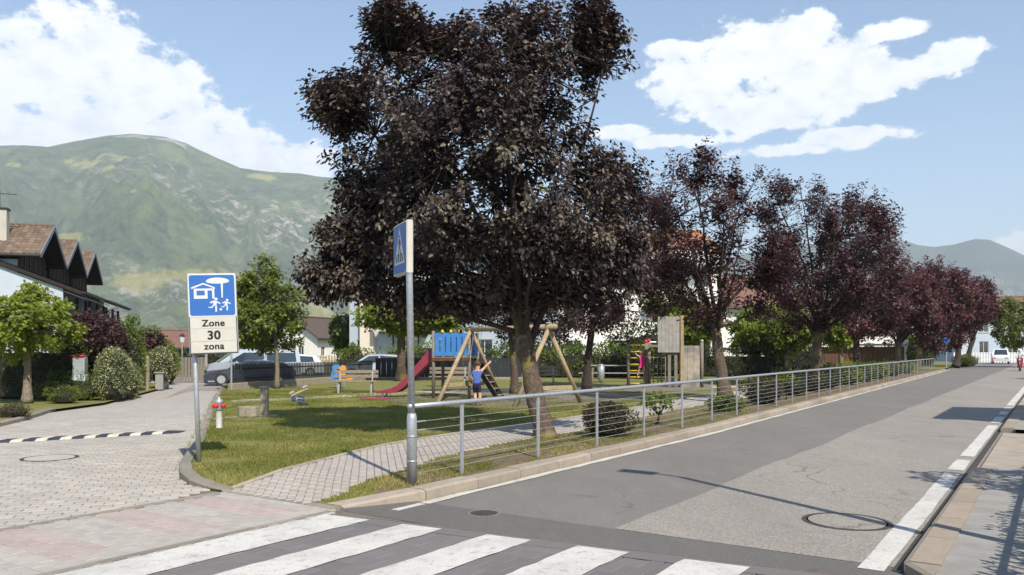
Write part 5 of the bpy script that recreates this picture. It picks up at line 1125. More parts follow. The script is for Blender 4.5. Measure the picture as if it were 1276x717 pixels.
# fountain
ft = empty('drinking_fountain', P(317, 519, 0.12), R(8), 'small stone fountain with square pillar and trough on the lawn', 'fountain')
mb = MB(); mb.lathe((-0.12, -0.05, 0), [(0.26, 0), (0.27, 0.02), (0.27, 0.24), (0.25, 0.25), (0.2, 0.25), (0.19, 0.12), (0.02, 0.12)], 8); mb.build('trough', M['stone'], ft)
MB().box((0.23, 0.05, 0.34), (0.18, 0.18, 0.68), ch=0.01).build('pillar', M['stone'], ft); MB().box((0.23, 0.05, 0.7), (0.21, 0.21, 0.06), ch=0.025).build('pillar_cap', M['stone'], ft)
MB().tube([(0.15, 0.04, 0.5), (0.05, 0.02, 0.5), (0.03, 0.02, 0.46)], 0.012, 8).build('spout', M['iron'], ft); MB().box((0.35, -0.02, 0.01), (0.4, 0.34, 0.05), ch=0.01).build('base_slab', M['stone'], ft)
# spring rocker board
rk = empty('spring_rocker', P(373, 506, 0.12), R(20), 'tilted wooden spring rocker with two seats on a blue base', 'spring rocker')
mb = MB(); [mb.tube([(0.05 + 0.09 * math.cos(q * 0.6), 0.09 * math.sin(q * 0.6), 0.06 + q * 0.008) for q in range(32)], 0.014, 6)]; mb.build('spring', M['blue_dark'], rk)
MB().lathe((0.12, 0, 0), [(0.15, 0), (0.14, 0.05), (0.08, 0.09)], 12).build('foot', M['rubber'], rk, True)
tl = R(-24); TM = Matrix.Rotation(tl, 4, 'Y')
MB().box((0, 0, 0.4), (0.52, 0.16, 0.06), M=TM, ch=0.015).build('board', M['log'], rk)
for sx in (-1, 1):
    c_ = TM @ Vector((sx * 0.2, 0, 0.07)) + Vector((0, 0, 0.4)); MB().box(c_, (0.16, 0.2, 0.08), M=TM, ch=0.03).build('seat', M['board_grey'], rk)
    c_ = TM @ Vector((sx * 0.08, 0, 0.14)) + Vector((0, 0, 0.4)); MB().tube([c_ + Vector((0, -0.14, 0)), c_ + Vector((0, 0.14, 0))], 0.012, 6).build('handle', M['blue'], rk)
MB().box((-0.16, 0, 0.2), (0.12, 0.1, 0.14), ch=0.03).build('counterweight', M['blue_dark'], rk)
# spring animals behind the bench
def rider(label, base, m, kind):
    r = empty('spring_toy', base, R(10), label, 'spring toy'); mb = MB(); mb.tube([(0.08 * math.cos(q * 0.7), 0.08 * math.sin(q * 0.7), 0.02 + q * 0.012) for q in range(28)], 0.014, 6); mb.build('spring', M['galv'], r)
    if kind == 0:
        MB().prism([(-0.2, 0.35), (0.2, 0.35), (0.22, 0.62), (0.14, 0.78), (0.18, 0.9), (0.1, 1.0), (-0.1, 1.0), (-0.18, 0.9), (-0.14, 0.78), (-0.22, 0.62)], 1, -0.04, 0.04).build('figure_board', m, r)
    else:
        MB().prism([(-0.12, 0.35), (0.36, 0.35), (0.42, 0.5), (0.3, 0.48), (0.1, 0.55), (0.06, 0.72), (0.12, 0.82), (0.08, 0.95), (-0.06, 0.98), (-0.14, 0.9), (-0.26, 0.84), (-0.14, 0.8), (-0.16, 0.55)], 1, -0.04, 0.04).build('figure_board', m, r)
    MB().box((0.05, 0, 0.5), (0.22, 0.24, 0.05), ch=0.015).build('seat', M['plank'], r); MB().tube([(-0.08, -0.17, 0.72), (-0.08, 0.17, 0.72)], 0.013, 6).build('handle', M['rubber'], r)
pb = P(419, 484, 0.12); rider('blue spring toy behind the slatted bench', pb, M['blue'], 0); pb = P(428, 484, 0.12); rider('orange duck shaped spring toy behind the slatted bench', pb, M['orange'], 1)
# benches
def bench(label, base, w, rz, back=True, m='plank', group='park benches'):
    r = empty('bench', base, rz, label, 'bench', group)
    for k in range(3): MB().box((0, -0.17 + k * 0.15, 0.44), (w, 0.125, 0.04), ch=0.008).build('seat_slat', M[m], r)
    if back:
        for k in range(2): MB().box((0, 0.27 + k * 0.04, 0.62 + k * 0.17), (w, 0.035, 0.125), ch=0.008).build('back_slat', M[m], r)
    for sx in (-1, 1):
        x = sx * (w / 2 - 0.22); mb = MB(); mb.beam((x, -0.2, 0), (x, -0.12, 0.42), 0.07, 0.07); mb.beam((x, 0.3, 0), (x, 0.16, 0.42), 0.07, 0.07); mb.beam((x, -0.2, 0.4), (x, 0.22, 0.4), 0.06, 0.05)
        if back: mb.beam((x, 0.2, 0.4), (x, 0.34, 0.86), 0.05, 0.06)
        mb.build('leg', M['board_grey'], r)
    return r
bench('brown slatted bench in front of the blue and orange spring toys', P(443, 490, 0.12), 1.65, R(4))
p_ = P(560, 482, 0.12); bench('wooden bench behind the slide tower', p_, 1.8, R(0))
p_ = P(673, 479, 0.12); bench('dark bench behind the swing by the leafy hedge', p_, 1.7, R(0))
p_ = P(765, 476, 0.12); bench('long pale backless bench left of the climbing ladder', (p_.x, p_.y, .12), 3.6, R(0), False, 'board_grey')
p_ = P(770, 473, 0.12); t_ = empty('picnic_table', (p_.x, p_.y + 1.2, 0.12), 0, 'long pale picnic table behind the backless bench', 'table')
for k in range(4): MB().box((0, -0.3 + k * 0.2, 0.74), (3.6, 0.17, 0.05), ch=0.008).build('table_plank', M['board_grey'], t_)
for sx in (-1, 1): MB().box((sx * 1.3, 0, 0.36), (0.1, 0.6, 0.71), ch=0.01).build('leg', M['post_grey'], t_)
p_ = P(749, 477, 0.12); bn = empty('litter_bin', p_, 0, 'grey litter bin beside the long pale bench', 'bin'); MB().lathe((0, 0, 0), [(0.02, 0), (0.16, 0.12), (0.18, 0.8), (0.16, 0.82)], 12).build('drum', M['galv'], bn, True); MB().lathe((0, 0, 0.83), [(0.19, 0), (0.19, 0.04), (0.08, 0.08)], 12).build('lid', M['galv'], bn, True)
# ------------------------------------------------------------------ swing
fL1, fL2, fR1, fR2 = P(545, 501.5, 0.12), P(624, 494, 0.12), P(640, 507.5, 0.12), P(725, 503, 0.12)
mL, mR = (fL1 + fL2) / 2, (fR1 + fR2) / 2
sw = empty('swing_set', (mL + mR) / 2, 0, 'log swing frame with two A shaped ends and a thick top beam', 'swing'); so = Vector(sw.location)
bd = (mR - mL).normalized(); HB = 2.3
beamL, beamR = mL - bd * 0.25 + Vector((0, 0, HB)), mR + bd * 0.3 + Vector((0, 0, HB))
MB().tube([beamL - so, (beamL + beamR) / 2 - so + Vector((0, 0, -0.01)), beamR - so], [0.085, 0.08, 0.085], 12).build('top_beam', M['log'], sw, True)
for f1, f2, m_ in ((fL1, fL2, mL), (fR1, fR2, mR)):
    for f in (f1, f2):
        tp_ = m_ + Vector((0, 0, HB + 0.05)) + (m_ - f).normalized() * 0.06; MB().tube([f - so + Vector((0, 0, -0.05)), tp_ - so], [0.075, 0.065], 12).build('log_leg', M['log'], sw, True)
    q1, q2 = f1.lerp(m_, 0.2), f2.lerp(m_, 0.2); MB().beam(q1 - so + Vector((0, 0, 0.5)), q2 - so + Vector((0, 0, 0.5)), 0.05, 0.13, 0.01).build('cross_brace', M['log'], sw)
    MB().box(m_ - so + Vector((0, 0, HB + 0.11)), (0.16, 0.16, 0.04), ch=0.01).build('bracket', M['galv'], sw)
def swing_seat(label, f, push):
    top = beamL.lerp(beamR, f) + Vector((0, 0, -0.06)); sidev = bd * 0.21; out_ = Vector((-bd.y, bd.x, 0)) * push; seat = top + out_ + Vector((0, 0, -1.72 + abs(push) * 0.3))
    r = empty('hanging_swing', seat, 0, label, 'swing')
    for s in (-1, 1): MB().tube([top + sidev * s - seat, sidev * s + Vector((0, 0, 0.02))], 0.009, 5).build('chain', M['wire'], r)
    MB().box((0, 0, 0), (0.46, 0.2, 0.04), rz=math.atan2(bd.y, bd.x), ch=0.012).build('seat', M['rubber'], r); return r
swing_seat('black swing seat beside the child in the blue shirt', 0.14, -0.25); swing_seat('empty black swing seat hanging at the right half of the log beam', 0.7, 0.0)
# ------------------------------------------------------------------ slide tower
tw0 = Vector(P(568, 496, 0.12)); tr = R(-12)
tw = empty('slide_tower', tw0, tr, 'wooden play tower with blue panels and a dark red slide', 'play tower')
for x, y in ((-0.62, -0.55), (0.62, -0.55), (-0.62, 0.55), (0.62, 0.55)): MB().tube([(x, y, -0.05), (x, y, 2.26)], 0.055, 10).build('post', M['post_grey'], tw, True)
for k in range(9): MB().box((-0.56 + k * 0.14, 0, 1.36), (0.125, 1.2, 0.04), ch=0.005).build('floor_plank', M['plank'], tw)
MB().box((0, -0.6, 1.31), (1.3, 0.045, 0.12), ch=0.008).build('floor_beam', M['brown_wood'], tw); MB().box((0, 0.6, 1.31), (1.3, 0.045, 0.12), ch=0.008).build('floor_beam', M['brown_wood'], tw)
def panel(axis, pos, m):
    mb = MB(); n = 6; w = 1.14
    for k in range(n):
        c_ = -w / 2 + (k + 0.5) * w / n; sz_ = w / n - 0.045
        if axis == 0: mb.box((c_, pos, 1.8), (sz_, 0.03, 0.76), ch=0.006)
        else: mb.box((pos, c_, 1.8), (0.03, sz_, 0.76), ch=0.006)
    for z in (1.49, 2.12):
        if axis == 0: mb.box((0, pos + 0.002, z), (w + 0.05, 0.035, 0.14), ch=0.006)
        else: mb.box((pos + 0.002, 0, z), (0.035, w + 0.05, 0.14), ch=0.006)
    return mb.build('blue_panel', m, tw)
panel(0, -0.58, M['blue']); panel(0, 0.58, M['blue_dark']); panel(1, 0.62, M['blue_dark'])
for x in (-0.3, 0.0, 0.3): MB().lathe((x, -0.58, 2.2), [(0.04, -0.02), (0.06, 0.03), (0.03, 0.09)], 8).build('post_knob', M['yellow'], tw, True)
# slide chute
ex = [(-0.66, 1.36), (-0.8, 1.33), (-1.75, 0.42), (-2.0, 0.25), (-2.25, 0.2), (-2.75, 0.19)]
sl = MB()
for (x0, z0), (x1, z1) in zip(ex[:-1], ex[1:]): sl.quad((x0, -0.26, z0), (x1, -0.26, z1), (x1, 0.26, z1), (x0, 0.26, z0)); sl.quad((x0, -0.26, z0 - 0.03), (x1, -0.26, z1 - 0.03), (x1, 0.26, z1 - 0.03), (x0, 0.26, z0 - 0.03))
slo = sl.build('slide_chute', M['red'], tw)
for y in (-0.27, 0.27):
    mb = MB(); V = []; hgt = [0.62, 0.58, 0.36, 0.26, 0.16, 0.03]
    for (x, z), h_ in zip(ex, hgt): V += [(x, y - 0.018, z - 0.06), (x, y + 0.018, z - 0.06), (x, y + 0.018, z + h_ * 0.62), (x, y - 0.018, z + h_ * 0.62)]
    fs = [(0, 1, 2, 3), tuple(range(len(V) - 4, len(V)))]
    for k in range(len(ex) - 1):
        for q in range(4): fs.append((k * 4 + q, k * 4 + (q + 1) % 4, k * 4 + 4 + (q + 1) % 4, k * 4 + 4 + q))
    mb.add(V, fs); mb.build('slide_side', M['red'], slo)
mb = MB(); mb.tube([(-2.55, -0.2, 0.18), (-2.55, -0.2, 0)], 0.03, 6); mb.tube([(-2.55, 0.2, 0.18), (-2.55, 0.2, 0)], 0.03, 6); mb.build('slide_foot', M['galv'], slo)
for s in (-1, 1): MB().beam((0.66, s * 0.4, 1.3), (1.55, s * 0.4, 0.0), 0.05, 0.14).build('stair_stringer', M['dark_wood'], tw)
for k in range(6): f = (k + 0.5) / 6; MB().box((0.66 + 0.89 * f, 0, 1.3 - 1.3 * f), (0.16, 0.76, 0.035), ch=0.005).build('stair_tread', M['plank'], tw)
disc = MB().lathe(P(468, 497, 0.134), [(0.5, 0), (0.5, 0.02), (0.46, 0.03)], 28).build('landing_mat', M['red'], None); tag(disc, 'flat dark red landing mat in front of the slide end', 'mat')
# ------------------------------------------------------------------ climbing frame
c0 = P(783, 481.5, 0.12); c1 = P(805, 481.5, 0.12); d_c = c0.y
cf = empty('climbing_ladder', c0, 0, 'wooden climbing ladder with yellow rungs and red post tops', 'climbing frame')
wd = c1.x - c0.x
for x, y in ((0, 0), (wd, 0), (wd + 0.22, 0.5)): MB().tube([(x, y, -0.05), (x, y, 1.95 if y == 0 else 2.0)], 0.07, 10).build('post', M['post_grey'], cf, True)
for k in range(7): MB().tube([(0.03, 0, 0.12 + k * 0.285), (wd - 0.03, 0, 0.12 + k * 0.285)], 0.03, 8).build('rung', M['yellow'], cf, True)
MB().lathe((wd, 0, 1.95), [(0.08, 0), (0.09, 0.05), (0.04, 0.12)], 10).build('post_top', M['red_bright'], cf, True); MB().lathe((wd + 0.22, 0.5, 2.0), [(0.08, 0), (0.09, 0.05), (0.04, 0.12)], 10).build('post_top', M['red_bright'], cf, True)
MB().beam((wd, 0, 1.8), (wd + 1.2, 1.2, 1.8), 0.08, 0.1).build('link_beam', M['post_grey'], cf)
nt_x0, nt_x1 = P(811, 481.5, 0.12).x - c0.x, P(831, 481.5, 0.12).x - c0.x
for k in range(5): x = nt_x0 + (nt_x1 - nt_x0) * k / 4; MB().tube([(x, 0.35, 0.05), (x, 0.35, 1.32)], 0.02, 6).build('net_upright', M['picket'], cf)
for k in range(4): z = 0.2 + k * 0.36; MB().tube([(nt_x0, 0.35, z), (nt_x1, 0.35, z)], 0.014, 6).build('net_rope', M['picket'], cf)
# climbing wall: grey boards on posts
w0 = P(835, 483, 0.12); dw = w0.y
cw = empty('climbing_wall', w0, 0, 'tall weathered board panel on posts with a grey climbing wall beside it', 'climbing wall')
zt, zbm = H + (HY - 395) / F * dw - 0.12, H + (HY - 439.5) / F * dw - 0.12
xa, xb = (819 - 835) / F * dw, (846 - 835) / F * dw
nb = 6
for k in range(nb): MB().box((xa + (xb - xa) * (k + 0.5) / nb, -0.12, (zt + zbm) / 2), ((xb - xa) / nb - 0.006, 0.05, zt - zbm), ch=0.006).build('board', M['board_grey'], cw)
MB().box((xb + 0.12, 0.05, zt / 2 + 0.02), (0.14, 0.3, zt + 0.05), ch=0.01).build('upright', M['log'], cw)
for px in (834, 842): MB().box(((px - 835) / F * dw, 0.0, zt / 2 - 0.1), (0.13, 0.09, zt - 0.25), ch=0.01).build('upright', M['post_grey'], cw)
MB().tube([(xa - 0.3, 0, zbm + 0.45), (xa + 0.1, 0, zbm + 0.45)], 0.03, 8).build('link_bar', M['galv'], cw)
xw0, xw1 = (849 - 835) / F * dw, (872 - 835) / F * dw
for k in range(3): MB().box(((xw0 + (xw1 - xw0) * (k + 0.5) / 3), 0.05, 0.9), ((xw1 - xw0) / 3 - 0.008, 0.12, 1.8), ch=0.01).build('wall_panel', mat('wall_panel', (0.33, 0.29, 0.24), 0.9, 0.3, 3.5, 0.3, 20, stops=[((0.17, 0.165, 0.16), 1.6, 0.45, 0.65)]), cw)
MB().tube([(xw1 + 0.1, 0.05, -0.05), (xw1 + 0.1, 0.05, 1.98)], 0.075, 10).build('end_post', M['post_grey'], cw, True); MB().lathe((xw1 + 0.1, 0.05, 1.98), [(0.09, 0), (0.08, 0.06), (0.03, 0.09)], 10).build('post_cap', M['galv'], cw, True)

# ------------------------------------------------------------------ children
def person(name, label, loc, rz, joints, edges, paint_fn, mats, hair, pose_group=None, finger_at=()):
    """joints: {name: (x, y, z, rx, ry)}; one continuous skinned surface"""
    me = bpy.data.meshes.new('body'); names = list(joints); V = [joints[k][:3] for k in names]; E = [(names.index(a), names.index(b)) for a, b in edges]; Rr = [joints[k][3:] for k in names]
    for hand, d in finger_at:
        hv = Vector(joints[hand][:3]); d = Vector(d).normalized(); sdv = d.cross(Vector((0.2, 1, 0.1))).normalized()
        for k in range(5):
            off_ = sdv * (k - 2) * 0.014; l_ = (0.045, 0.06, 0.065, 0.06, 0.045)[k]; dd = (d + sdv * (0.7 if k == 0 else (k - 2) * 0.1)).normalized()
            i0 = len(V); V += [tuple(hv + off_ + d * 0.02), tuple(hv + off_ + dd * (0.02 + l_ * 0.6)), tuple(hv + off_ + dd * (0.02 + l_) + Vector((0, -0.012, 0)))]; E += [(names.index(hand), i0), (i0, i0 + 1), (i0 + 1, i0 + 2)]; Rr += [(0.009, 0.009)] * 2 + [(0.007, 0.007)]
    me.from_pydata(V, E, []); me.update(); o = bpy.data.objects.new('body', me); col.objects.link(o)
    sk_ = o.modifiers.new('skin', 'SKIN'); o.modifiers.new('sub', 'SUBSURF').levels = 2
    if not me.skin_vertices: bpy.context.view_layer.objects.active = o
    lay = me.skin_vertices[0].data
    for i, r in enumerate(Rr): lay[i].radius = r; lay[i].use_root = (i == 0)
    o.modifiers['sub'].render_levels = 2
    dg = bpy.context.evaluated_depsgraph_get(); dg.update(); m2 = bpy.data.meshes.new_from_object(o.evaluated_get(dg)); bpy.data.objects.remove(o)
    m2.name = 'body'; m2.materials.clear()
    for q in mats: m2.materials.append(q)
    for pgn in m2.polygons: pgn.material_index = paint_fn(pgn.center); pgn.use_smooth = True
    r = empty(name, loc, rz, label, 'person'); b_ = bpy.data.objects.new('body', m2); col.objects.link(b_); b_.parent = r
    hc, hr, hm, back = hair; mb = MB()
    n1_, n2_ = 14, 8; Vh = []
    for i in range(n2_ + 1):
        th = math.pi * 0.62 * i / n2_
        for k in range(n1_): a = 2 * math.pi * k / n1_; j = 1 + 0.05 * math.sin(k * 3.1 + i); Vh.append((hc[0] + hr * 0.95 * math.sin(th) * math.cos(a) * j, hc[1] + back * 0.02 + hr * 1.05 * math.sin(th) * math.sin(a) * j, hc[2] + hr * 1.12 * math.cos(th + back * 0.35 * -math.sin(a) * (i / n2_)) * j))
    mb.add(Vh, [(i * n1_ + k, i * n1_ + (k + 1) % n1_, (i + 1) * n1_ + (k + 1) % n1_, (i + 1) * n1_ + k) for i in range(n2_) for k in range(n1_)]); mb.build('hair', hm, r, True)
    fs = -back   # the face looks along -back
    for sx in (-1, 1): MB().lathe((hc[0] + sx * 0.035, hc[1] + fs * hr * 0.92, hc[2] - 0.005), [(0.004, -0.008), (0.011, 0), (0.004, 0.008)], 8).build('eye', M['black'], r); MB().box((hc[0] + sx * hr * 0.92, hc[1], hc[2] - 0.015), (0.02, 0.035, 0.055), ch=0.008).build('ear', M['skin'], r)
    MB().box((hc[0], hc[1] + fs * hr * 1.0, hc[2] - 0.03), (0.022, 0.03, 0.035), ch=0.009).build('nose', M['skin'], r); MB().box((hc[0], hc[1] + fs * hr * 0.9, hc[2] - 0.065), (0.045, 0.012, 0.012), ch=0.004).build('mouth', M['red'], r)
    return r
# child in blue reaching up to the frame (local y = away from the camera, back turned to us)
J = {'pelvis': (0, 0, 0.62, .105, .085), 'waist': (0, 0, 0.74, .1, .08), 'chest': (0.01, 0, 0.9, .12, .085), 'neck': (0.015, 0, 1.03, .042, .042), 'head0': (0.02, 0.01, 1.1, .07, .075), 'head1': (0.02, 0.015, 1.19, .082, .09), 'head2': (0.02, 0.01, 1.26, .055, .06),
     'shR': (0.12, 0, 0.98, .05, .05), 'elR': (0.22, 0.03, 1.1, .035, .035), 'haR': (0.36, 0.06, 1.24, .024, .024), 'shL': (-0.11, 0, 0.97, .05, .05), 'elL': (-0.17, 0.03, 0.8, .035, .035), 'haL': (-0.17, 0.14, 0.68, .024, .024),
     'hipR': (0.065, 0, 0.56, .075, .078), 'knR': (0.09, 0.02, 0.34, .052, .052), 'anR': (0.1, -0.02, 0.07, .032, .035), 'toR': (0.11, 0.1, 0.03, .03, .024), 'hipL': (-0.065, 0, 0.56, .075, .078), 'knL': (-0.05, 0.09, 0.36, .052, .052), 'anL': (-0.03, -0.03, 0.1, .032, .035), 'toL': (-0.03, 0.07, 0.035, .03, .024)}
ED = [('pelvis', 'waist'), ('waist', 'chest'), ('chest', 'neck'), ('neck', 'head0'), ('head0', 'head1'), ('head1', 'head2'), ('chest', 'shR'), ('shR', 'elR'), ('elR', 'haR'), ('chest', 'shL'), ('shL', 'elL'), ('elL', 'haL'), ('pelvis', 'hipR'), ('hipR', 'knR'), ('knR', 'anR'), ('anR', 'toR'), ('pelvis', 'hipL'), ('hipL', 'knL'), ('knL', 'anL'), ('anL', 'toL')]
def paint_blue(c):
    if c.z < 0.1: return 3
    if c.z < 0.38: return 0
    if c.z < 0.66 and abs(c.x) < 0.15: return 2
    if 0.62 < c.z < 1.02 and abs(c.x) < 0.155 and not (c.x < -0.1 and c.z < 0.86): return 1
    return 0
ch_b = P(594, 506, 0.13)
person('person', 'child in blue shirt and navy shorts reaching up beside the swing', ch_b, R(0), J, ED, paint_blue, [M['skin'], M['cloth_blue'], M['cloth_navy'], M['shoe']], ((0.02, 0.01, 1.2), 0.095, M['hair_brown'], -1), finger_at=(('haR', (0.7, 0.1, 0.6)), ('haL', (0, 0.7, -0.6))))
J2 = {'pelvis': (0, 0, 0.56, .1, .085), 'waist': (0, 0, 0.67, .09, .075), 'chest': (0, 0, 0.81, .105, .08), 'neck': (0.0, 0, 0.93, .038, .038), 'head0': (0, -0.01, 0.99, .066, .07), 'head1': (0, -0.015, 1.08, .08, .085), 'head2': (0, -0.01, 1.14, .055, .06),
      'shR': (0.1, 0, 0.88, .042, .042), 'elR': (0.24, 0.03, 0.9, .03, .03), 'haR': (0.36, 0.1, 0.96, .022, .022), 'shL': (-0.1, 0, 0.88, .042, .042), 'elL': (-0.22, 0.03, 0.95, .03, .03), 'haL': (-0.28, 0.1, 1.06, .022, .022),
      'hipR': (0.06, 0, 0.5, .07, .072), 'knR': (0.08, -0.03, 0.3, .045, .045), 'anR': (0.08, 0.02, 0.06, .03, .032), 'toR': (0.09, -0.08, 0.03, .026, .022), 'hipL': (-0.06, 0, 0.5, .07, .072), 'knL': (-0.13, -0.04, 0.31, .045, .045), 'anL': (-0.19, 0.02, 0.09, .03, .032), 'toL': (-0.21, -0.08, 0.05, .026, .022)}
def paint_pink(c):
    if c.z < 0.09: return 3
    if 0.42 < c.z < 0.915 and abs(c.x) < 0.12: return 1
    return 0
ch_p = Vector((c0.x + wd * 0.72, c0.y - 0.02, 0.12 + 0.12 + 2 * 0.285 - 0.24))
girl = person('person', 'child in pink outfit standing on the yellow rungs of the climbing ladder', (c0.x + wd * 0.75, c0.y - 0.09, 0.12 + 0.12 + 0.285 + 0.03), R(0), J2, ED, paint_pink, [M['skin'], M['cloth_pink'], M['cloth_navy'], M['shoe']], ((0, -0.01, 1.08), 0.09, M['hair_blond'], 1), finger_at=(('haR', (0.7, 0.5, 0.3)), ('haL', (-0.5, 0.5, 0.6))))

# ------------------------------------------------------------------ buildings
def wall_with_windows(root, x0, x1, z0, z1, y, wins, m, thick=0.3, axis=0, depth=0.12, frame=True, name='wall', sign=-1):
    """a wall with real openings; wins = [(xa, xb, za, zb, shutters)]; outer face at y, looking along sign*axis normal"""
    def pt(x, yy, z): return (x, yy, z) if axis == 0 else (yy, x, z)
    xs = sorted({x0, x1, *[w[0] for w in wins], *[w[1] for w in wins]}); zs_ = sorted({z0, z1, *[w[2] for w in wins], *[w[3] for w in wins]})
    mb = MB()
    for a_, b_ in zip(xs[:-1], xs[1:]):
        for c_, d_ in zip(zs_[:-1], zs_[1:]):
            mx, mz = (a_ + b_) / 2, (c_ + d_) / 2
            if any(w[0] < mx < w[1] and w[2] < mz < w[3] for w in wins): continue
            mb.quad(pt(a_, y, c_), pt(b_, y, c_), pt(b_, y, d_), pt(a_, y, d_))
    yi = y - sign * depth
    for w in wins:
        a_, b_, c_, d_ = w[:4]
        for q in (((a_, c_), (b_, c_)), ((b_, c_), (b_, d_)), ((b_, d_), (a_, d_)), ((a_, d_), (a_, c_))): mb.quad(pt(q[0][0], y, q[0][1]), pt(q[1][0], y, q[1][1]), pt(q[1][0], yi, q[1][1]), pt(q[0][0], yi, q[0][1]))
    wo_ = mb.build(name, m, root)
    for w in wins:
        a_, b_, c_, d_ = w[:4]; g_ = MB(); g_.quad(pt(a_, yi, c_), pt(b_, yi, c_), pt(b_, yi, d_), pt(a_, yi, d_)); wn_ = g_.build('window', M['glass'], root)
        fr = MB(); yf = yi + sign * 0.02; t_ = 0.06
        for q in ((a_, b_, c_, c_ + t_), (a_, b_, d_ - t_, d_), (a_, a_ + t_, c_ + t_, d_ - t_), (b_ - t_, b_, c_ + t_, d_ - t_), ((a_ + b_) / 2 - t_ / 2, (a_ + b_) / 2 + t_ / 2, c_ + t_, d_ - t_)):
            p1 = pt((q[0] + q[1]) / 2, yf, (q[2] + q[3]) / 2); sz_ = (q[1] - q[0], 0.04, q[3] - q[2]) if axis == 0 else (0.04, q[1] - q[0], q[3] - q[2]); fr.box(p1, sz_)
        fr.build('window_frame', M['frame'], wn_)
        sl_ = MB(); p1 = pt((a_ + b_) / 2, y + sign * 0.03, c_ - 0.04); sl_.box(p1, (b_ - a_ + 0.2, 0.16, 0.06) if axis == 0 else (0.16, b_ - a_ + 0.2, 0.06)); sl_.build('window_sill', M['frame'], wn_)
        if len(w) > 4 and w[4]:
            for e in (a_ - 0.26, b_ + 0.26):
                s_ = MB(); s_.box(pt(e, y + sign * 0.035, (c_ + d_) / 2), (0.46, 0.05, d_ - c_) if axis == 0 else (0.05, 0.46, d_ - c_)); s_.build('shutter', M['shutter'], wn_)
    return wo_
def tiled_roof(root, p00, p10, p01, nx, ny, m, name='roof_tiles'):
    """rows of overlapping curved tiles: p00 eave start, p10 eave end, p01 ridge start"""
    p00, p10, p01 = Vector(p00), Vector(p10), Vector(p01); ux, uy = (p10 - p00) / nx, (p01 - p00) / ny; nn = ux.cross(uy).normalized()
    if nn.z < 0: nn = -nn
    V, Fq, rv = [], [], []; rg = random.Random(8)
    prof = [(0.0, 0.0), (0.25, 0.045), (0.5, 0.05), (0.75, 0.03), (1.0, -0.005)]
    for j in range(ny):
        for i in range(nx):
            k = len(V); r_ = rg.random()
            for f, lift in ((0.0, 0.045), (1.12, 0.0)):
                for q, h_ in prof: V.append(tuple(p00 + ux * (i + q) + uy * (j + f) + nn * (h_ + lift)))
            for q in range(4): Fq.append((k + q, k + q + 1, k + q + 6, k + q + 5))
            for q, h_ in prof: V.append(tuple(p00 + ux * (i + q) + uy * j + nn * (h_ - 0.02)))
            for q in range(4): Fq.append((k + 10 + q, k + 11 + q, k + q + 1, k + q))
            rv += [r_] * 15
    o = np_mesh(name, np.array(V), np.array(Fq), m, root, rv); o['kind'] = 'stuff'; return o
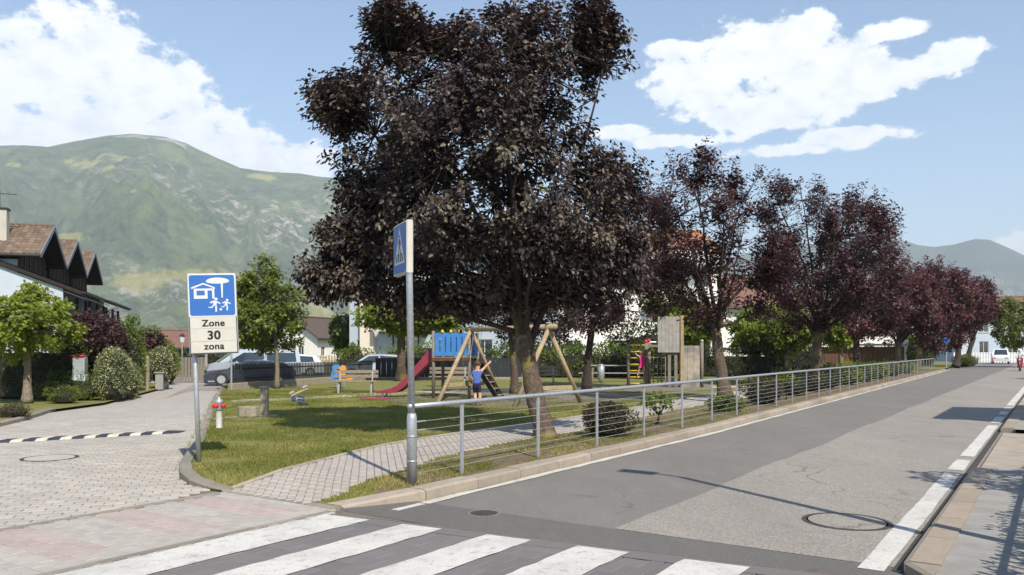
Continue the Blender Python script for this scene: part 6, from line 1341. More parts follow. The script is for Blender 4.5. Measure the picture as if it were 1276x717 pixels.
# row of three gabled houses on the left
HD = 18.7
def row_house(label, loc, tiles, chimney):
    h = empty('row_house', loc, R(HD), label, 'house', 'row of gabled houses')
    X0 = -9.5
    # walls: white below, dark timber gable above, recessed under the deep roof
    wins = [(-2.3, -1.2, 3.0, 4.6), (0.8, 2.0, 3.0, 4.6), (-2.0, 1.6, 0.1, 2.2)]
    wall_with_windows(h, -2.75, 2.75, 0, 5.5, -0.9, wins, M['cool_wall'], axis=1, sign=1, name='street_wall')
    wall_with_windows(h, X0, -0.9, 0, 6.5, -2.75, [(-6.5, -5.4, 3.6, 4.9), (-3.6, -2.6, 3.6, 4.9)], M['cool_wall'], axis=0, sign=-1, name='side_wall')
    mb = MB(); mb.quad((X0, 2.75, 0), (-0.9, 2.75, 0), (-0.9, 2.75, 6.6), (X0, 2.75, 6.6)); mb.quad((X0, -2.75, 0), (X0, 2.75, 0), (X0, 2.75, 6.6), (X0, -2.75, 6.6)); mb.build('back_wall', M['cool_wall'], h)
    mb = MB(); mb.prism([(-2.9, 5.5), (2.9, 5.5), (2.9, 6.7), (0, 8.45), (-2.9, 6.7)], 0, -1.0, -0.86); mb.build('timber_gable', M['dark_wood'], h)
    for k in range(5): MB().box((-0.84, -2.2 + k * 1.1, 6.4), (0.05, 0.14, 1.3 if k != 2 else 2.2)).build('gable_stud', M['brown_wood'], h)
    # roof slopes
    rf = MB(); ov = 3.25; ez, rz_ = 6.72, 8.62
    for s in (-1, 1): rf.add([(X0, s * ov, ez), (0.1, s * ov, ez), (0.1, 0, rz_), (X0, 0, rz_), (X0, s * ov, ez - 0.16), (0.1, s * ov, ez - 0.16), (0.1, 0, rz_ - 0.16), (X0, 0, rz_ - 0.16)], [(0, 1, 2, 3), (4, 5, 6, 7), (0, 1, 5, 4), (1, 2, 6, 5), (3, 0, 4, 7)])
    ro = rf.build('roof', M['dark_wood'], h)
    tiled_roof(ro, (X0, -ov - 0.05, ez + 0.0), (0.1, -ov - 0.05, ez + 0.0), (X0, 0, rz_ + 0.03), 34 if tiles else 30, 11, M['tile'])
    mb = MB(); mb.quad((X0, ov + 0.05, ez + 0.02), (0.1, ov + 0.05, ez + 0.02), (0.1, 0, rz_ + 0.03), (X0, 0, rz_ + 0.03)); mb.build('rear_slope', M['tile_dark'], ro)
    MB().tube([(X0, 0, rz_ + 0.06), (0.12, 0, rz_ + 0.06)], 0.1, 8).build('ridge_tiles', M['tile'], ro)
    for s in (-1, 1): MB().beam((0.14, s * (ov + 0.04), ez - 0.05), (0.14, 0, rz_ - 0.03), 0.05, 0.24).build('barge_board', M['barge'], ro)
    MB().tube([(X0, -ov - 0.1, ez - 0.06), (0.1, -ov - 0.1, ez - 0.06)], 0.07, 8).build('gutter', M['pole_dark'], ro)
    # lean-to roof falling to the street
    lr = MB(); lr.add([(-2.2, -3.15, 6.53), (2.0, -3.15, 4.9), (2.0, 2.9, 4.9), (-2.2, 2.9, 6.53), (-2.2, -3.15, 6.31), (2.0, -3.15, 4.68), (2.0, 2.9, 4.68), (-2.2, 2.9, 6.31)], [(0, 1, 2, 3), (4, 5, 6, 7), (0, 1, 5, 4), (1, 2, 6, 5), (3, 0, 4, 7), (2, 3, 7, 6)]); lo = lr.build('lean_to_roof', M['dark_wood'], h)
    mb = MB(); mb.prism([(-2.22, -2.9), (1.0, -2.9), (1.0, -2.78), (-2.22, -2.78)], 2, 0, 2.0); mb = MB(); mb.quad((-2.2, -3.2, 6.56), (2.05, -3.2, 4.915), (2.05, 2.95, 4.915), (-2.2, 2.95, 6.56)); mb.build('lean_to_cover', M['tile_dark'], lo)
    mb = MB(); mb.prism([(-2.1, 0), (1.1, 0), (1.1, 4.98), (-2.1, 6.2)], 1, -2.95, -2.79); mb.build('porch_wall', M['cool_wall'], h)
    MB().tube([(2.08, -3.2, 4.8), (2.08, 2.95, 4.8)], 0.07, 8).build('gutter', M['pole_dark'], lo)
    # balcony with posts
    MB().box((0.25, 0, 2.75), (2.2, 5.6, 0.16)).build('balcony_floor', M['brown_wood'], h)
    for y in (-2.7, 0, 2.7): MB().box((1.25, y, 3.7), (0.14, 0.14, 1.9)).build('balcony_post', M['dark_wood'], h)
    for k in range(14): MB().box((1.3, -2.6 + k * 0.4, 3.3), (0.04, 0.26, 0.9)).build('balcony_board', M['brown_wood'], h)
    if chimney:
        c_ = empty_child = None
        ch = MB().box((-2.1, -1.75, 8.25), (0.75, 0.6, 1.9), ch=0.02).build('chimney', M['beige'], ro); MB().box((-2.1, -1.75, 9.23), (0.86, 0.7, 0.09)).build('chimney_cap', M['pole_dark'], ch)
        mb = MB(); mb.tube([(-2.1, -1.75, 9.2), (-2.1, -1.75, 10.2)], 0.02, 6); mb.tube([(-2.9, -1.75, 10.05), (-1.3, -1.75, 10.05)], 0.015, 5)
        for k in range(6): mb.tube([(-2.8 + k * 0.28, -2.0, 10.05), (-2.8 + k * 0.28, -1.5, 10.05)], 0.01, 4)
        mb.build('antenna', M['pole_dark'], ch)
    return h
hp = [(-25.8, 45.0), (-27.75, 51.0), (-29.75, 57.0)]
row_house('gabled house with tiled roof and beige chimney, first of the row', (hp[0][0], hp[0][1], 0), True, True)
row_house('middle gabled house of the row, between the two others', (hp[1][0], hp[1][1], 0), True, False)
row_house('last gabled house of the row, with a free lean-to roof end', (hp[2][0], hp[2][1], 0), True, False)
# flower box on the last house
def block(name, label, loc, rz, w, dpt, h, wall, roof, ridge, wins_front, wins_side, cat='building', over=0.5, group=None, side=-1, front_extra=None):
    """plain pitched-roof building: front along local -y, ridge along x"""
    b = empty(name, loc, rz, label, cat, group)
    wall_with_windows(b, -w / 2, w / 2, 0, h, -dpt / 2, wins_front, wall, sign=-1, name='front_wall')
    wall_with_windows(b, -dpt / 2, dpt / 2, 0, h, side * w / 2, wins_side, wall, axis=1, sign=side, name='side_wall')
    mb = MB(); mb.quad((-side * w / 2, -dpt / 2, 0), (-side * w / 2, dpt / 2, 0), (-side * w / 2, dpt / 2, h), (-side * w / 2, -dpt / 2, h)); mb.quad((-w / 2, dpt / 2, 0), (w / 2, dpt / 2, 0), (w / 2, dpt / 2, h), (-w / 2, dpt / 2, h)); mb.build('rear_walls', wall, b)
    for s in (-1, 1): mb = MB(); mb.add([(s * (w / 2 - 0.01), -dpt / 2, h), (s * (w / 2 - 0.01), dpt / 2, h), (s * (w / 2 - 0.01), 0, h + ridge)], [(0, 1, 2)]); mb.build('gable', wall, b)
    rf = MB(); yo = dpt / 2 + over; k_ = ridge / (dpt / 2); ze = h - over * k_
    for s in (-1, 1): rf.add([(-w / 2 - over, s * yo, ze + .05), (w / 2 + over, s * yo, ze + .05), (w / 2 + over, 0, h + ridge + .05), (-w / 2 - over, 0, h + ridge + .05), (-w / 2 - over, s * yo, ze + .25), (w / 2 + over, s * yo, ze + .25), (w / 2 + over, 0, h + ridge + .25), (-w / 2 - over, 0, h + ridge + .25)], [(0, 1, 2, 3), (4, 5, 6, 7), (0, 1, 5, 4), (1, 2, 6, 5), (3, 0, 4, 7)])
    r = rf.build('roof', roof, b); MB().tube([(-w / 2 - over, 0, h + ridge + 0.27), (w / 2 + over, 0, h + ridge + 0.27)], 0.12, 8).build('ridge', roof, r)
    MB().tube([(-w / 2 - over, -yo - 0.05, ze + 0.1), (w / 2 + over, -yo - 0.05, ze + 0.1)], 0.08, 8).build('gutter', M['pole_dark'], r)
    return b
def grid_wins(w, h, cols, floors, ww=1.1, wh=1.4, z0=1.0, fh=2.9, sh=False, margin=1.2): return [(x - ww / 2, x + ww / 2, z0 + f * fh, z0 + f * fh + wh, sh) for f in range(floors) for x in np.linspace(-w / 2 + margin, w / 2 - margin, cols)]
# pale apartment block behind the slide
ap = Q(445, 436, 60)
A_ = block('apartment_block', 'pale apartment block behind the slide and broadleaf tree', (ap.x + 7.6, 63.5, 0), R(-14), 15, 9, 8.6, M['cool_wall'], M['tile_dark'], 2.6, grid_wins(15, 8.6, 5, 3, 1.2, 1.5), grid_wins(9, 8.6, 2, 3, 1.0, 1.4))
for f in range(3): MB().box((-3.0, -5.1, 0.3 + f * 2.9), (4.0, 1.3, 0.18)).build('balcony_slab', M['white_wall'], A_); MB().box((-3.0, -5.7, 0.85 + f * 2.9), (4.0, 0.08, 0.95)).build('balcony_parapet', M['cream_wall'], A_)
MB().box((-5.9, -4.72, 4.0), (1.1, 0.45, 8.0)).build('lit_wall_strip', M['cream_wall'], A_)  # sunlit strip of the front, its brightness put into the cream colour
for x in (-3.9, -1.9): MB().tube([(x, -4.62, 0.1), (x, -4.62, 8.4)], 0.06, 8).build('downpipe', M['pole_dark'], A_)
# tall white building with orange roof
B_ = block('apartment_block', 'tall white apartment building with orange roof behind the plum trees', (9.6, 70, 0), R(6), 13, 11, 9.6, M['white_wall'], M['terracotta'], 2.3, grid_wins(13, 11, 4, 3, 1.3, 1.5), grid_wins(11, 11, 3, 3), side=-1, over=0.6)
for f in range(1, 4): MB().box((3.4, -6.2, f * 2.9 - 0.1), (5.5, 1.4, 0.18)).build('balcony_slab', M['white_wall'], B_); MB().box((3.4, -6.9, f * 2.9 + 0.45), (5.5, 0.08, 0.95)).build('balcony_parapet', M['white_wall'], B_)
B2 = block('house', 'white house with brownish red roof half hidden behind the second plum', (21.0, 76, 0), R(6), 8, 9, 5.6, M['white_wall'], M['tile_red'], 2.6, grid_wins(9, 6.6, 3, 2), grid_wins(9, 6.6, 2, 2), cat='house')
B3 = block('house', 'low white house behind the timber shed', (33.5, 84, 0), R(10), 12, 8, 3.9, M['white_wall'], M['tile_dark'], 1.8, grid_wins(12, 3.9, 4, 1), grid_wins(8, 3.9, 2, 1), cat='house')
# white house at the end of the road
E_ = block('house', 'white two storey house closing the end of the road', Q(1231, 436, 116) - Vector((0, 0, H)), R(-6), 11.5, 9, 6.3, M['cool_wall'], M['tile_red'], 2.8, [(-3.2, -2.0, 1.3, 2.9), (-3.2, -2.0, 4.2, 5.6), (-1.4, -0.5, 4.4, 5.3), (0.5, 1.8, 1.3, 2.9), (0.5, 1.8, 4.2, 5.6), (3.6, 4.8, 1.3, 2.9), (3.6, 4.8, 4.2, 5.6)], grid_wins(9, 6, 2, 2), cat='house')
MB().tube([(-0.1, -4.6, 0.1), (-0.1, -4.6, 6.2)], 0.12, 8).build('downpipe', M['pole_dark'], E_)
fe = empty('garden_fence', Q(1232, 436, 108) - Vector((0, 0, H)), R(-6), 'white picket fence in front of the end house', 'fence')
for k in range(26): MB().box((-4.4 + k * 0.35, 0, 0.7), (0.16, 0.04, 1.4)).build('picket', M['white_wall'], fe)
for z in (0.4, 1.1): MB().box((0, 0.04, z), (9.0, 0.04, 0.1)).build('rail', M['white_wall'], fe)
# far houses on the left
block('house', 'white gabled house with dark roof beyond the paling fence', (-24.0, 98, 0), R(70), 9, 6.5, 3.2, M['white_wall'], M['tile_dark'], 2.2, grid_wins(9, 3.2, 3, 1, 0.8, 1.1), [(-1.2, -0.4, 3.0, 3.15), (0.4, 1.2, 1.0, 2.2), (-1.4, -0.6, 1.0, 2.2)], cat='house', group='houses beyond the park', side=-1)
block('house', 'long pale house with dark roof next to the gabled one', (-20.5, 104, 0), R(4), 14, 9, 2.6, M['cool_wall'], M['tile_dark'], 2.4, grid_wins(14, 2.6, 5, 1, 0.9, 1.1), grid_wins(9, 2.6, 2, 1, 0.8, 1), cat='house', group='houses beyond the park')
block('house', 'pale house with reddish brown roof at the end of the side street', (-30.0, 76, 0), R(8), 7, 8, 1.85, M['cool_wall'], M['tile_red'], 1.45, grid_wins(7, 2, 3, 1, 0.8, 0.7, 0.7), [], cat='house', group='houses beyond the park')
# timber shed
s0 = P(1085, 461, 0.12)
sh = empty('timber_shed', s0 + Vector((0, 3, 0)), R(-18), 'low brown timber shed with pale flat roof behind the railing', 'shed')
for k in range(28): MB().box((-3.6 + k * 0.27, 0, 0.95), (0.25, 0.04, 1.9)).build('wall_board', M['brown_wood'], sh)
MB().box((0.05, 1.2, 0.9), (7.4, 2.2, 1.78)).build('shed_body', M['dark_wood'], sh); MB().box((0, 1.0, 2.05), (8.2, 3.0, 0.16), ch=0.02).build('roof', M['board_grey'], sh)
# ------------------------------------------------------------------ fences and walls at the back
fa, fb = P(287, 486.5, 0.12), Vector((-7.6, 44.0, 0.12))
pfn = empty('picket_fence', fa, math.atan2((fb - fa).y, (fb - fa).x), 'black picket fence on a low wall behind the green tree', 'fence'); Lf = (fb - fa).length
MB().box((Lf / 2, 0, 0.13), (Lf, 0.22, 0.3), ch=0.02).build('low_wall', M['stone'], pfn)
pm = None
for k in range(int(Lf / 0.13)):
    if pm is None: o = MB().prism([(-0.035, 0.3), (0.035, 0.3), (0.035, 1.0), (0, 1.06), (-0.035, 1.0)], 1, -0.012, 0.012).build('picket', M['pole_dark'], pfn); pm = o.data
    else: o = bpy.data.objects.new('picket', pm); col.objects.link(o); o.parent = pfn
    o.location = (0.05 + k * 0.13, 0, 0)
for z in (0.45, 0.85): MB().box((Lf / 2, 0.03, z), (Lf, 0.03, 0.06)).build('rail', M['pole_dark'], pfn)
MB().tube([(0, -0.05, 0), (0, -0.05, 1.6)], 0.04, 8).build('corner_post', M['galv'], pfn)
p0 = Vector((-7.5, 44.1, 0.12)); blk = empty('dark_fence', p0, R(0), 'solid black board fence behind the slide', 'fence')
for k in range(30): MB().box((0.15 + k * 0.3, 0, 0.6), (0.285, 0.04, 1.15)).build('board', M['pole_dark'], blk)
MB().box((4.5, 0.0, 0.0), (9.2, 0.2, 0.25), ch=0.02).build('low_wall', M['stone'], blk)
pp0, pp1 = Vector((-14.5, 50, 0.1)), Vector((-9.5, 52, 0.1)); pal = empty('paling_fence', pp0, math.atan2(2, 5), 'pale wooden paling fence behind the parked cars', 'fence')
for k in range(30): MB().box((k * 0.18, 0, 0.62), (0.11, 0.025, 1.24 + 0.06 * (k % 3))).build('paling', M['picket'], pal)
for z in (0.35, 0.95): MB().box((2.6, 0.03, z), (5.4, 0.04, 0.08)).build('rail', M['picket'], pal)
gp = P(205, 477, 0.05); gt = empty('garden_gate_fence', gp + Vector((-0.6, 0.5, 0)), R(6), 'weathered grey wooden fence at the bend of the side street', 'fence')
for k in range(16): MB().box((k * 0.16, 0, 0.65), (0.13, 0.03, 1.3)).build('board', M['post_grey'], gt)
for x in (0.0, 0.75, 2.5): MB().box((x, -0.04, 0.85), (0.1, 0.1, 1.75)).build('post', M['board_grey'], gt)
f2 = P(232, 474, 0.05); f2r = empty('garden_gate_fence', f2 + Vector((0.2, 1.0, 0)), R(2), 'low brown board fence under the dark hedge at the street end', 'fence')
for k in range(26): MB().box((k * 0.18, 0, 0.42), (0.165, 0.03, 0.84)).build('board', M['plank'], f2r)
gw = P(193, 486, 0.05); gwr = empty('garden_wall', gw + Vector((-0.1, 0.9, 0)), R(18.7), 'low grey wall under the rounded variegated bush', 'wall')
MB().box((0, 0.3, 0.35), (0.3, 3.0, 0.7), ch=0.02).build('wall_body', M['sidewalk'], gwr); MB().box((0, 0.3, 0.73), (0.38, 3.1, 0.06), ch=0.015).build('coping', M['sidewalk'], gwr)
fpz = P(184, 488, 0.05)
tag(MB().box((fpz.x, fpz.y, 0.75), (0.1, 0.1, 1.5), ch=0.01).build('gate_post', M['picket']), 'thin pale wooden gate post beside the variegated bush', 'post')
mp0 = P(100, 499, 0.1); mpl = empty('mailbox_pillar', mp0, R(10), 'grey and white mailbox pillar with a red top among the junipers', 'mailbox')
MB().box((0, 0, 0.42), (0.4, 0.3, 0.84), ch=0.015).build('pillar', M['cool_wall'], mpl); MB().box((0, 0, 1.13), (0.36, 0.3, 0.57), ch=0.015).build('mailbox', M['galv'], mpl); MB().box((-0.03, -0.02, 1.45), (0.4, 0.36, 0.06), ch=0.015).build('red_lid', M['red_bright'], mpl)
# old lantern at the street end
lp = P(227, 474, 0.05); ln = empty('street_lantern', lp, 0, 'old style street lantern on a thin post at the end of the side street', 'street lamp')
MB().tube([(0, 0, 0), (0, 0, 1.3), (0, 0, 2.05)], [0.06, 0.045, 0.035], 10).build('pole', M['post_grey'], ln, True); MB().lathe((0, 0, 2.05), [(0.05, 0), (0.1, 0.08), (0.15, 0.38), (0.14, 0.4)], 6).build('lantern_glass', M['lamp_glass'], ln); MB().lathe((0, 0, 2.45), [(0.2, 0), (0.1, 0.1), (0.02, 0.16)], 6).build('lantern_cap', M['pole_dark'], ln)
# blue round sign near the end of the railing
bs = RD(81, -8.2, 0.1); bsg = empty('round_sign', bs, R(0), 'round blue sign on a pole beside the last plum trunk', 'sign')
MB().tube([(0, 0, 0), (0, 0, 2.7)], 0.05, 8).build('pole', M['galv'], bsg); MB().tube([(0, -0.06, 2.5), (0, -0.09, 2.5)], 0.3, 20).build('plate', M['sign_blue'], bsg)

# ------------------------------------------------------------------ vehicles
def car(name, label, loc, rz, L, W, Hh, prof, side_win, m, cat, wheel_r=0.31, wx=(0.19, 0.81), lights=True):
    """side profile extruded with tumblehome; local +x is the nose, y to the left"""
    c = empty(name, loc, rz, label, cat)
    # body sections across the width: inset and lower towards the flanks
    V, fs = [], []; n = len(prof); hw = W / 2
    for y, inset in ((-hw, 0.0), (-hw * 0.55, 0.02), (0, 0.03), (hw * 0.55, 0.02), (hw, 0.0)):
        for x, z in prof:
            up = max(0, (z - Hh * 0.55) / (Hh * 0.45)); yy = y * (1 - 0.16 * up); V.append((x, yy, z + inset * (1 if z > 0.5 * Hh else 0)))
    for r in range(4):
        for k in range(n): fs.append((r * n + k, r * n + (k + 1) % n, (r + 1) * n + (k + 1) % n, (r + 1) * n + k))
    fs += [tuple(range(n)), tuple(range(4 * n, 5 * n))]
    mb = MB(); mb.add(V, fs); b = mb.build('body', m, c)
    for s in (-1, 1):
        for poly in side_win:
            g_ = MB(); V = []
            for x, z in poly: up = max(0, (z - Hh * 0.55) / (Hh * 0.45)); V.append((x, s * (hw * (1 - 0.16 * up) + 0.006), z))
            g_.add(V, [tuple(range(len(V)))]); g_.build('side_window', M['glass'], b)
        for f in wx:
            x = -L / 2 + L * f; y = s * (hw - 0.09)
            w_ = MB().tube([(x, y - 0.1, wheel_r), (x, y + 0.1, wheel_r)], wheel_r, 20).build('wheel', M['rubber'], c); MB().tube([(x, y + s * 0.095, wheel_r), (x, y + s * 0.11, wheel_r)], wheel_r * 0.62, 14).build('rim', M['galv'], w_)
        MB().box((L / 2 - 0.1, s * (hw - 0.28), Hh * 0.43), (0.16, 0.32, 0.15), ch=0.03).build('headlight', M['lamp_glass'], b); MB().box((-L / 2 + 0.04, s * (hw - 0.18), Hh * 0.5), (0.08, 0.2, 0.3), ch=0.02).build('tail_light', M['red_bright'], b)
        MB().box((L * 0.2, s * (hw + 0.09), Hh * 0.62), (0.12, 0.18, 0.14), ch=0.03).build('mirror', m, b)
    return c, b
def windscreen(b, pts, m='glass', name='windscreen'): mb = MB(); mb.add(pts, [tuple(range(len(pts)))]); mb.build(name, M[m], b)
cp = P(310, 481, 0.03)
prof = [(-2.1, 0.28), (-2.12, 0.7), (-2.0, 0.82), (-1.5, 1.1), (-0.6, 1.22), (0.25, 1.18), (1.0, 0.82), (1.95, 0.7), (2.1, 0.52), (2.08, 0.25)]
c1_, b1_ = car('parked_car', 'low dark blue car parked behind the black picket fence', (cp.x - 0.3, cp.y + 1.2, 0.02), R(196), 4.2, 1.74, 1.22, prof, [[(-1.5, 0.85), (-1.3, 1.08), (-0.4, 1.16), (-0.4, 0.84)], [(-0.3, 0.84), (-0.3, 1.16), (0.2, 1.13), (0.8, 0.84)]], M['car_dark'], 'car')
windscreen(b1_, [(1.02, -0.66, 0.85), (1.02, 0.66, 0.85), (0.32, 0.58, 1.19), (0.32, -0.58, 1.19)]); MB().box((2.08, 0, 0.42), (0.05, 1.1, 0.18)).build('grille', M['black'], b1_)
prof = [(-2.3, 0.35), (-2.32, 1.0), (-2.25, 1.62), (-2.0, 1.74), (0.6, 1.74), (0.95, 1.66), (1.75, 1.08), (2.2, 0.95), (2.32, 0.7), (2.3, 0.3)]
c2_, b2_ = car('parked_van', 'silver white van with big windscreen parked behind the low dark car', (cp.x - 1.1, cp.y + 4.0, 0.02), R(205), 4.6, 1.85, 1.74, prof, [[(-2.1, 1.1), (-2.05, 1.56), (-0.6, 1.58), (-0.6, 1.08)], [(-0.45, 1.08), (-0.45, 1.58), (0.55, 1.58), (1.3, 1.12)]], M['car_silver'], 'van')
windscreen(b2_, [(1.78, -0.76, 1.1), (1.78, 0.76, 1.1), (0.98, 0.66, 1.668), (0.98, -0.66, 1.668)]); MB().box((2.32, 0, 0.55), (0.05, 1.2, 0.22)).build('grille', M['black'], b2_)
prof = [(-2.1, 0.3), (-2.12, 0.8), (-1.9, 1.0), (-1.6, 1.38), (-0.5, 1.44), (0.4, 1.38), (1.1, 0.95), (1.95, 0.8), (2.1, 0.6), (2.08, 0.28)]
c3_, b3_ = car('parked_car', 'pale grey car showing through the pickets behind the bench', (-8.6, 50.0, 0.02), R(188), 4.2, 1.72, 1.44, prof, [[(-1.5, 0.98), (-1.4, 1.3), (-0.4, 1.36), (-0.4, 0.96)], [(-0.3, 0.96), (-0.3, 1.36), (0.3, 1.33), (0.9, 0.96)]], M['car_silver'], 'car')
windscreen(b3_, [(1.12, -0.66, 0.955), (1.12, 0.66, 0.955), (0.46, 0.58, 1.385), (0.46, -0.58, 1.385)])
cp = P(276, 476, 0.03)
c5_, b5_ = car('parked_car', 'white small car with only its nose showing past the van', (cp.x + 1.5, cp.y + 7.5, 0.02), R(200), 4.0, 1.7, 1.44, prof, [[(-1.5, 0.98), (-1.4, 1.3), (-0.4, 1.36), (-0.4, 0.96)], [(-0.3, 0.96), (-0.3, 1.36), (0.3, 1.33), (0.9, 0.96)]], M['car_white'], 'car')
windscreen(b5_, [(1.12, -0.66, 0.955), (1.12, 0.66, 0.955), (0.46, 0.58, 1.385), (0.46, -0.58, 1.385)])
vp_ = Q(1247, 436, 100) - Vector((0, 0, H))
prof = [(-2.0, 0.35), (-2.02, 1.0), (-1.95, 1.75), (-1.7, 1.85), (0.6, 1.85), (0.9, 1.75), (1.6, 1.1), (1.95, 0.95), (2.02, 0.7), (2.0, 0.3)]
c4_, b4_ = car('parked_van', 'white van parked in front of the white end house', vp_, R(-121), 4.2, 1.8, 1.85, prof, [[(-0.4, 1.1), (-0.4, 1.65), (0.5, 1.65), (1.2, 1.15)]], M['car_white'], 'van')
windscreen(b4_, [(1.64, -0.72, 1.1), (1.64, 0.72, 1.1), (0.93, 0.64, 1.755), (0.93, -0.64, 1.755)]); windscreen(b4_, [(-2.03, -0.6, 1.15), (-2.03, 0.6, 1.15), (-1.98, 0.55, 1.65), (-1.98, -0.55, 1.65)], name='rear_window')
def bike(label, loc, rz, m):
    b = empty('bicycle', loc, rz, label, 'bicycle', 'bicycles parked at the end house')
    for x in (-0.5, 0.5):
        mb = MB(); mb.tube([(x + 0.32 * math.cos(k * 0.3491), 0, 0.34 + 0.32 * math.sin(k * 0.3491)) for k in range(19)], 0.025, 6); w_ = mb.build('wheel', M['rubber'], b)
        mb = MB(); [mb.tube([(x, 0, 0.34), (x + 0.31 * math.cos(k), 0, 0.34 + 0.31 * math.sin(k))], 0.004, 3) for k in range(6)]; mb.build('spokes', M['wire'], w_)
    mb = MB(); mb.tube([(-0.5, 0, 0.34), (-0.15, 0, 0.34), (-0.22, 0, 0.85)], 0.02, 6); mb.tube([(-0.15, 0, 0.34), (0.36, 0, 0.8), (-0.2, 0, 0.78)], 0.02, 6); mb.tube([(0.5, 0, 0.34), (0.36, 0, 0.8), (0.33, 0, 0.98)], 0.02, 6); mb.build('frame', m, b)
    MB().tube([(0.33, -0.28, 1.0), (0.36, 0, 0.99), (0.33, 0.28, 1.0)], 0.016, 6).build('handlebar', M['pole_dark'], b); MB().box((-0.23, 0, 0.88), (0.26, 0.13, 0.06), ch=0.02).build('saddle', M['black'], b)
for k, (u, lb, mk) in enumerate(((1207, 'dark bicycle parked beside the last plum trunk', 'pole_dark'), (1216, 'silver bicycle parked second along the end house fence', 'galv'), (1236, 'red bicycle parked by the white van', 'red_bright'))): bike(lb, Q(u, 436, 98) - Vector((0, 0, H)), R(20 + 15 * k), M[mk])
# motor scooter and rider coming up the road
scp = Q(1271, 436, 66) - Vector((0, 0, H)); scr = empty('motor_scooter', scp, R(235.8), 'motor scooter ridden along the far right lane edge', 'scooter')
for x in (-0.62, 0.62): w_ = MB().tube([(x, -0.06, 0.26), (x, 0.06, 0.26)], 0.26, 18).build('wheel', M['rubber'], scr); MB().tube([(x, -0.065, 0.26), (x, 0.065, 0.26)], 0.14, 12).build('rim', M['galv'], w_)
MB().prism([(-0.8, 0.45), (-0.3, 0.35), (0.3, 0.28), (0.5, 0.4), (0.62, 1.0), (0.52, 1.02), (0.38, 0.5), (0.1, 0.42), (-0.05, 0.72), (-0.75, 0.8)], 1, -0.17, 0.17).build('body', M['red_bright'], scr)
MB().box((-0.42, 0, 0.82), (0.66, 0.26, 0.1), ch=0.03).build('saddle', M['black'], scr); MB().tube([(0.5, -0.33, 1.08), (0.58, 0, 1.06), (0.5, 0.33, 1.08)], 0.02, 6).build('handlebar', M['pole_dark'], scr); MB().lathe((0.66, 0, 0.92), [(0.02, -0.08), (0.09, 0), (0.02, 0.08)], 10).build('headlamp', M['lamp_glass'], scr); MB().tube([(0.62, 0, 0.26), (0.58, 0, 1.04)], 0.03, 6).build('fork', M['galv'], scr)
J3 = {'pelvis': (0, 0, 0.08, .15, .13), 'waist': (0.0, 0.03, 0.25, .14, .12), 'chest': (0, 0.07, 0.45, .17, .12), 'neck': (0, 0.09, 0.62, .06, .06), 'head0': (0, 0.1, 0.7, .09, .1), 'head1': (0, 0.11, 0.8, .115, .13), 'head2': (0, 0.1, 0.89, .08, .09),
      'shR': (0.19, 0.08, 0.54, .07, .07), 'elR': (0.27, 0.25, 0.36, .05, .05), 'haR': (0.28, 0.5, 0.34, .035, .035), 'shL': (-0.19, 0.08, 0.54, .07, .07), 'elL': (-0.27, 0.25, 0.36, .05, .05), 'haL': (-0.28, 0.5, 0.34, .035, .035),
      'hipR': (0.12, 0.08, 0.06, .11, .11), 'knR': (0.17, 0.46, 0.08, .075, .075), 'anR': (0.14, 0.42, -0.34, .05, .05), 'toR': (0.14, 0.58, -0.38, .045, .04), 'hipL': (-0.12, 0.08, 0.06, .11, .11), 'knL': (-0.17, 0.46, 0.08, .075, .075), 'anL': (-0.14, 0.42, -0.34, .05, .05), 'toL': (-0.14, 0.58, -0.38, .045, .04)}
def paint_rider(c):
    if c.z > 0.66: return 3
    if c.z < 0.16: return 2
    if abs(c.x) > 0.24 and c.y > 0.2: return 0
    return 1
seatp = scp + Matrix.Rotation(R(235.8), 4, 'Z').to_3x3() @ Vector((-0.35, 0, 0.88))
person('person', 'scooter rider in white shirt and dark trousers with helmet', seatp, R(235.8 - 90), J3, ED, paint_rider, [M['skin'], M['cloth_white'], M['cloth_navy'], M['car_white']], ((0, 0.1, 0.8), 0.14, M['car_white'], -1), finger_at=(('haR', (0, 1, 0)), ('haL', (0, 1, 0))))

# ------------------------------------------------------------------ right side, beside the camera: what throws the shadows on the footway
lmp = RD(7.5, 0.62, 0.1); lamp = empty('street_lamp', lmp, 0, 'tall galvanised street lamp on the right footway', 'street lamp')
MB().tube([(0, 0, 0), (0, 0, 1.2), (0, 0, 6.0)], [0.085, 0.075, 0.05], 12).build('pole', M['galv'], lamp, True); hd_ = RD(0, -0.3, 0)
MB().tube([(0, 0, 6.0), (hd_.x * 0.5, hd_.y * 0.5, 6.15), (hd_.x, hd_.y, 6.2)], 0.035, 8).build('arm', M['galv'], lamp, True); MB().beam((hd_.x * 0.9, hd_.y * 0.9, 6.2), (hd_.x * 2.6, hd_.y * 2.6, 6.24), 0.26, 0.1, 0.02).build('lamp_head', M['galv'], lamp)
rh = RD(8.2, 0.95, 0.1); hbox('clipped hedge along the right footway beside the fence', rh, (11.0, 0.7, 1.25), 'green', 6500, (0.09, 0.55), 120, rz=R(90) - A_ROAD)
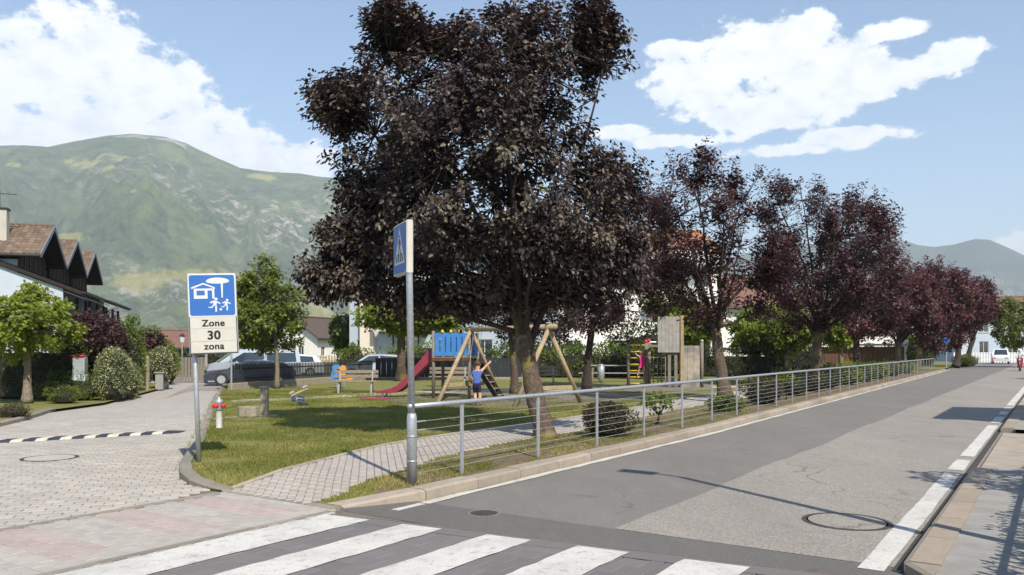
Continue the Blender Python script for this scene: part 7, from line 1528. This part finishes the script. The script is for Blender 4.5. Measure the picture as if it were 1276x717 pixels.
fz = RD(3.0, 0.42, 0.1); gf_ = empty('garden_fence', fz, R(90) - A_ROAD, 'grey bar fence in front of the hedge along the right footway', 'fence')
for k in range(75): MB().box((k * 0.14, 0, 0.52), (0.022, 0.022, 1.04)).build('bar', M['galv'], gf_)
for z in (0.15, 0.95): MB().box((5.2, 0, z), (10.6, 0.03, 0.04)).build('rail', M['galv'], gf_)
tb = RD(10.6, 2.0, 0.1)
r = bush('small_tree', 'small leafy garden tree behind the hedge on the right footway', None, (tb.x, tb.y, 1.9), (1.9, 1.9, 2.0), M['green'], 2200, (0.12, 0.6), 121, core=False, cat='tree'); MB().tube([(0, 0, -1.85), (0.03, 0, -0.8), (0, 0, 0.3)], [0.09, 0.07, 0.05], 8).build('trunk', M['bark'], r)
block('house', 'narrow rendered house on the right of the road casting its shadow', RD(22.6, 5.2, 0.05), R(90) - A_ROAD, 4.4, 5.8, 5.6, M['cream_wall'], M['tile_dark'], 0.9, [], [], cat='house', over=0.3)
trees_r = RD(55, 4.5, 0.1)
bush('roadside_tree', 'leafy tree on the right of the road past the narrow house', None, (trees_r.x, trees_r.y, 2.0), (4.5, 4.5, 4.5), M['green'], 3000, (0.25, 0.6), 122, core=False, cat='tree')
MB().tube([(0, 0, -2.0), (0.05, 0, -0.6), (0, 0, 0.8)], [0.2, 0.15, 0.1], 8).build('trunk', M['bark'], bpy.data.objects['roadside_tree'])

# ------------------------------------------------------------------ haze of the valley air
mb = MB(); mb.box((0, 3300, 590), (13600, 9200, 1190)); hz = mb.build('haze', None); hz['kind'] = 'stuff'
hm = bpy.data.materials.new('haze_air'); hm.use_nodes = True; hn = hm.node_tree.nodes; hn.clear()
pv = hn.new('ShaderNodeVolumePrincipled'); pv.inputs['Color'].default_value = (0.76, 0.88, 1.0, 1); pv.inputs['Density'].default_value = 0.00015; pv.inputs['Anisotropy'].default_value = 0.0
ho = hn.new('ShaderNodeOutputMaterial'); hm.node_tree.links.new(pv.outputs[0], ho.inputs['Volume']); hz.data.materials.append(hm)
